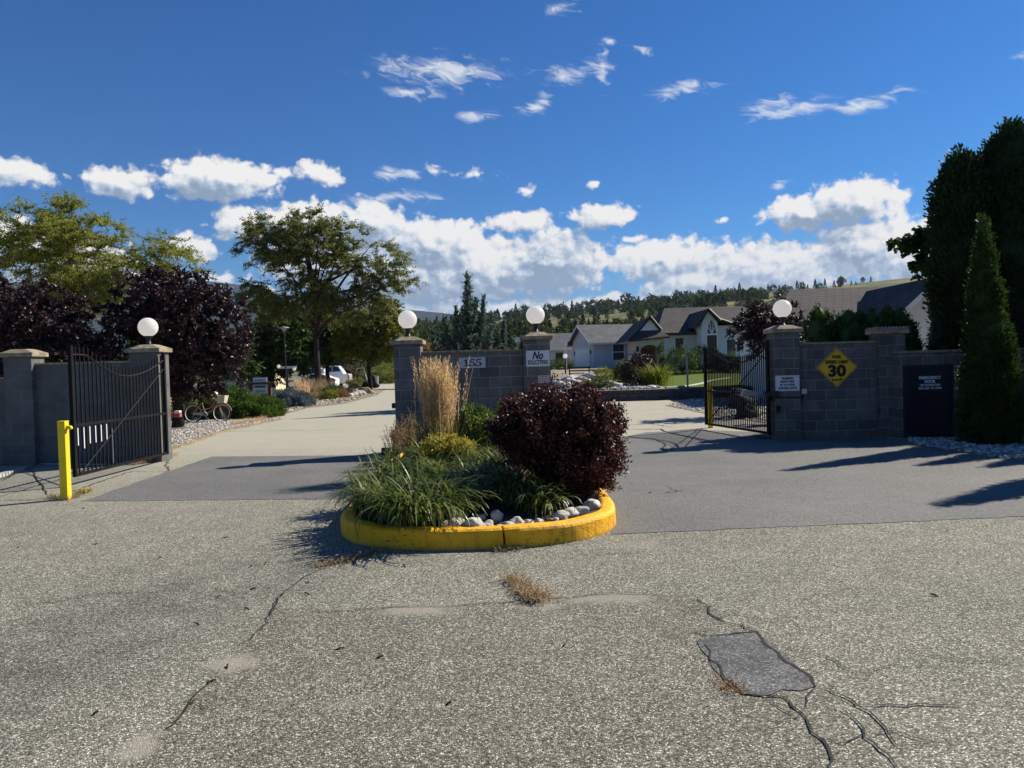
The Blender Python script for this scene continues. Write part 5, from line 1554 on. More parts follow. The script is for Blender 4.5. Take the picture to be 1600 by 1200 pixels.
# ---- thin lamp post with hanging street name board, globes
def lamp_post():
    D = 38.0; p = Vector(at(447.5, D)); zt = A(446, 513, D).z
    t = thing('lamp_post', 'thin dark lamp post with a flat hat lamp, left of the big locust', 'lamp post', p)
    m = MB(); m.tube([p, p + Vector((0, 0, 1.2)), p + Vector((-.02, 0, zt - .15))], [.05, .035, .028], 8); m.build('pole', M_black, t)
    m = MB(); c = p + Vector((-.02, 0, zt - .15)); m.lathe(c, [(.03, 0), (.09, .05), (.12, .14), (.26, .16), (.27, .18), (.05, .24), (.001, .25)], 16); m.build('lamp_head', simple('lamp_grey', (.32, .33, .32), .5), t, smooth=True)
lamp_post()
D = 39.0; q = A(449, 574, D)
t = thing('street_name_board', 'narrow grey street name board with a white globe at each end', 'name board', (q.x, D, q.z))
m = MB(); m.cbox((q.x, D, q.z), (.95, .03, .13)); m.build('board', M_signgrey, t)
m = MB(); m.box((q.x - .05, D + .02, 0), (q.x + .01, D + .07, q.z + .02)); m.build('post', M_black, t)
for dx, dz in ((-.43, .06), (.37, -.1)):
    m = MB(); m.lathe((q.x + dx, D - .06, q.z + dz), [(max(.001, .09 * math.sin(math.pi * i / 12)), .09 * math.cos(math.pi * i / 12)) for i in range(13)], 16); m.build('globe', M_globe, t, smooth=True)

# ---- vehicles
def vehicle(name, label, px0, px1, D, H, side, wins, mat, wheels, wr=.34, z0=0.0, lights=None, width=1.8, cat='car'):
    """side and wins: outlines in 0..1 of the length and metres of height, nose towards -X"""
    X0 = A(px0, 600, D).x; X1 = A(px1, 600, D).x; Ln = X1 - X0
    t = thing(name, label, cat, ((X0 + X1) / 2, D + width / 2, z0))
    def P(u, z): return (X0 + u * Ln, z0 + z * H)
    # body: outline narrowed towards the roof
    Vv = []; n = len(side); m = MB()
    def yy(z, s):
        k = max(0, z - .52) / .48; ins = .22 * k + (.05 if z < .3 else 0)
        return D + ins if s == 0 else D + width - ins
    for s in (0, 1): m.v += [Vector((P(u, z)[0], yy(z, s), P(u, z)[1])) for u, z in side]
    m.f.append(list(range(n))); m.f.append(list(range(2 * n - 1, n - 1, -1))); m.uv += [(0, 0)] * 2 * n
    for i in range(n):
        j = (i + 1) % n; m.f.append([i, i + n, j + n, j]); m.uv += [(0, 0)] * 4
    b = m.build('body', mat, t, bevel=.05)
    for w in wins:
        m = MB(); m.face([Vector((P(u, z)[0], yy(z, 0) - .012, P(u, z)[1])) for u, z in w]); m.build('window', M_glass, t)
    for u in wheels:
        for s in (0, 1):
            c = Vector((P(u, 0)[0], D - .01 if s == 0 else D + width - .2, z0 + wr)); m = MB(); m.tube([c, c + Vector((0, .21, 0))], wr, 20); w_ = m.build('wheel', M_tyre, t)
            if s == 0: m = MB(); m.tube([c + Vector((0, -.012, 0)), c + Vector((0, .02, 0))], wr * .62, 16); m.build('rim', M_rim, w_)
        m = MB(); cc = (P(u, 0)[0], z0 + wr); m.prism([(cc[0] + (wr + .07) * math.cos(a), cc[1] + (wr + .07) * math.sin(a)) for a in np.linspace(-.1, math.pi + .1, 14)], 'y', D + .035, D + .06); m.build('wheel_arch', M_black, t)
    for nm, u0, u1, z_0, z_1, mt in (lights or []):
        m = MB(); x0, za = P(u0, z_0); x1, zb_ = P(u1, z_1); m.box((x0, D - .015, za), (x1, D + .25, zb_)); m.build(nm, mt, t, bevel=.02)
    return t
vehicle('pickup_truck', 'white pickup truck parked beyond the tan bed, bed end to the right', 437.5, 545, 74, 1.95,
        [(0.01, .18), (.0, .35), (.012, .52), (.04, .60), (.215, .66), (.34, .97), (.40, 1.0), (.57, 1.0), (.63, .93), (.65, .66), (.985, .66), (1.0, .62), (1.0, .22), (.98, .17)],
        [[(.27, .69), (.35, .94), (.44, .96), (.44, .69)], [(.46, .69), (.46, .96), (.57, .95), (.60, .69)]], M_carsilver, (.16, .80), .42,
        lights=[('headlight', -.004, .02, .44, .54, M_signwhite), ('tail_light', .985, 1.004, .40, .60, M_red), ('bumper', .975, 1.01, .15, .27, M_rim)], cat='pickup')
vehicle('parked_car', 'low white hatchback parked in front of the pickup truck', 458, 524, 68, 1.42,
        [(.01, .16), (.0, .40), (.03, .50), (.20, .62), (.36, .95), (.50, 1.0), (.68, .97), (.88, .74), (.985, .66), (1.0, .50), (.99, .2), (.97, .15)],
        [[(.26, .64), (.37, .90), (.50, .95), (.50, .64)], [(.52, .64), (.52, .95), (.66, .92), (.82, .72), (.78, .64)]], M_carwhite, (.18, .80), .33,
        lights=[('headlight', 0, .05, .42, .52, M_signwhite), ('tail_light', .90, 1.003, .52, .60, M_red)])
vehicle('parked_car', 'roof of a white car showing behind the pickup bed', 497, 537, 92, 2.25,
        [(.01, .16), (.0, .45), (.03, .55), (.2, .64), (.32, .96), (.5, 1.0), (.8, .98), (.95, .7), (1.0, .55), (.99, .2), (.97, .15)],
        [[(.26, .66), (.34, .92), (.54, .95), (.54, .66)], [(.57, .66), (.57, .95), (.78, .93), (.88, .7)]], M_carwhite, (.2, .8), .36)
# golf cart
def cart():
    D = 66; X = A(572, 600, D).x
    t = thing('golf_cart', 'small dark golf cart with white roof post under the tree at the lot end', 'golf cart', (X, D, 0))
    m = MB(); m.prism([(X - .2, .25), (X - .25, .6), (X + .3, .7), (X + .5, 1.15), (X + .75, 1.1), (X + .85, .45), (X + .8, .25)], 'y', D, D + 1.1); m.build('body', M_black, t, bevel=.04)
    m = MB(); m.tube([(X - .75, D, 1.78), (X - .15, D, 1.8), (X + .05, D, .9), (X + .25, D, .25)], .05, 6); m.build('roof_post', M_white, t)
    m = MB(); m.box((X - 1.0, D, 1.78), (X + .6, D + 1.1, 1.85)); m.build('roof', M_fascia, t, bevel=.02)
    for dx in (-.1, .75):
        for y in (D - .02, D + .95): c = Vector((X + dx, y, .24)); m = MB(); m.tube([c, c + Vector((0, .17, 0))], .24, 14); m.build('wheel', M_tyre, t)
    m = MB(); m.cbox((X + 1.0, D + .1, .7), (.12, .1, .75)); m.build('side_panel', M_white, t)
cart()

# ================================================================ HOUSES
class HB:
    """local frame builder for houses: origin at a wall corner, x along the front, y going back"""
    def __init__(s, o, rz=0): s.o = Vector(o); s.c = math.cos(rz); s.s = math.sin(rz)
    def p(s, x, y, z): return Vector((s.o.x + x * s.c - y * s.s, s.o.y + x * s.s + y * s.c, s.o.z + z))
    def poly(s, mb, pts): mb.face([s.p(*q) for q in pts]); return mb
    def slab(s, mb, pts, th=.12):       # roof plane with thickness
        P = [s.p(*q) for q in pts]; n = (P[1] - P[0]).cross(P[-1] - P[0]).normalized()
        if n.z < 0: P = P[::-1]; n = -n
        Q = [q - Vector((0, 0, th)) for q in P]
        mb.face(P); mb.face(Q[::-1])
        for i in range(len(P)): j = (i + 1) % len(P); mb.face([P[i], Q[i], Q[j], P[j]])
        return mb
    def box(s, mb, lo, hi):
        x0, y0, z0 = lo; x1, y1, z1 = hi
        c = [s.p(*q) for q in ((x0, y0, z0), (x1, y0, z0), (x1, y1, z0), (x0, y1, z0), (x0, y0, z1), (x1, y0, z1), (x1, y1, z1), (x0, y1, z1))]
        for q in ((0, 3, 2, 1), (4, 5, 6, 7), (0, 1, 5, 4), (2, 3, 7, 6), (1, 2, 6, 5), (3, 0, 4, 7)): mb.face([c[k] for k in q])
        return mb
def hwindow(H, t, x0, x1, z0, z1, y=0, bar=True, face='front', mat=M_white):
    """window on the front wall (y const) : frame part with pane and bar"""
    f = MB(); w = .07; d = .05
    H.box(f, (x0 - w, y - d, z0 - w), (x1 + w, y - .003, z0)); H.box(f, (x0 - w, y - d, z1), (x1 + w, y - .003, z1 + w))
    H.box(f, (x0 - w, y - d, z0), (x0, y - .003, z1)); H.box(f, (x1, y - d, z0), (x1 + w, y - .003, z1))
    if bar: H.box(f, (x0, y - d, (z0 + z1) / 2 - .03), (x1, y - .01, (z0 + z1) / 2 + .03))
    fr = f.build('window', mat, t)
    g = MB(); H.box(g, (x0, y - .02, z0), (x1, y - .004, z1)); g.build('pane', M_winglass, fr)
    return fr

# house with grey roof and garage gable (middle)
def house_b():
    D = 65; z = .9; o = (A(928, 585, D).x, D, z); H = HB(o, R(11))
    t = thing('house', 'pale grey house with grey roof and garage gable, middle of the row', 'house', o)
    L, Wd, e, r = 9.5, 6.8, 2.6, 4.15
    m = MB()
    for q in ([(0, 0, -.9), (L, 0, -.9), (L, 0, e), (0, 0, e)], [(0, 0, -.9), (0, 0, e), (0, Wd / 2, r), (0, Wd, e), (0, Wd, -.9)], [(L, 0, -.9), (L, Wd, -.9), (L, Wd, e), (L, Wd / 2, r), (L, 0, e)], [(0, Wd, -.9), (0, Wd, e), (L, Wd, e), (L, Wd, -.9)]): H.poly(m, q)
    m.build('wall', M_sidingB, t)
    m = MB(); k = (r - e) / (Wd / 2); ov = .45
    H.slab(m, [(-ov, -ov, e - ov * k + .1), (L + ov, -ov, e - ov * k + .1), (L + ov, Wd / 2, r + .1), (-ov, Wd / 2, r + .1)], .1)
    H.slab(m, [(-ov, Wd + ov, e - ov * k + .1), (-ov, Wd / 2, r + .102), (L + ov, Wd / 2, r + .102), (L + ov, Wd + ov, e - ov * k + .1)], .1)
    rf = m.build('roof', M_roofgrey, t)
    m = MB(); H.box(m, (-ov, -ov - .1, e - ov * k - .08), (L + ov, -ov - .005, e - ov * k + .09))
    for s, y0, y1 in ((0, -ov, Wd / 2), (1, Wd + ov, Wd / 2)):
        za, zb = e - ov * k + .09, r + .09
        a = [(-ov - .03, y0, za), (-ov - .03, y1, zb), (-ov - .03, y1, zb - .2), (-ov - .03, y0, za - .2)]
        b_ = [(-ov - .005, p[1], p[2]) for p in a]
        H.poly(m, a); H.poly(m, b_[::-1])
        for i in range(4): H.poly(m, [a[i], a[(i + 1) % 4], b_[(i + 1) % 4], b_[i]])
    m.build('gutter', M_siding, rf)
    hwindow(H, t, 1.75, 2.75, .98, 2.35)
    # garage door on the gable wall (x = 0)
    m = MB(); H.box(m, (-.05, 1.1, -.2), (-.004, 5.4, 2.0)); gd = m.build('garage_door', M_white, t)
    m = MB()
    for i in range(4): H.box(m, (-.058, 1.15, -.15 + i * .53), (-.052, 5.35, -.12 + i * .53))
    m.build('panel_lines', M_siding, gd)
    m = MB()
    for y in (.75, 5.75): H.box(m, (-.09, y - .08, 1.55), (-.004, y + .08, 1.9))
    m.build('wall_lantern', M_black, t)
    m = MB(); H.box(m, (-.05, .9, -.2), (-.003, 1.08, 2.2)); H.box(m, (-.05, 5.42, -.2), (-.003, 5.6, 2.2)); H.box(m, (-.05, 1.08, 2.02), (-.003, 5.42, 2.2)); m.build('door_trim', M_siding, t)
    m = MB(); p = H.p(5.2, 2.0, 3.55); m.lathe(p, [(.2, 0), (.2, .3), (.25, .32), (.25, .4), (.001, .45)], 10); m.build('roof_vent', M_white, rf)
house_b()
def house_a():
    D = 76; z = .9; o = (A(836, 585, D).x, D, z); H = HB(o)
    t = thing('house', 'small grey house mostly hidden behind the no soliciting pillar', 'house', o)
    L = 8.0; e = 2.35; r = 4.0
    m = MB(); H.box(m, (0, 0, -.9), (L - 3, 6, e)); m.build('wall', M_siding, t)
    m = MB(); H.slab(m, [(-.5, -.5, e), (L - 2.6, -.5, e), (L - 2.6, 3, r), (-.5, 3, r)], .12); H.slab(m, [(-.5, 6.5, e), (-.5, 3, r + .003), (L - 2.6, 3, r + .003), (L - 2.6, 6.5, e)], .12); rf = m.build('roof', M_roofgrey, t)
    m = MB(); H.box(m, (-.5, -.62, e - .2), (L - 2.6, -.505, e + .0)); m.build('gutter', M_white, rf)
    hwindow(H, t, A(868, 560, D).x - o[0], A(880, 560, D).x - o[0], .45, 1.95, bar=False)
house_a()
def house_c():
    D = 55.0; z = 1.1; x0 = A(1034, 575, D).x; o = (x0, D, z); H = HB(o)
    t = thing('house', 'house with brown roof, arched entry and tall arched bay window', 'house', o)
    X = lambda px, d=D: A(px, 540, d).x - x0
    Lx = X(1235)
    e = 2.55; r = 4.75
    m = MB(); H.box(m, (0, 0, -1.0), (Lx, 10, e)); m.build('wall', M_siding, t)
    m = MB(); ov = .45
    H.slab(m, [(-ov, -ov, e), (Lx + ov, -ov, e), (Lx - 2, 5, r), (1.3, 5, r)], .1)
    H.slab(m, [(-ov, 10 + ov, e), (-ov, -ov, e), (1.3, 5, r)], .1)
    H.slab(m, [(Lx + ov, 10 + ov, e), (-ov, 10 + ov, e), (1.3, 5, r), (Lx - 2, 5, r)], .1)
    H.slab(m, [(Lx + ov, -ov, e), (Lx + ov, 10 + ov, e), (Lx - 2, 5, r)], .1)
    rf = m.build('roof', M_roofbrown, t)
    m = MB(); H.box(m, (-ov, -ov - .1, e - .17), (X(1094), -ov - .004, e + .02)); m.build('gutter', M_fascia, rf)
    hwindow(H, t, X(1055), X(1068), .92, 2.2, bar=False)
    # corner trim
    m = MB(); H.box(m, (-.02, -.03, -.5), (.18, -.003, e - .15)); m.build('corner_board', M_white, t)
    # entry porch to the left
    a0, a1 = X(993, 52), X(1037, 52); yf = -3.0
    porch = MB(); H.box(porch, (a0, yf, -1.0), (a0 + .3, .5, 2.15)); H.box(porch, (a1 - .28, yf, -1.0), (a1, .5, 2.15)); 
    # arch head
    c_ = (a0 + .3 + a1 - .28) / 2; hw_ = (a1 - a0 - .58) / 2; N = 10
    for i in range(N):
        u0 = -1 + 2 * i / N; u1 = -1 + 2 * (i + 1) / N; f_ = lambda u: 1.25 + .45 * math.sqrt(max(0, 1 - u * u))
        P = [(c_ + hw_ * u0, f_(u0)), (c_ + hw_ * u1, f_(u1)), (c_ + hw_ * u1, 2.15), (c_ + hw_ * u0, 2.15)]
        for y in (yf, yf + .25): H.poly(porch, [(p[0], y, p[1]) for p in (P if y == yf else P[::-1])])
        H.poly(porch, [(P[0][0], yf, P[0][1]), (P[0][0], yf + .25, P[0][1]), (P[1][0], yf + .25, P[1][1]), (P[1][0], yf, P[1][1])])
    porch.build('porch', simple('beige_stucco', (.50, .47, .38), .9), t)
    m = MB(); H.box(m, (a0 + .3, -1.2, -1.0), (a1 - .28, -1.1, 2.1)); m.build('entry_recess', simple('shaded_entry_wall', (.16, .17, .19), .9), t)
    m = MB(); H.box(m, (c_ - .5, -1.28, -.6), (c_ + .5, -1.205, 1.45)); m.build('front_door', M_wood, t)
    m = MB()
    for xx in (a0 + .12, a1 - .12): H.box(m, (xx - .08, yf - .14, 1.25), (xx + .08, yf - .01, 1.6))
    m.build('wall_lantern', M_black, t)
    m = MB(); pr = X(1021, 51.5); zr = 3.62; y_ = yf - .35
    l_ = a0 - .55; r_ = a1 + .35
    # skirt roof and gable behind it
    H.slab(m, [(l_, y_, 2.05), (r_, y_, 2.25), (r_ - .5, y_ + 1.0, 2.72), (l_ + 1.0, y_ + 1.0, 2.72)], .1)
    H.slab(m, [(l_, y_, 2.05), (l_ + .95, y_ + 1.05, 2.74), (pr, y_ + .7, zr), (pr, 4.2, zr), (l_, 3.0, 2.05)], .1)
    H.slab(m, [(r_ - .45, y_ + .7, 2.72), (r_ - .45, 3.5, 2.72), (pr, 4.2, zr + .002), (pr, y_ + .7, zr + .002)], .1)
    m.build('porch_roof', M_roofbrown, t)
    m = MB(); H.poly(m, [(l_ + 1.0, y_ + 1.0, 2.72), (r_ - .55, y_ + 1.0, 2.72), (pr, y_ + 1.0, zr - .12)]); m.build('gable_panel', M_white, t)
    m = MB()
    for (p, q) in (((l_ + .02, y_ - .02, 2.07), (l_ + .95, y_ + .66, 2.78)), ((l_ + .95, y_ + .66, 2.78), (pr, y_ + .66, zr + .06)), ((pr, y_ + .66, zr + .06), (r_ - .4, y_ + .66, 2.74)), ((l_, y_ - .04, 2.0), (r_, y_ - .04, 2.2))):
        m.tube([H.p(*p), H.p(*q)], .07, 4)
    m.build('fascia', M_fascia, t)
    # bay with arched window
    b0, b1, b2 = X(1097, 53), X(1122, 53), X(1152, 53.6); yb = -2.0
    m = MB(); top_ = 3.15
    H.box(m, (b0, yb, -1.0), (b1, 1.0, top_)); 
    H.poly(m, [(b0, yb, top_), (b1, yb, top_), ((b0 + b1) / 2 - .1, yb, 3.95)])
    H.box(m, (b1, yb + .5, -1.0), (b2, 1.0, 2.95)); m.build('bay_wall', M_siding, t)
    m = MB(); pk = (b0 + b1) / 2 - .12
    H.slab(m, [(b0 - .4, yb - .35, 2.95), (b0 - .4, 4.0, 2.95), (pk, 4.4, 4.12), (pk, yb - .35, 4.12)], .12)
    H.slab(m, [(pk, yb - .35, 4.123), (pk, 4.4, 4.123), (b1 + .15, 4.0, 3.30), (b1 + .15, yb - .35, 3.30)], .12)
    H.slab(m, [(b1 + .15, yb - .1, 3.42), (b1 + .15, 4.2, 3.5), (b2 + .5, 3.5, 2.75), (b2 + .5, yb + .1, 2.75)], .12)
    m.build('bay_roof', M_roofbrown, t)
    m = MB()
    for p, q in (((b0 - .42, yb - .38, 2.9), (pk, yb - .38, 4.1)), ((pk, yb - .38, 4.1), (b1 + .15, yb - .38, 3.27)), ((b1 + .15, yb - .2, 3.38), (b2 + .5, yb + .06, 2.72))): m.tube([H.p(*p), H.p(*q)], .075, 4)
    m.build('fascia', M_fascia, t)
    w0, w1 = X(1104.5, 53), X(1120, 53); wc = (w0 + w1) / 2; hw2 = (w1 - w0) / 2; zs = 2.55
    g = MB(); H.box(g, (w0, yb - .03, .55), (w1, yb - .005, 2.3)); wn = g.build('window', M_winglass, t)
    g = MB(); H.poly(g, [(wc + hw2 * math.cos(a), yb - .02, 2.36 + 1.0 * math.sin(a)) for a in np.linspace(0, math.pi, 16)]); g.build('fanlight', M_winglass, wn)
    f = MB()
    f.tube([H.p(wc + hw2 * math.cos(a), yb - .04, 2.36 + 1.0 * math.sin(a)) for a in np.linspace(0, math.pi, 20)], .045, 4)
    for a in (.6, 1.15, math.pi - 1.15, math.pi - .6): f.tube([H.p(wc, yb - .04, 2.36), H.p(wc + hw2 * math.cos(a), yb - .04, 2.36 + 1.0 * math.sin(a))], .022, 4)
    H.box(f, (w0 - .06, yb - .06, 2.28), (w1 + .06, yb - .035, 2.38)); H.box(f, (w0 - .07, yb - .06, .48), (w0, yb - .035, 2.28)); H.box(f, (w1, yb - .06, .48), (w1 + .07, yb - .035, 2.28)); H.box(f, (w0, yb - .06, .48), (w1, yb - .035, .55))
    f.build('frame', M_white, wn)
    hwindow(H, t, X(1135.5, 53.5), X(1152, 53.5) - .15, .45, 1.95, y=yb + .5, bar=False)
    hwindow(H, t, X(1185), X(1200), .7, 2.0)
house_c()
def house_d():
    z = .0; x0 = A(1203, 520, 27.5).x; o = (x0, 27.5, z); H = HB(o, R(-5))
    t = thing('house', 'big brown-roofed house behind the right wall, with a white siding gable', 'house', o)
    L = 12.0
    m = MB(); H.box(m, (0.3, .4, 0), (L, 6.6, 2.85)); m.build('wall', M_sidingW, t)
    rz_ = 4.40; rl = 1.75
    m = MB()
    H.slab(m, [(-.2, -.1, 2.9), (L, -.1, 2.9), (L, 3.5, rz_), (rl, 3.5, rz_)], .1)
    H.slab(m, [(-.2, 7.1, 2.9), (-.2, -.1, 2.9), (rl, 3.5, rz_)], .1)
    H.slab(m, [(L, 7.1, 2.9), (-.2, 7.1, 2.9), (rl, 3.5, rz_), (L, 3.5, rz_)], .1)
    rf = m.build('roof', M_roofbrown, t)
    m = MB(); H.box(m, (-.2, -.24, 2.74), (5.0, -.105, 2.92)); m.build('gutter', M_fascia, rf)
    m = MB(); H.box(m, (L + .003, .4, 0), (L + .02, 6.6, 2.85)); H.poly(m, [(L - .05, .0, 2.85), (L - .05, 7.0, 2.85), (L - .05, 3.5, rz_ - .1)]); m.build('end_wall', M_sidingW, t)
    # projecting gable
    DG = 24.6; G2 = HB((0, DG, 0), 0)
    X = lambda px: A(px, 480, DG).x
    g0_, g1_ = X(1396), X(1520); pk = (g0_ + g1_) / 2; ze = 2.86; zg = 4.02
    m = MB(); G2.box(m, (g0_, 0, 0), (g1_, 3, ze)); G2.poly(m, [(g0_, 0, ze), (g1_, 0, ze), (pk, 0, zg - .1)]); m.build('gable_wall', M_sidingW, t)
    k = (zg - ze) / (pk - g0_); ov = .3
    m = MB()
    G2.slab(m, [(g0_ - ov, -.4, ze - ov * k + .08), (g0_ - ov, 3, ze - ov * k + .08), (pk, 4.6, zg + .08), (pk, -.4, zg + .08)], .08)
    G2.slab(m, [(pk, -.4, zg + .083), (pk, 4.6, zg + .083), (g1_ + ov, 3, ze - ov * k + .08), (g1_ + ov, -.4, ze - ov * k + .08)], .08)
    m.build('gable_roof', M_roofbrown, t)
    m = MB()
    for xa, za, xb, zb in ((g0_ - ov, ze - ov * k + .09, pk, zg + .09), (pk, zg + .09, g1_ + ov, ze - ov * k + .09)):
        a = [(xa, -.44, za), (xb, -.44, zb), (xb, -.44, zb - .2), (xa, -.44, za - .2)]; b_ = [(p[0], -.405, p[2]) for p in a]
        G2.poly(m, a); G2.poly(m, b_[::-1])
        for i in range(4): G2.poly(m, [a[i], a[(i + 1) % 4], b_[(i + 1) % 4], b_[i]])
    m.build('fascia', M_white, t)
house_d()
# cream building behind the plum trees
D = 62; o = (A(345, 580, D).x, D, 0); H = HB(o); t = thing('building', 'cream building corner showing between the plum tree and the green trees', 'building', o)
w_ = A(403, 580, D).x - o[0]; zb = A(390, 570, D).z; zt = A(390, 553, D).z
m = MB(); H.box(m, (0, 0, 0), (w_, 8, zt)); m.build('wall', M_cream, t)
m = MB(); H.box(m, (-.4, -.3, zt + .003), (w_ + .15, 8.3, zt + .2)); m.build('roof', M_roofgrey, t)
m = MB(); H.box(m, (.4, -.05, .3), (w_ - .02, -.004, zb)); m.build('dark_door', M_winglass, t)

# ---- garden in front of the houses
def lz(x, y): return float(lot_z(np.array(x), np.array(y)))
def onlot(px, D):
    x = A(px, 590, D).x; return (x, D, lz(x, D) - .02)
# retaining wall of rough blocks
m = MB(); x = 2.2; i = 0
t = thing('retaining_wall', 'low dark retaining wall of rough blocks below the lawn', 'retaining wall', (9, 31.7, 0))
for row in range(3):
    x = 2.2 + (row % 2) * .2
    while x < 21:
        w = random.uniform(.38, .46); m.box((x, 31.55 + random.uniform(0, .02) + row * .03, row * .155), (x + w - .012, 31.9, row * .155 + .148)); x += w
m.build('blocks', M_retain, t, bevel=.015)
mound('round_shrub', 'yellow-green rounded shrub left of the dark purple one, by the grey house', 'shrub', onlot(945, 40), (.78, .6, .75), L_lime, .07, 80, 40, .14)
mound('dark_shrub', 'dark green shrub on the left flank of the tall purple garden shrub', 'shrub', onlot(975, 38), (.55, .55, 1.2), L_green, .08, 90, 40, .16)
mound('purple_shrub', 'tall dark purple garden shrub above the retaining wall', 'shrub', onlot(1000, 36), (.9, .8, 1.55), L_plum, .08, 170, 50, .18)
grass_thing('golden_grass', 'bright yellow-green arching shrub right of the purple garden shrub', 'shrub', onlot(1024, 35), 420, 1.25, 1.1, .035, L_lime, .25, lean0=.15)
mound('clipped_shrub', 'large dark round bush under the house window, left of two', 'shrub', onlot(1066, 46), (1.05, .8, 1.75), L_green, .08, 150, 40, .2)
mound('clipped_shrub', 'large dark round bush right of the bush under the window', 'shrub', onlot(1100, 47), (1.25, .9, 1.7), L_cedar, .08, 150, 40, .2)
mound('clipped_shrub', 'dark bush in front of the arched bay window', 'shrub', onlot(1130, 47), (1.1, .9, 1.1), L_cedar, .08, 120, 40, .2)
mound('clipped_shrub', 'dark bush behind the hinge side of the right gate', 'shrub', onlot(1175, 46), (1.5, .9, 1.1), L_cedar, .08, 120, 40, .2)
mound('climbing_shrub', 'dark climbing shrub right of the entry arch', 'shrub', onlot(1034, 50.5), (.32, .3, 2.0), L_green, .07, 60, 36, .14)
mound('garden_shrub', 'dark shrub at the foot of the small grey house', 'shrub', onlot(872, 60), (1.3, .7, .9), L_green, .1, 80, 34, .18)
mound('orange_shrub', 'small rusty orange plant above the purple island shrub', 'shrub', onlot(917, 34), (.42, .35, .42), L_orange, .06, 50, 34, .1)
mound('garden_shrub', 'low green plant left of the retaining wall end', 'shrub', onlot(935, 33.5), (.7, .5, .5), L_green, .07, 60, 34, .12)
for i, (x, D, r, lab) in enumerate(((866, 37, .34, 'white garden rock just right of the no soliciting pillar'), (878, 36, .42, 'white garden rock below the small globe lamp'), (888, 38, .40, 'white garden rock near the left foot of the bench'), (899, 36.5, .36, 'white garden rock in front of the bench'),
                                    (909, 37.5, .42, 'pale garden rock right of the bench'), (871, 40, .4, 'pale garden rock behind the front row by the pillar'), (894, 41, .4, 'pale garden rock behind the bench'), (916, 40, .5, 'wide pale garden rock beside the yellow-green shrub'), (1016, 32.8, .16, 'small white rock on top of the retaining wall'), (1027, 32.9, .13, 'smallest white rock on top of the retaining wall'),
                                    (962, 34.5, .3, 'grey-blue rock at the left foot of the purple garden shrub'), (946, 35, .34, 'grey rock below the yellow-green shrub'))):
    p = onlot(x, D); o = blob((0, 0, 0), (r * 1.3, r * .9, r * .75), M_rock, 'garden_rock', None, 2, .22, 70 + i); o.location = (p[0], p[1], p[2] + r * .3); tag(o, lab, 'rock')
pebbles('pebble_bed', [(1.8, 32.4), (6.5, 32.4), (6.5, 44), (2, 44)], 2600, .04, .1, M_pebble, 0, 'pale stones of the rock garden behind the island wall', zfun=lot_z)
flat_poly('gravel_bed', [tuple(p)[:2] for p in (G(1040, 634), G(1095, 622), G(1215, 620), G(1230, 655), G(1200, 662), G(1120, 650))], M_tanpeb, z=.02)
pebbles('pebble_bed', [G(1043, 634), G(1095, 622.5), G(1215, 621), G(1230, 655), G(1200, 661), G(1120, 649)], 7500, .02, .05, M_pebble, 0, 'pale pebbles seen through the bars of the right gate')
for i, (x, y, r, lab) in enumerate(((1160, 634, .42, 'dark boulder seen through the right gate, larger'), (1167, 650, .26, 'dark boulder seen through the right gate, smaller and nearer'))):
    p = G(x, y + 4); o = blob((0, 0, 0), (r * 1.2, r * .8, r), M_darkrock, 'boulder', None, 3, .2, 90 + i); o.location = (p.x, p.y, r * .4); tag(o, lab, 'boulder')
strips('pipe', [([(1100, 640), (1120, 628), (1150, 626), (1165, 618)], .06, .02)], M_tar, .07)
# white gravel strip on the lot seen through the gate, kerb edging of the lawn
pebbles('pebble_bed', [(11.5, 35), (19, 36), (19, 41), (12.5, 40)], 3200, .04, .09, M_pebble, 0, 'white gravel strip on the lot beyond the right gate', zfun=lot_z)
pts = []
for (px, D) in ((1040, 32.3), (1062, 32.8), (1080, 33.8), (1096, 35.5), (1110, 38), (1140, 40)): p = onlot(px, D); pts.append(Vector((p[0], p[1], p[2] + .05)))
m = MB(); m.tube(pts, .06, 6); tag(m.build('lawn_edging', M_conc), 'pale curved concrete edging along the lawn', 'edging')
p = onlot(1074, 32.1); zt = A(1073, 558, 32.1).z
t = thing('marker_post', 'thin grey square post standing at the lawn edge left of the right gate', 'post', p); m = MB(); m.box((p[0] - .035, 32.05, p[2] - .2), (p[0] + .035, 32.12, zt)); m.build('post_shaft', simple('grey_post', (.26, .27, .25)), t); m = MB(); m.box((p[0] - .06, 32.04, zt), (p[0] + .06, 32.14, zt + .02)); m.build('post_cap', M_signgrey, t)
# small globe lamp in the garden
D = 50; p = onlot(884, D); zt = A(884, 556.5, D).z
t = thing('garden_lamp', 'small white globe lamp on a black post in front of the garage', 'lamp', p)
m = MB(); m.tube([p, (p[0], D, zt - .12)], .05, 8); m.build('post', M_black, t)
m = MB(); m.lathe((p[0], D, zt), [(max(.001, .15 * math.sin(math.pi * i / 14)), .15 * math.cos(math.pi * i / 14)) for i in range(15)], 16); m.build('globe', M_globe, t, smooth=True)
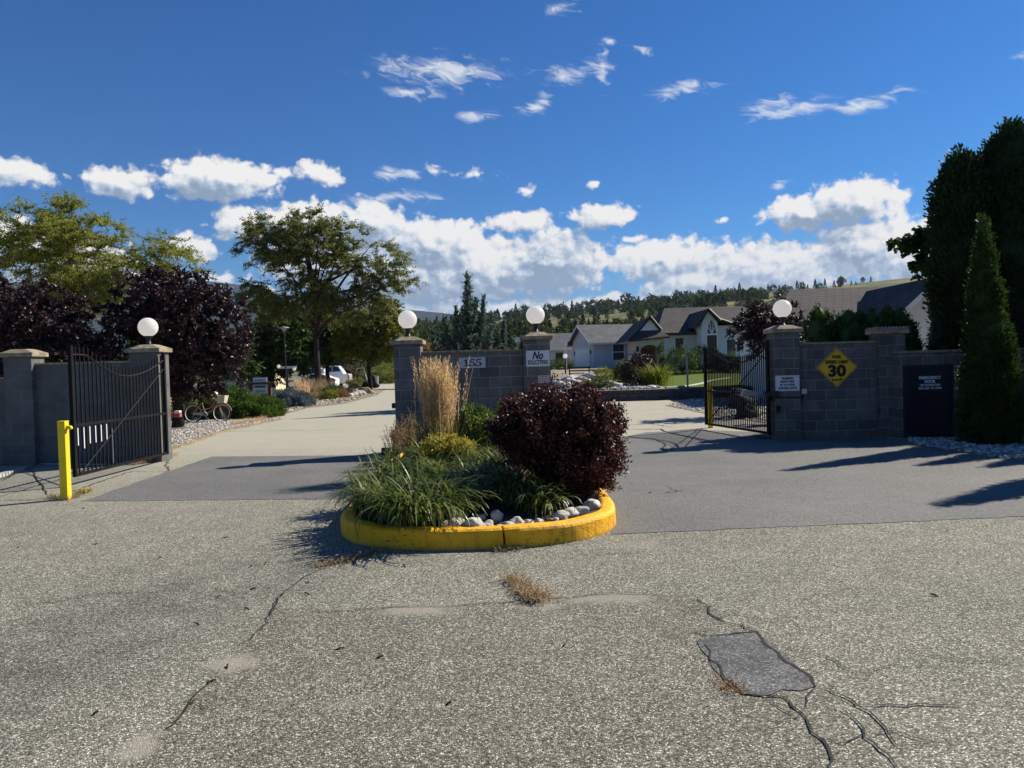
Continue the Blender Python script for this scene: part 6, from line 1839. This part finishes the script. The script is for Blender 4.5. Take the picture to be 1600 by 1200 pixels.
# downpipe like tall white pole beside it, bench
D = 58; p = onlot(885.5, D); t = thing('flag_pole', 'thin white pole rising beside the garage of the grey house', 'pole', p); m = MB(); m.tube([p, (p[0], D, A(885, 534, D).z), (p[0] + .25, D, A(885, 531, D).z)], .045, 6); m.build('pole_shaft', M_white, t)
m = MB(); m.cbox((p[0] + .35, D, A(885, 537, D).z), (.4, .1, .3)); m.build('hanging_bracket', M_black, t)
D = 42; p = Vector(onlot(906, D)); t = thing('bench', 'black garden bench among the white rocks', 'bench', p)
m = MB(); m.box((p.x - .6, D - .2, p.z + .42), (p.x + .6, D + .2, p.z + .46)); m.build('seat', M_black, t)
m = MB(); m.box((p.x - .6, D + .2, p.z + .7), (p.x + .6, D + .24, p.z + .8)); m.box((p.x - .6, D + .2, p.z + .55), (p.x + .6, D + .24, p.z + .62)); m.build('backrest', M_black, t)
for dx in (-.55, .55):
    m = MB(); m.box((p.x + dx - .03, D - .2, p.z), (p.x + dx + .03, D - .15, p.z + .42)); m.box((p.x + dx - .03, D + .2, p.z), (p.x + dx + .03, D + .25, p.z + .78)); m.build('leg', M_black, t)
# ================================================================ TREES
# purple plums behind the left wall
tree('plum_tree', 'dark purple plum tree at the far left, behind the left wall', at(70, 21.5), .14, 1.3, [(-.6, 0, 3.0, 1.7, 1.5, 1.5), (.6, 0, 2.7, 1.6, 1.4, 1.3), (-1.3, .3, 2.6, 1.2, 1.2, 1.4), (1.0, -.2, 2.0, 1.2, 1.1, 1.0), (0, 0, 1.6, 1.9, 1.2, .9)], L_plum, M_darkbark, ncl=520, twigs=6, per=26, L=.36, size=.085, asp=.55, nlimb=12, droop=.05, gap=0, solid=True)
tree('plum_tree', 'dark purple plum tree behind the lamp of the left gate pillar', at(275, 23), .15, 1.5, [(0, 0, 3.3, 1.9, 1.6, 1.55), (-.8, 0, 3.6, 1.1, 1.2, 1.2), (1.0, 0, 2.9, 1.3, 1.4, 1.3), (.3, 0, 2.0, 1.9, 1.5, 1.1), (-.9, .1, 2.1, 1.2, 1.1, 1.2)], L_plum, M_darkbark, ncl=560, twigs=6, per=26, L=.38, size=.09, asp=.55, nlimb=13, droop=.05, gap=0, solid=True)
# locusts
tree('locust_tree', 'airy yellow-green locust tree rising behind the two plum trees', at(115, 30), .17, 3.0,
     [(-.2, 0, 7.0, 2.1, 1.8, 1.7), (-2.1, 0, 7.3, 1.7, 1.4, 1.4), (1.6, 0, 6.6, 2.0, 1.6, 1.2), (3.5, 0, 6.1, 1.7, 1.2, 1.0), (-2.6, 0, 6.1, 1.5, 1.3, .7), (0, 0, 5.2, 2.4, 1.6, .9)],
     L_locust2, M_bark, ncl=330, twigs=8, per=34, L=.72, size=.10, asp=.36, nlimb=12, droop=.3, gap=.2, flatten=.4)
tree('locust_tree', 'large airy green locust tree above the parked cars', at(496, 54), .26, 3.4,
     [(-.6, 0, 10.4, 2.8, 2.4, 2.6), (-3.2, 0, 10.5, 2.0, 2.0, 2.4), (2.4, 0, 10.2, 2.3, 2.2, 2.0), (4.7, 0, 8.6, 2.4, 2.0, 2.1), (-3.6, 0, 6.9, 2.0, 2.0, 1.6), (.2, 0, 7.0, 3.2, 2.4, 1.8), (3.2, 0, 6.2, 2.4, 2.0, 1.2)],
     L_locust, M_darkbark, ncl=430, twigs=8, per=32, L=1.0, size=.16, asp=.38, nlimb=16, droop=.25, gap=.6, flatten=.5)
tree('bushy_tree', 'dense dark green tree behind the lamp post, left of the locust', at(425, 60), .22, 1.5, [(0, 0, 4.6, 2.6, 2.0, 2.9), (-1.3, 0, 3.0, 1.7, 1.6, 2.0), (1.8, 0, 3.8, 2.0, 1.8, 2.4), (.4, 0, 2.2, 2.6, 1.8, 1.4)], L_green, M_darkbark, ncl=380, twigs=6, per=26, L=.65, size=.19, asp=.5, nlimb=12, droop=.1, gap=0, solid=True)
tree('bushy_tree', 'dense green tree directly behind the locust trunk', at(512, 66), .22, 1.8, [(0, 0, 4.8, 2.6, 2.0, 2.7), (1.6, 0, 4.2, 2.0, 1.8, 2.0), (-1.8, 0, 4.0, 1.8, 1.8, 2.0)], L_green, M_darkbark, ncl=330, twigs=6, per=26, L=.65, size=.2, asp=.5, nlimb=12, droop=.1, gap=0, solid=True)
tree('bushy_tree', 'yellowing green tree just left of the 155 wall pillar', at(577, 62), .2, 1.9, [(.2, 0, 4.6, 2.5, 2.0, 2.3), (1.9, 0, 4.2, 2.0, 1.8, 2.0), (-1.4, 0, 4.3, 1.6, 1.8, 1.9), (1.2, 0, 6.0, 1.8, 1.5, 1.3)], L_lime, M_darkbark, ncl=360, twigs=6, per=26, L=.65, size=.19, asp=.5, nlimb=12, droop=.15, gap=.05, solid=True)
tree('bushy_tree', 'dark tree mass at the left end behind the plum trees', at(330, 55), .2, 1.8, [(0, 0, 3.4, 2.6, 1.8, 2.0), (-3, 0, 3.4, 2.6, 1.8, 1.8), (2.0, 0, 2.6, 1.8, 1.6, 1.6)], L_green, M_darkbark, ncl=260, twigs=6, per=24, L=.65, size=.2, asp=.5, nlimb=10, droop=.1, gap=0, solid=True)
# purple leaved tree behind the right lamp
tree('plum_tree', 'small purple-leaved tree behind the right gate lamp', at(1205, 22), .07, 1.5, [(0, 0, 2.75, .95, .85, .68), (-.55, 0, 2.35, .60, .6, .6), (.55, 0, 2.3, .65, .6, .5), (0, 0, 2.0, .8, .7, .5)], L_plum, M_darkbark, ncl=230, twigs=5, per=22, L=.2, size=.062, asp=.5, nlimb=9, droop=.05, gap=.1, solid=True)
# dark tree with a branch reaching out of the cedars
tree('dark_tree', 'dark leafy branches reaching left out of the tall cedars', at(1492, 21), .12, 3.6, [(-1.45, 0, 4.75, .38, .4, .26), (-1.05, 0, 4.62, .36, .4, .30), (-.72, 0, 4.85, .25, .3, .28), (-.95, 0, 4.1, .16, .3, .34), (-.5, 0, 4.3, .3, .4, .5), (0, 0, 4.8, .6, .6, .9)], L_green, M_darkbark, ncl=240, twigs=6, per=40, L=.17, size=.09, asp=.6, nlimb=9, droop=.1, gap=0, solid=True)
# cedars
column_cedar('young_cedar', 'slim pointed cedar in front of the right wall, on white pebbles', at(1549, 13.2), [(0, .44), (.6, .47), (1.3, .41), (2.1, .32), (2.8, .23), (3.4, .13), (3.8, .07), (3.98, .02)], L_cedar2, 950, 30, .11, .062, lean=(-.12, 0))
bigc = [(1504, 17.6, 6.25, .62, 'tall dark cedar, leftmost of the group behind the right wall'), (1541, 18.4, 6.35, .68, 'tall dark cedar, second from the left in the group behind the right wall'), (1586, 17.4, 6.85, .74, 'tallest dark cedar, at the right edge of the photo'), (1532, 19.6, 6.0, .7, 'dark cedar filling the gap behind the two left cedars')]
for x, D, H_, r_, lab in bigc:
    column_cedar('tall_cedar', lab, at(x, D), [(0, r_ * .7), (1.2, r_ * .8), (2.4, r_ * .95), (H_ * .5, r_ * 1.02), (H_ * .80, r_ * .95), (H_ * .9, r_ * .76), (H_ * .97, r_ * .46), (H_, r_ * .15)], L_cedar, 1500, 24, .17, .10, group='tall dark cedars behind the right wall')
# the same row goes on to the right, outside the photo: it throws the shade on the asphalt
src = [o for o in bpy.data.objects if o.name.startswith('tall_cedar') and o.parent is None][2]
for (x, y, s, rz) in ((13.4, 17.6, .98, 1.0), (14.9, 17.2, 1.02, 2.0), (16.4, 17.5, .95, 3.2)):
    c = copy_tree(src); c.location = (x, y, 0); c.scale = (s, s, s); c.rotation_euler = (0, 0, rz)
    c['label'] = 'tall dark cedar continuing the row beyond the right edge'
src2 = [o for o in bpy.data.objects if o.name.startswith('young_cedar') and o.parent is None][0]
for (x, y, s, rz) in ((10.1, 13.3, .95, 1.0), (11.6, 13.5, 1.15, 2.2), (13.0, 13.3, 1.05, 3.0), (9.15, 10.5, 1.08, 4.0), (9.9, 10.9, 1.0, 5.0)):
    c = copy_tree(src2); c.location = (x, y, 0); c.scale = (s * 1.15, s * 1.15, s); c.rotation_euler = (0, 0, rz)
    c['label'] = 'slim cedar beyond the right edge of the photo'; c['group'] = 'slim cedars beyond the right edge'
hed = [(1281, 16.3, 2.68), (1303, 16.6, 2.50), (1327, 16.2, 2.60), (1345, 16.5, 2.62), (1364, 16.3, 2.58), (1391, 16.8, 2.66), (1408, 16.6, 2.60)]
hl = ['leftmost', 'second', 'third', 'fourth', 'fifth', 'sixth', 'rightmost']
for (x, D, H_), w_ in zip(hed, hl):
    column_cedar('hedge_cedar', w_ + ' of the seven small cedars peeping over the speed limit wall', at(x, D), [(0, .32), (1.2, .35), (H_ * .82, .30), (H_ * .94, .19), (H_, .04)], L_cedar2, 240, 22, .09, .07, group='small hedge cedars behind the right wall')
column_cedar('hedge_cedar', 'dark small cedar right of the stone-edged pillar above the lower wall', at(1428, 16.8), [(0, .22), (1.2, .22), (1.8, .16), (2.1, .08), (2.25, .03)], L_cedar, 240, 22, .09, .07, group='small hedge cedars behind the right wall')
column_cedar('hedge_cedar', 'small cedar at the left foot of the tall cedars', at(1466, 17.0), [(0, .3), (1.4, .3), (2.0, .22), (2.5, .03)], L_cedar, 260, 22, .1, .08, group='small hedge cedars behind the right wall')
tree('plum_tree', 'reddish bush tip at the right edge, above the wall', at(1604, 15.6), .04, 1.2, [(0, 0, 2.35, .35, .3, .3), (0, 0, 1.8, .4, .3, .4)], L_plumbush, M_darkbark, ncl=60, twigs=4, per=16, L=.15, size=.055, asp=.4, nlimb=5, solid=True)
# gravel in front of the door
gb = [(G(1418, 686)), G(1425, 694), G(1480, 704), G(1560, 716), G(1640, 722), G(1760, 724), G(1760, 690)]
flat_poly('gravel_bed', [tuple(p)[:2] for p in gb], M_dust, z=.014)
pebbles('pebble_bed', gb, 3600, .018, .042, M_pebble, .01, 'pale pebbles at the foot of the emergency door and cedar')

# blue-green conifer behind the island wall
def feather_conifer(name, label, base, leaders, mat, size=.085, group=None):
    base = Vector(base); t = thing(name, label, 'conifer', base, group)
    Ps, Ds = [], []; m = MB()
    for (dx, dy, H_, r_) in leaders:
        top = base + Vector((dx, dy, H_)); foot = base + Vector((dx * .3, dy * .3, 0))
        m.tube([foot, foot.lerp(top, .5), top], [.05 + .01 * H_, .04, .008], 6)
        z = .1
        while z < H_:
            f = z / H_; pos = foot.lerp(top, f)
            nb = 5
            for k in range(nb):
                a = rng.uniform(0, 6.283); ln = r_ * (1 - f) ** 1.15 * rng.uniform(.65, 1.15) + .10
                el = R(rng.uniform(38, 58)) + f * .35
                d = np.array([math.cos(a) * math.cos(el), math.sin(a) * math.cos(el), math.sin(el)])
                e = pos + Vector(d) * ln
                m.tube([pos, pos.lerp(e, .5) + Vector((0, 0, -.02)), e], [.012, .008, .003], 3, cap=False)
                nn = int(20 + ln * 70); q = rng.random((nn, 1)) ** .8
                P = np.array(pos) + d * ln * q
                side = rdir(nn); side[:, 2] *= .5
                Ps.append(P + side * .035); Ds.append(d + side * .8)
                # secondary sprays
                for s_ in range(int(ln * 9)):
                    q0 = rng.uniform(.25, .95); b0 = np.array(pos) + d * ln * q0; dv = unit((d * .8 + rdir(1)[0] * .7)[None])[0]; l2 = .22 * (1.2 - q0) + .06
                    k2 = 16; qq = rng.random((k2, 1)); Ps.append(b0 + dv * l2 * qq + rng.normal(0, .012, (k2, 3))); Ds.append(dv + rdir(k2) * .45)
            z += .085 + .02 * H_ * .3
    V = leaves(np.vstack(Ps), np.vstack(Ds), size, .25); V[:, 2] = np.maximum(V[:, 2], base.z + .01)
    m.build('trunk', M_darkbark, t); npmesh('foliage', V, len(V) // 4, 4, mat, t)
    return t
feather_conifer('feathery_conifer', 'blue-green feathery conifer with a tall spire behind the island wall', at(735, 29), [(0, 0, 5.15, 1.9), (.62, .2, 4.3, .95), (.3, .4, 4.3, .8), (-.5, .3, 3.9, .9), (.9, -.2, 3.2, .8), (-.9, .1, 3.0, .8)], L_spruce)
feather_conifer('feathery_conifer', 'lower grey-green conifer mass left of the spire', at(700, 30), [(0, 0, 3.6, 1.3), (-.6, .2, 3.1, 1.0), (.5, -.1, 3.4, 1.0), (-1.1, 0, 2.5, .9)], L_spruce)
feather_conifer('feathery_conifer', 'lower grey-green conifer mass right of the spire', at(772, 30.5), [(0, 0, 3.7, 1.3), (.5, .2, 3.4, 1.0), (-.5, -.1, 3.6, 1.0), (1.0, 0, 2.7, .9)], L_spruce)
mound('brown_shrub', 'brownish autumn shrub right of the left island globe lamp', 'shrub', at(672, 62), (1.9, 1.4, 3.3), L_orange, .16, 170, 40, .4, lift=.2)
mound('brown_shrub', 'rusty autumn shrub behind the feathery conifers, near the flood light', 'shrub', at(795, 66), (2.2, 1.4, 3.0), L_orange, .16, 170, 40, .4)
mound('bank_shrub', 'olive shrub on the bank beyond the parking lot, left of the pillar', 'shrub', at(604, 88), (1.6, 1.2, 2.2), L_lime, .16, 110, 40, .35)
mound('bank_shrub', 'grey-green low shrub on the bank beside the golf cart', 'shrub', at(592, 84), (2.2, 1.2, 1.6), L_locust, .16, 110, 40, .35)
mound('bank_shrub', 'pale green shrub left of the golf cart', 'shrub', at(558, 68), (1.0, .8, .9), L_locust, .12, 70, 36, .2)

# ---- trees on the hill
def far_variant(kind, seed):
    r = np.random.default_rng(seed)
    if kind == 'pine':
        n = 260; z = r.uniform(0, 1, n) ** .9; rad = (1 - z) ** .85 * .23 * (1 + .35 * np.sin(z * 30 + r.uniform(0, 6)))+ .01; a = r.uniform(0, 6.28, n)
        k = r.uniform(.55, 1.05, n); P = np.stack([np.cos(a) * rad * k, np.sin(a) * rad * k, .08 + z * .92], 1); s = .10
    else:
        n = 260; d = unit(r.normal(size=(n, 3))); mod = 1 + .2 * np.sin(4 * d[:, 0] + seed) + .15 * np.sin(5 * d[:, 1] + 2 * seed) + .12 * np.sin(7 * d[:, 2])
        P = d * np.array([.42, .42, .42]) * (mod * r.uniform(.6, 1.0, n))[:, None] + np.array([0, 0, .52]); s = .14
    V = leaves(P, rdir(n) + np.array([0, 0, -.2]), s, .8, .2)
    tr = .02
    return V
L_hill = leafmat('hill_tree_foliage', (.022, .040, .018), (.05, .078, .026), .3, .8, (.09, .11, .04), .1)
variants = [far_variant('pine', 1), far_variant('pine', 2), far_variant('round', 3), far_variant('round', 4), far_variant('pine', 5), far_variant('round', 6)]
def hill_at(px, D): return ((px - 800) / F * D, D, float(hill_z(np.array([px]), np.array([D]))[0]))
proto = []
for i, V in enumerate(variants):
    nm = 'pine_tree' if i in (0, 1, 4) else 'leafy_tree'
    me_o = npmesh(nm, V, len(V) // 4, 4, L_hill); proto.append(me_o)
def put(i, loc, h, lab, grp, first):
    o = proto[i] if first[i] else proto[i].copy()
    if not first[i]: col.objects.link(o)
    first[i] = False
    o.location = loc; o.scale = (h * rng.uniform(.8, 1.2), h * rng.uniform(.8, 1.2), h); o.rotation_euler = (0, 0, rng.uniform(0, 6.28))
    tag(o, lab, 'tree', grp)
first = [True] * 6
sky_px = list(np.arange(806, 1165, 6.2)) + list(np.arange(1168, 1345, 9.0)) + [1352, 1365]
for x in sky_px:
    x += rng.normal(0, 2.5); dens = x < 1165
    h = (rng.uniform(9, 17) if dens else rng.uniform(7, 13)) * (1.25 if rng.random() < .15 else 1)
    if 1330 < x: h *= .6
    i = int(rng.choice([0, 1, 4, 2, 3, 5], p=[.12, .12, .1, .26, .2, .2])); D = rng.uniform(835, 895)
    p = hill_at(x, D); px_, py_, pz_ = p
    kind = 'pointed' if i in (0, 1, 4) else 'rounded'
    put(i, (px_, py_, pz_ - .5), h, f'{kind} dark tree on the skyline of the right hill', 'trees along the skyline of the right hill', first)
# wooded slopes as one mass
def wood(name, label, n, pxr, Dr, hr, dens, mat):
    out = []
    c = 0
    while c < n:
        x = rng.uniform(*pxr); D = rng.uniform(*Dr)
        if rng.random() > dens(x, D): continue
        V = variants[int(rng.integers(0, 6))]; h = rng.uniform(*hr); p = hill_at(x, D)
        a = rng.uniform(0, 6.28); ca, sa = math.cos(a), math.sin(a); w = h * rng.uniform(.8, 1.3)
        Q = np.stack([(V[:, 0] * ca - V[:, 1] * sa) * w + p[0], (V[:, 0] * sa + V[:, 1] * ca) * w + p[1], V[:, 2] * h + p[2] - .3], 1); out.append(Q); c += 1
    V = np.vstack(out); tag(npmesh(name, V, len(V) // 4, 4, mat), label, kind='stuff')
def dens1(x, D):
    if 855 < x < 985 and 330 < D < 690: return .08
    if x > 1200: return .04 if D > 600 else .12
    if x > 1000: return .9 if D > 640 else .5
    return .75
wood('hillside_wood', 'dark trees and bushes covering the slope of the right hill', 430, (640, 1330), (420, 860), (6, 12), dens1, L_hill)
wood('hillside_wood', 'green bushes and trees at the foot of the hill behind the houses', 330, (560, 1150), (180, 430), (4, 8), lambda x, D: .12 if (860 < x < 990 and D > 320) else .8, leafmat('foothill_foliage', (.03, .05, .018), (.06, .09, .025), .3, .8, (.11, .12, .035), .1))
wood('hillside_brush', 'brown and olive brush on the bank beyond the parking lot', 500, (480, 860), (114, 200), (1.2, 3.0), lambda x, D: .9, leafmat('brush_foliage', (.07, .065, .03), (.12, .10, .05), .3, .8, (.18, .14, .07), .1))
wood('hillside_wood', 'trees at the foot of the hill seen behind the left trees', 160, (200, 640), (150, 420), (6, 11), lambda x, D: .9, L_hill)
# houses up on the hill
for (x, D, w, lab) in ((1092, 640, 14, 'white-walled house far up the right hill, left of the others'), (1128, 700, 12, 'small house far up the hill behind the arched window house'), (1146, 850, 16, 'grey flat-roofed house on the skyline of the hill'), (1060, 560, 10, 'small pale house low on the wooded hill')):
    p = hill_at(x, D); t = thing('hill_house', lab, 'house', p)
    m = MB(); m.box((p[0] - w / 2, D, p[2] - 2), (p[0] + w / 2, D + 8, p[2] + 3.2)); m.build('wall', M_white if w < 15 else M_siding, t)
    m = MB(); m.prism([(p[0] - w / 2 - .6, p[2] + 3.21), (p[0] + w / 2 + .6, p[2] + 3.21), (p[0] + w * .3, p[2] + 5.2), (p[0] - w * .3, p[2] + 5.2)], 'y', D - .6, D + 8.6); m.build('roof', M_roofgrey, t)
    m = MB()
    for k in (-.25, .2): m.box((p[0] + w * k, D - .05, p[2] + .8), (p[0] + w * k + 1.6, D - .01, p[2] + 2.2))
    m.build('window', M_winglass, t)

# ================================================================ AIR
m = MB(); m.box((-6900, -6900, -1), (6900, 6900, 760))
hz = m.build('haze', None); hz['kind'] = 'stuff'; hz['label'] = 'faint blue distance haze'
hm = bpy.data.materials.new('air'); hm.use_nodes = True; hm.node_tree.nodes.clear()
H_ = NT(hm.node_tree); pv = H_.new('ShaderNodeVolumePrincipled'); pv.inputs['Density'].default_value = 0.00005; pv.inputs['Color'].default_value = (.62, .76, 1.0, 1); pv.inputs['Anisotropy'].default_value = 0.0
ou = H_.new('ShaderNodeOutputMaterial'); H_.l.new(pv.outputs[0], ou.inputs['Volume'])
hz.data.materials.append(hm)
hm.cycles.homogeneous_volume = True if hasattr(hm.cycles, 'homogeneous_volume') else None
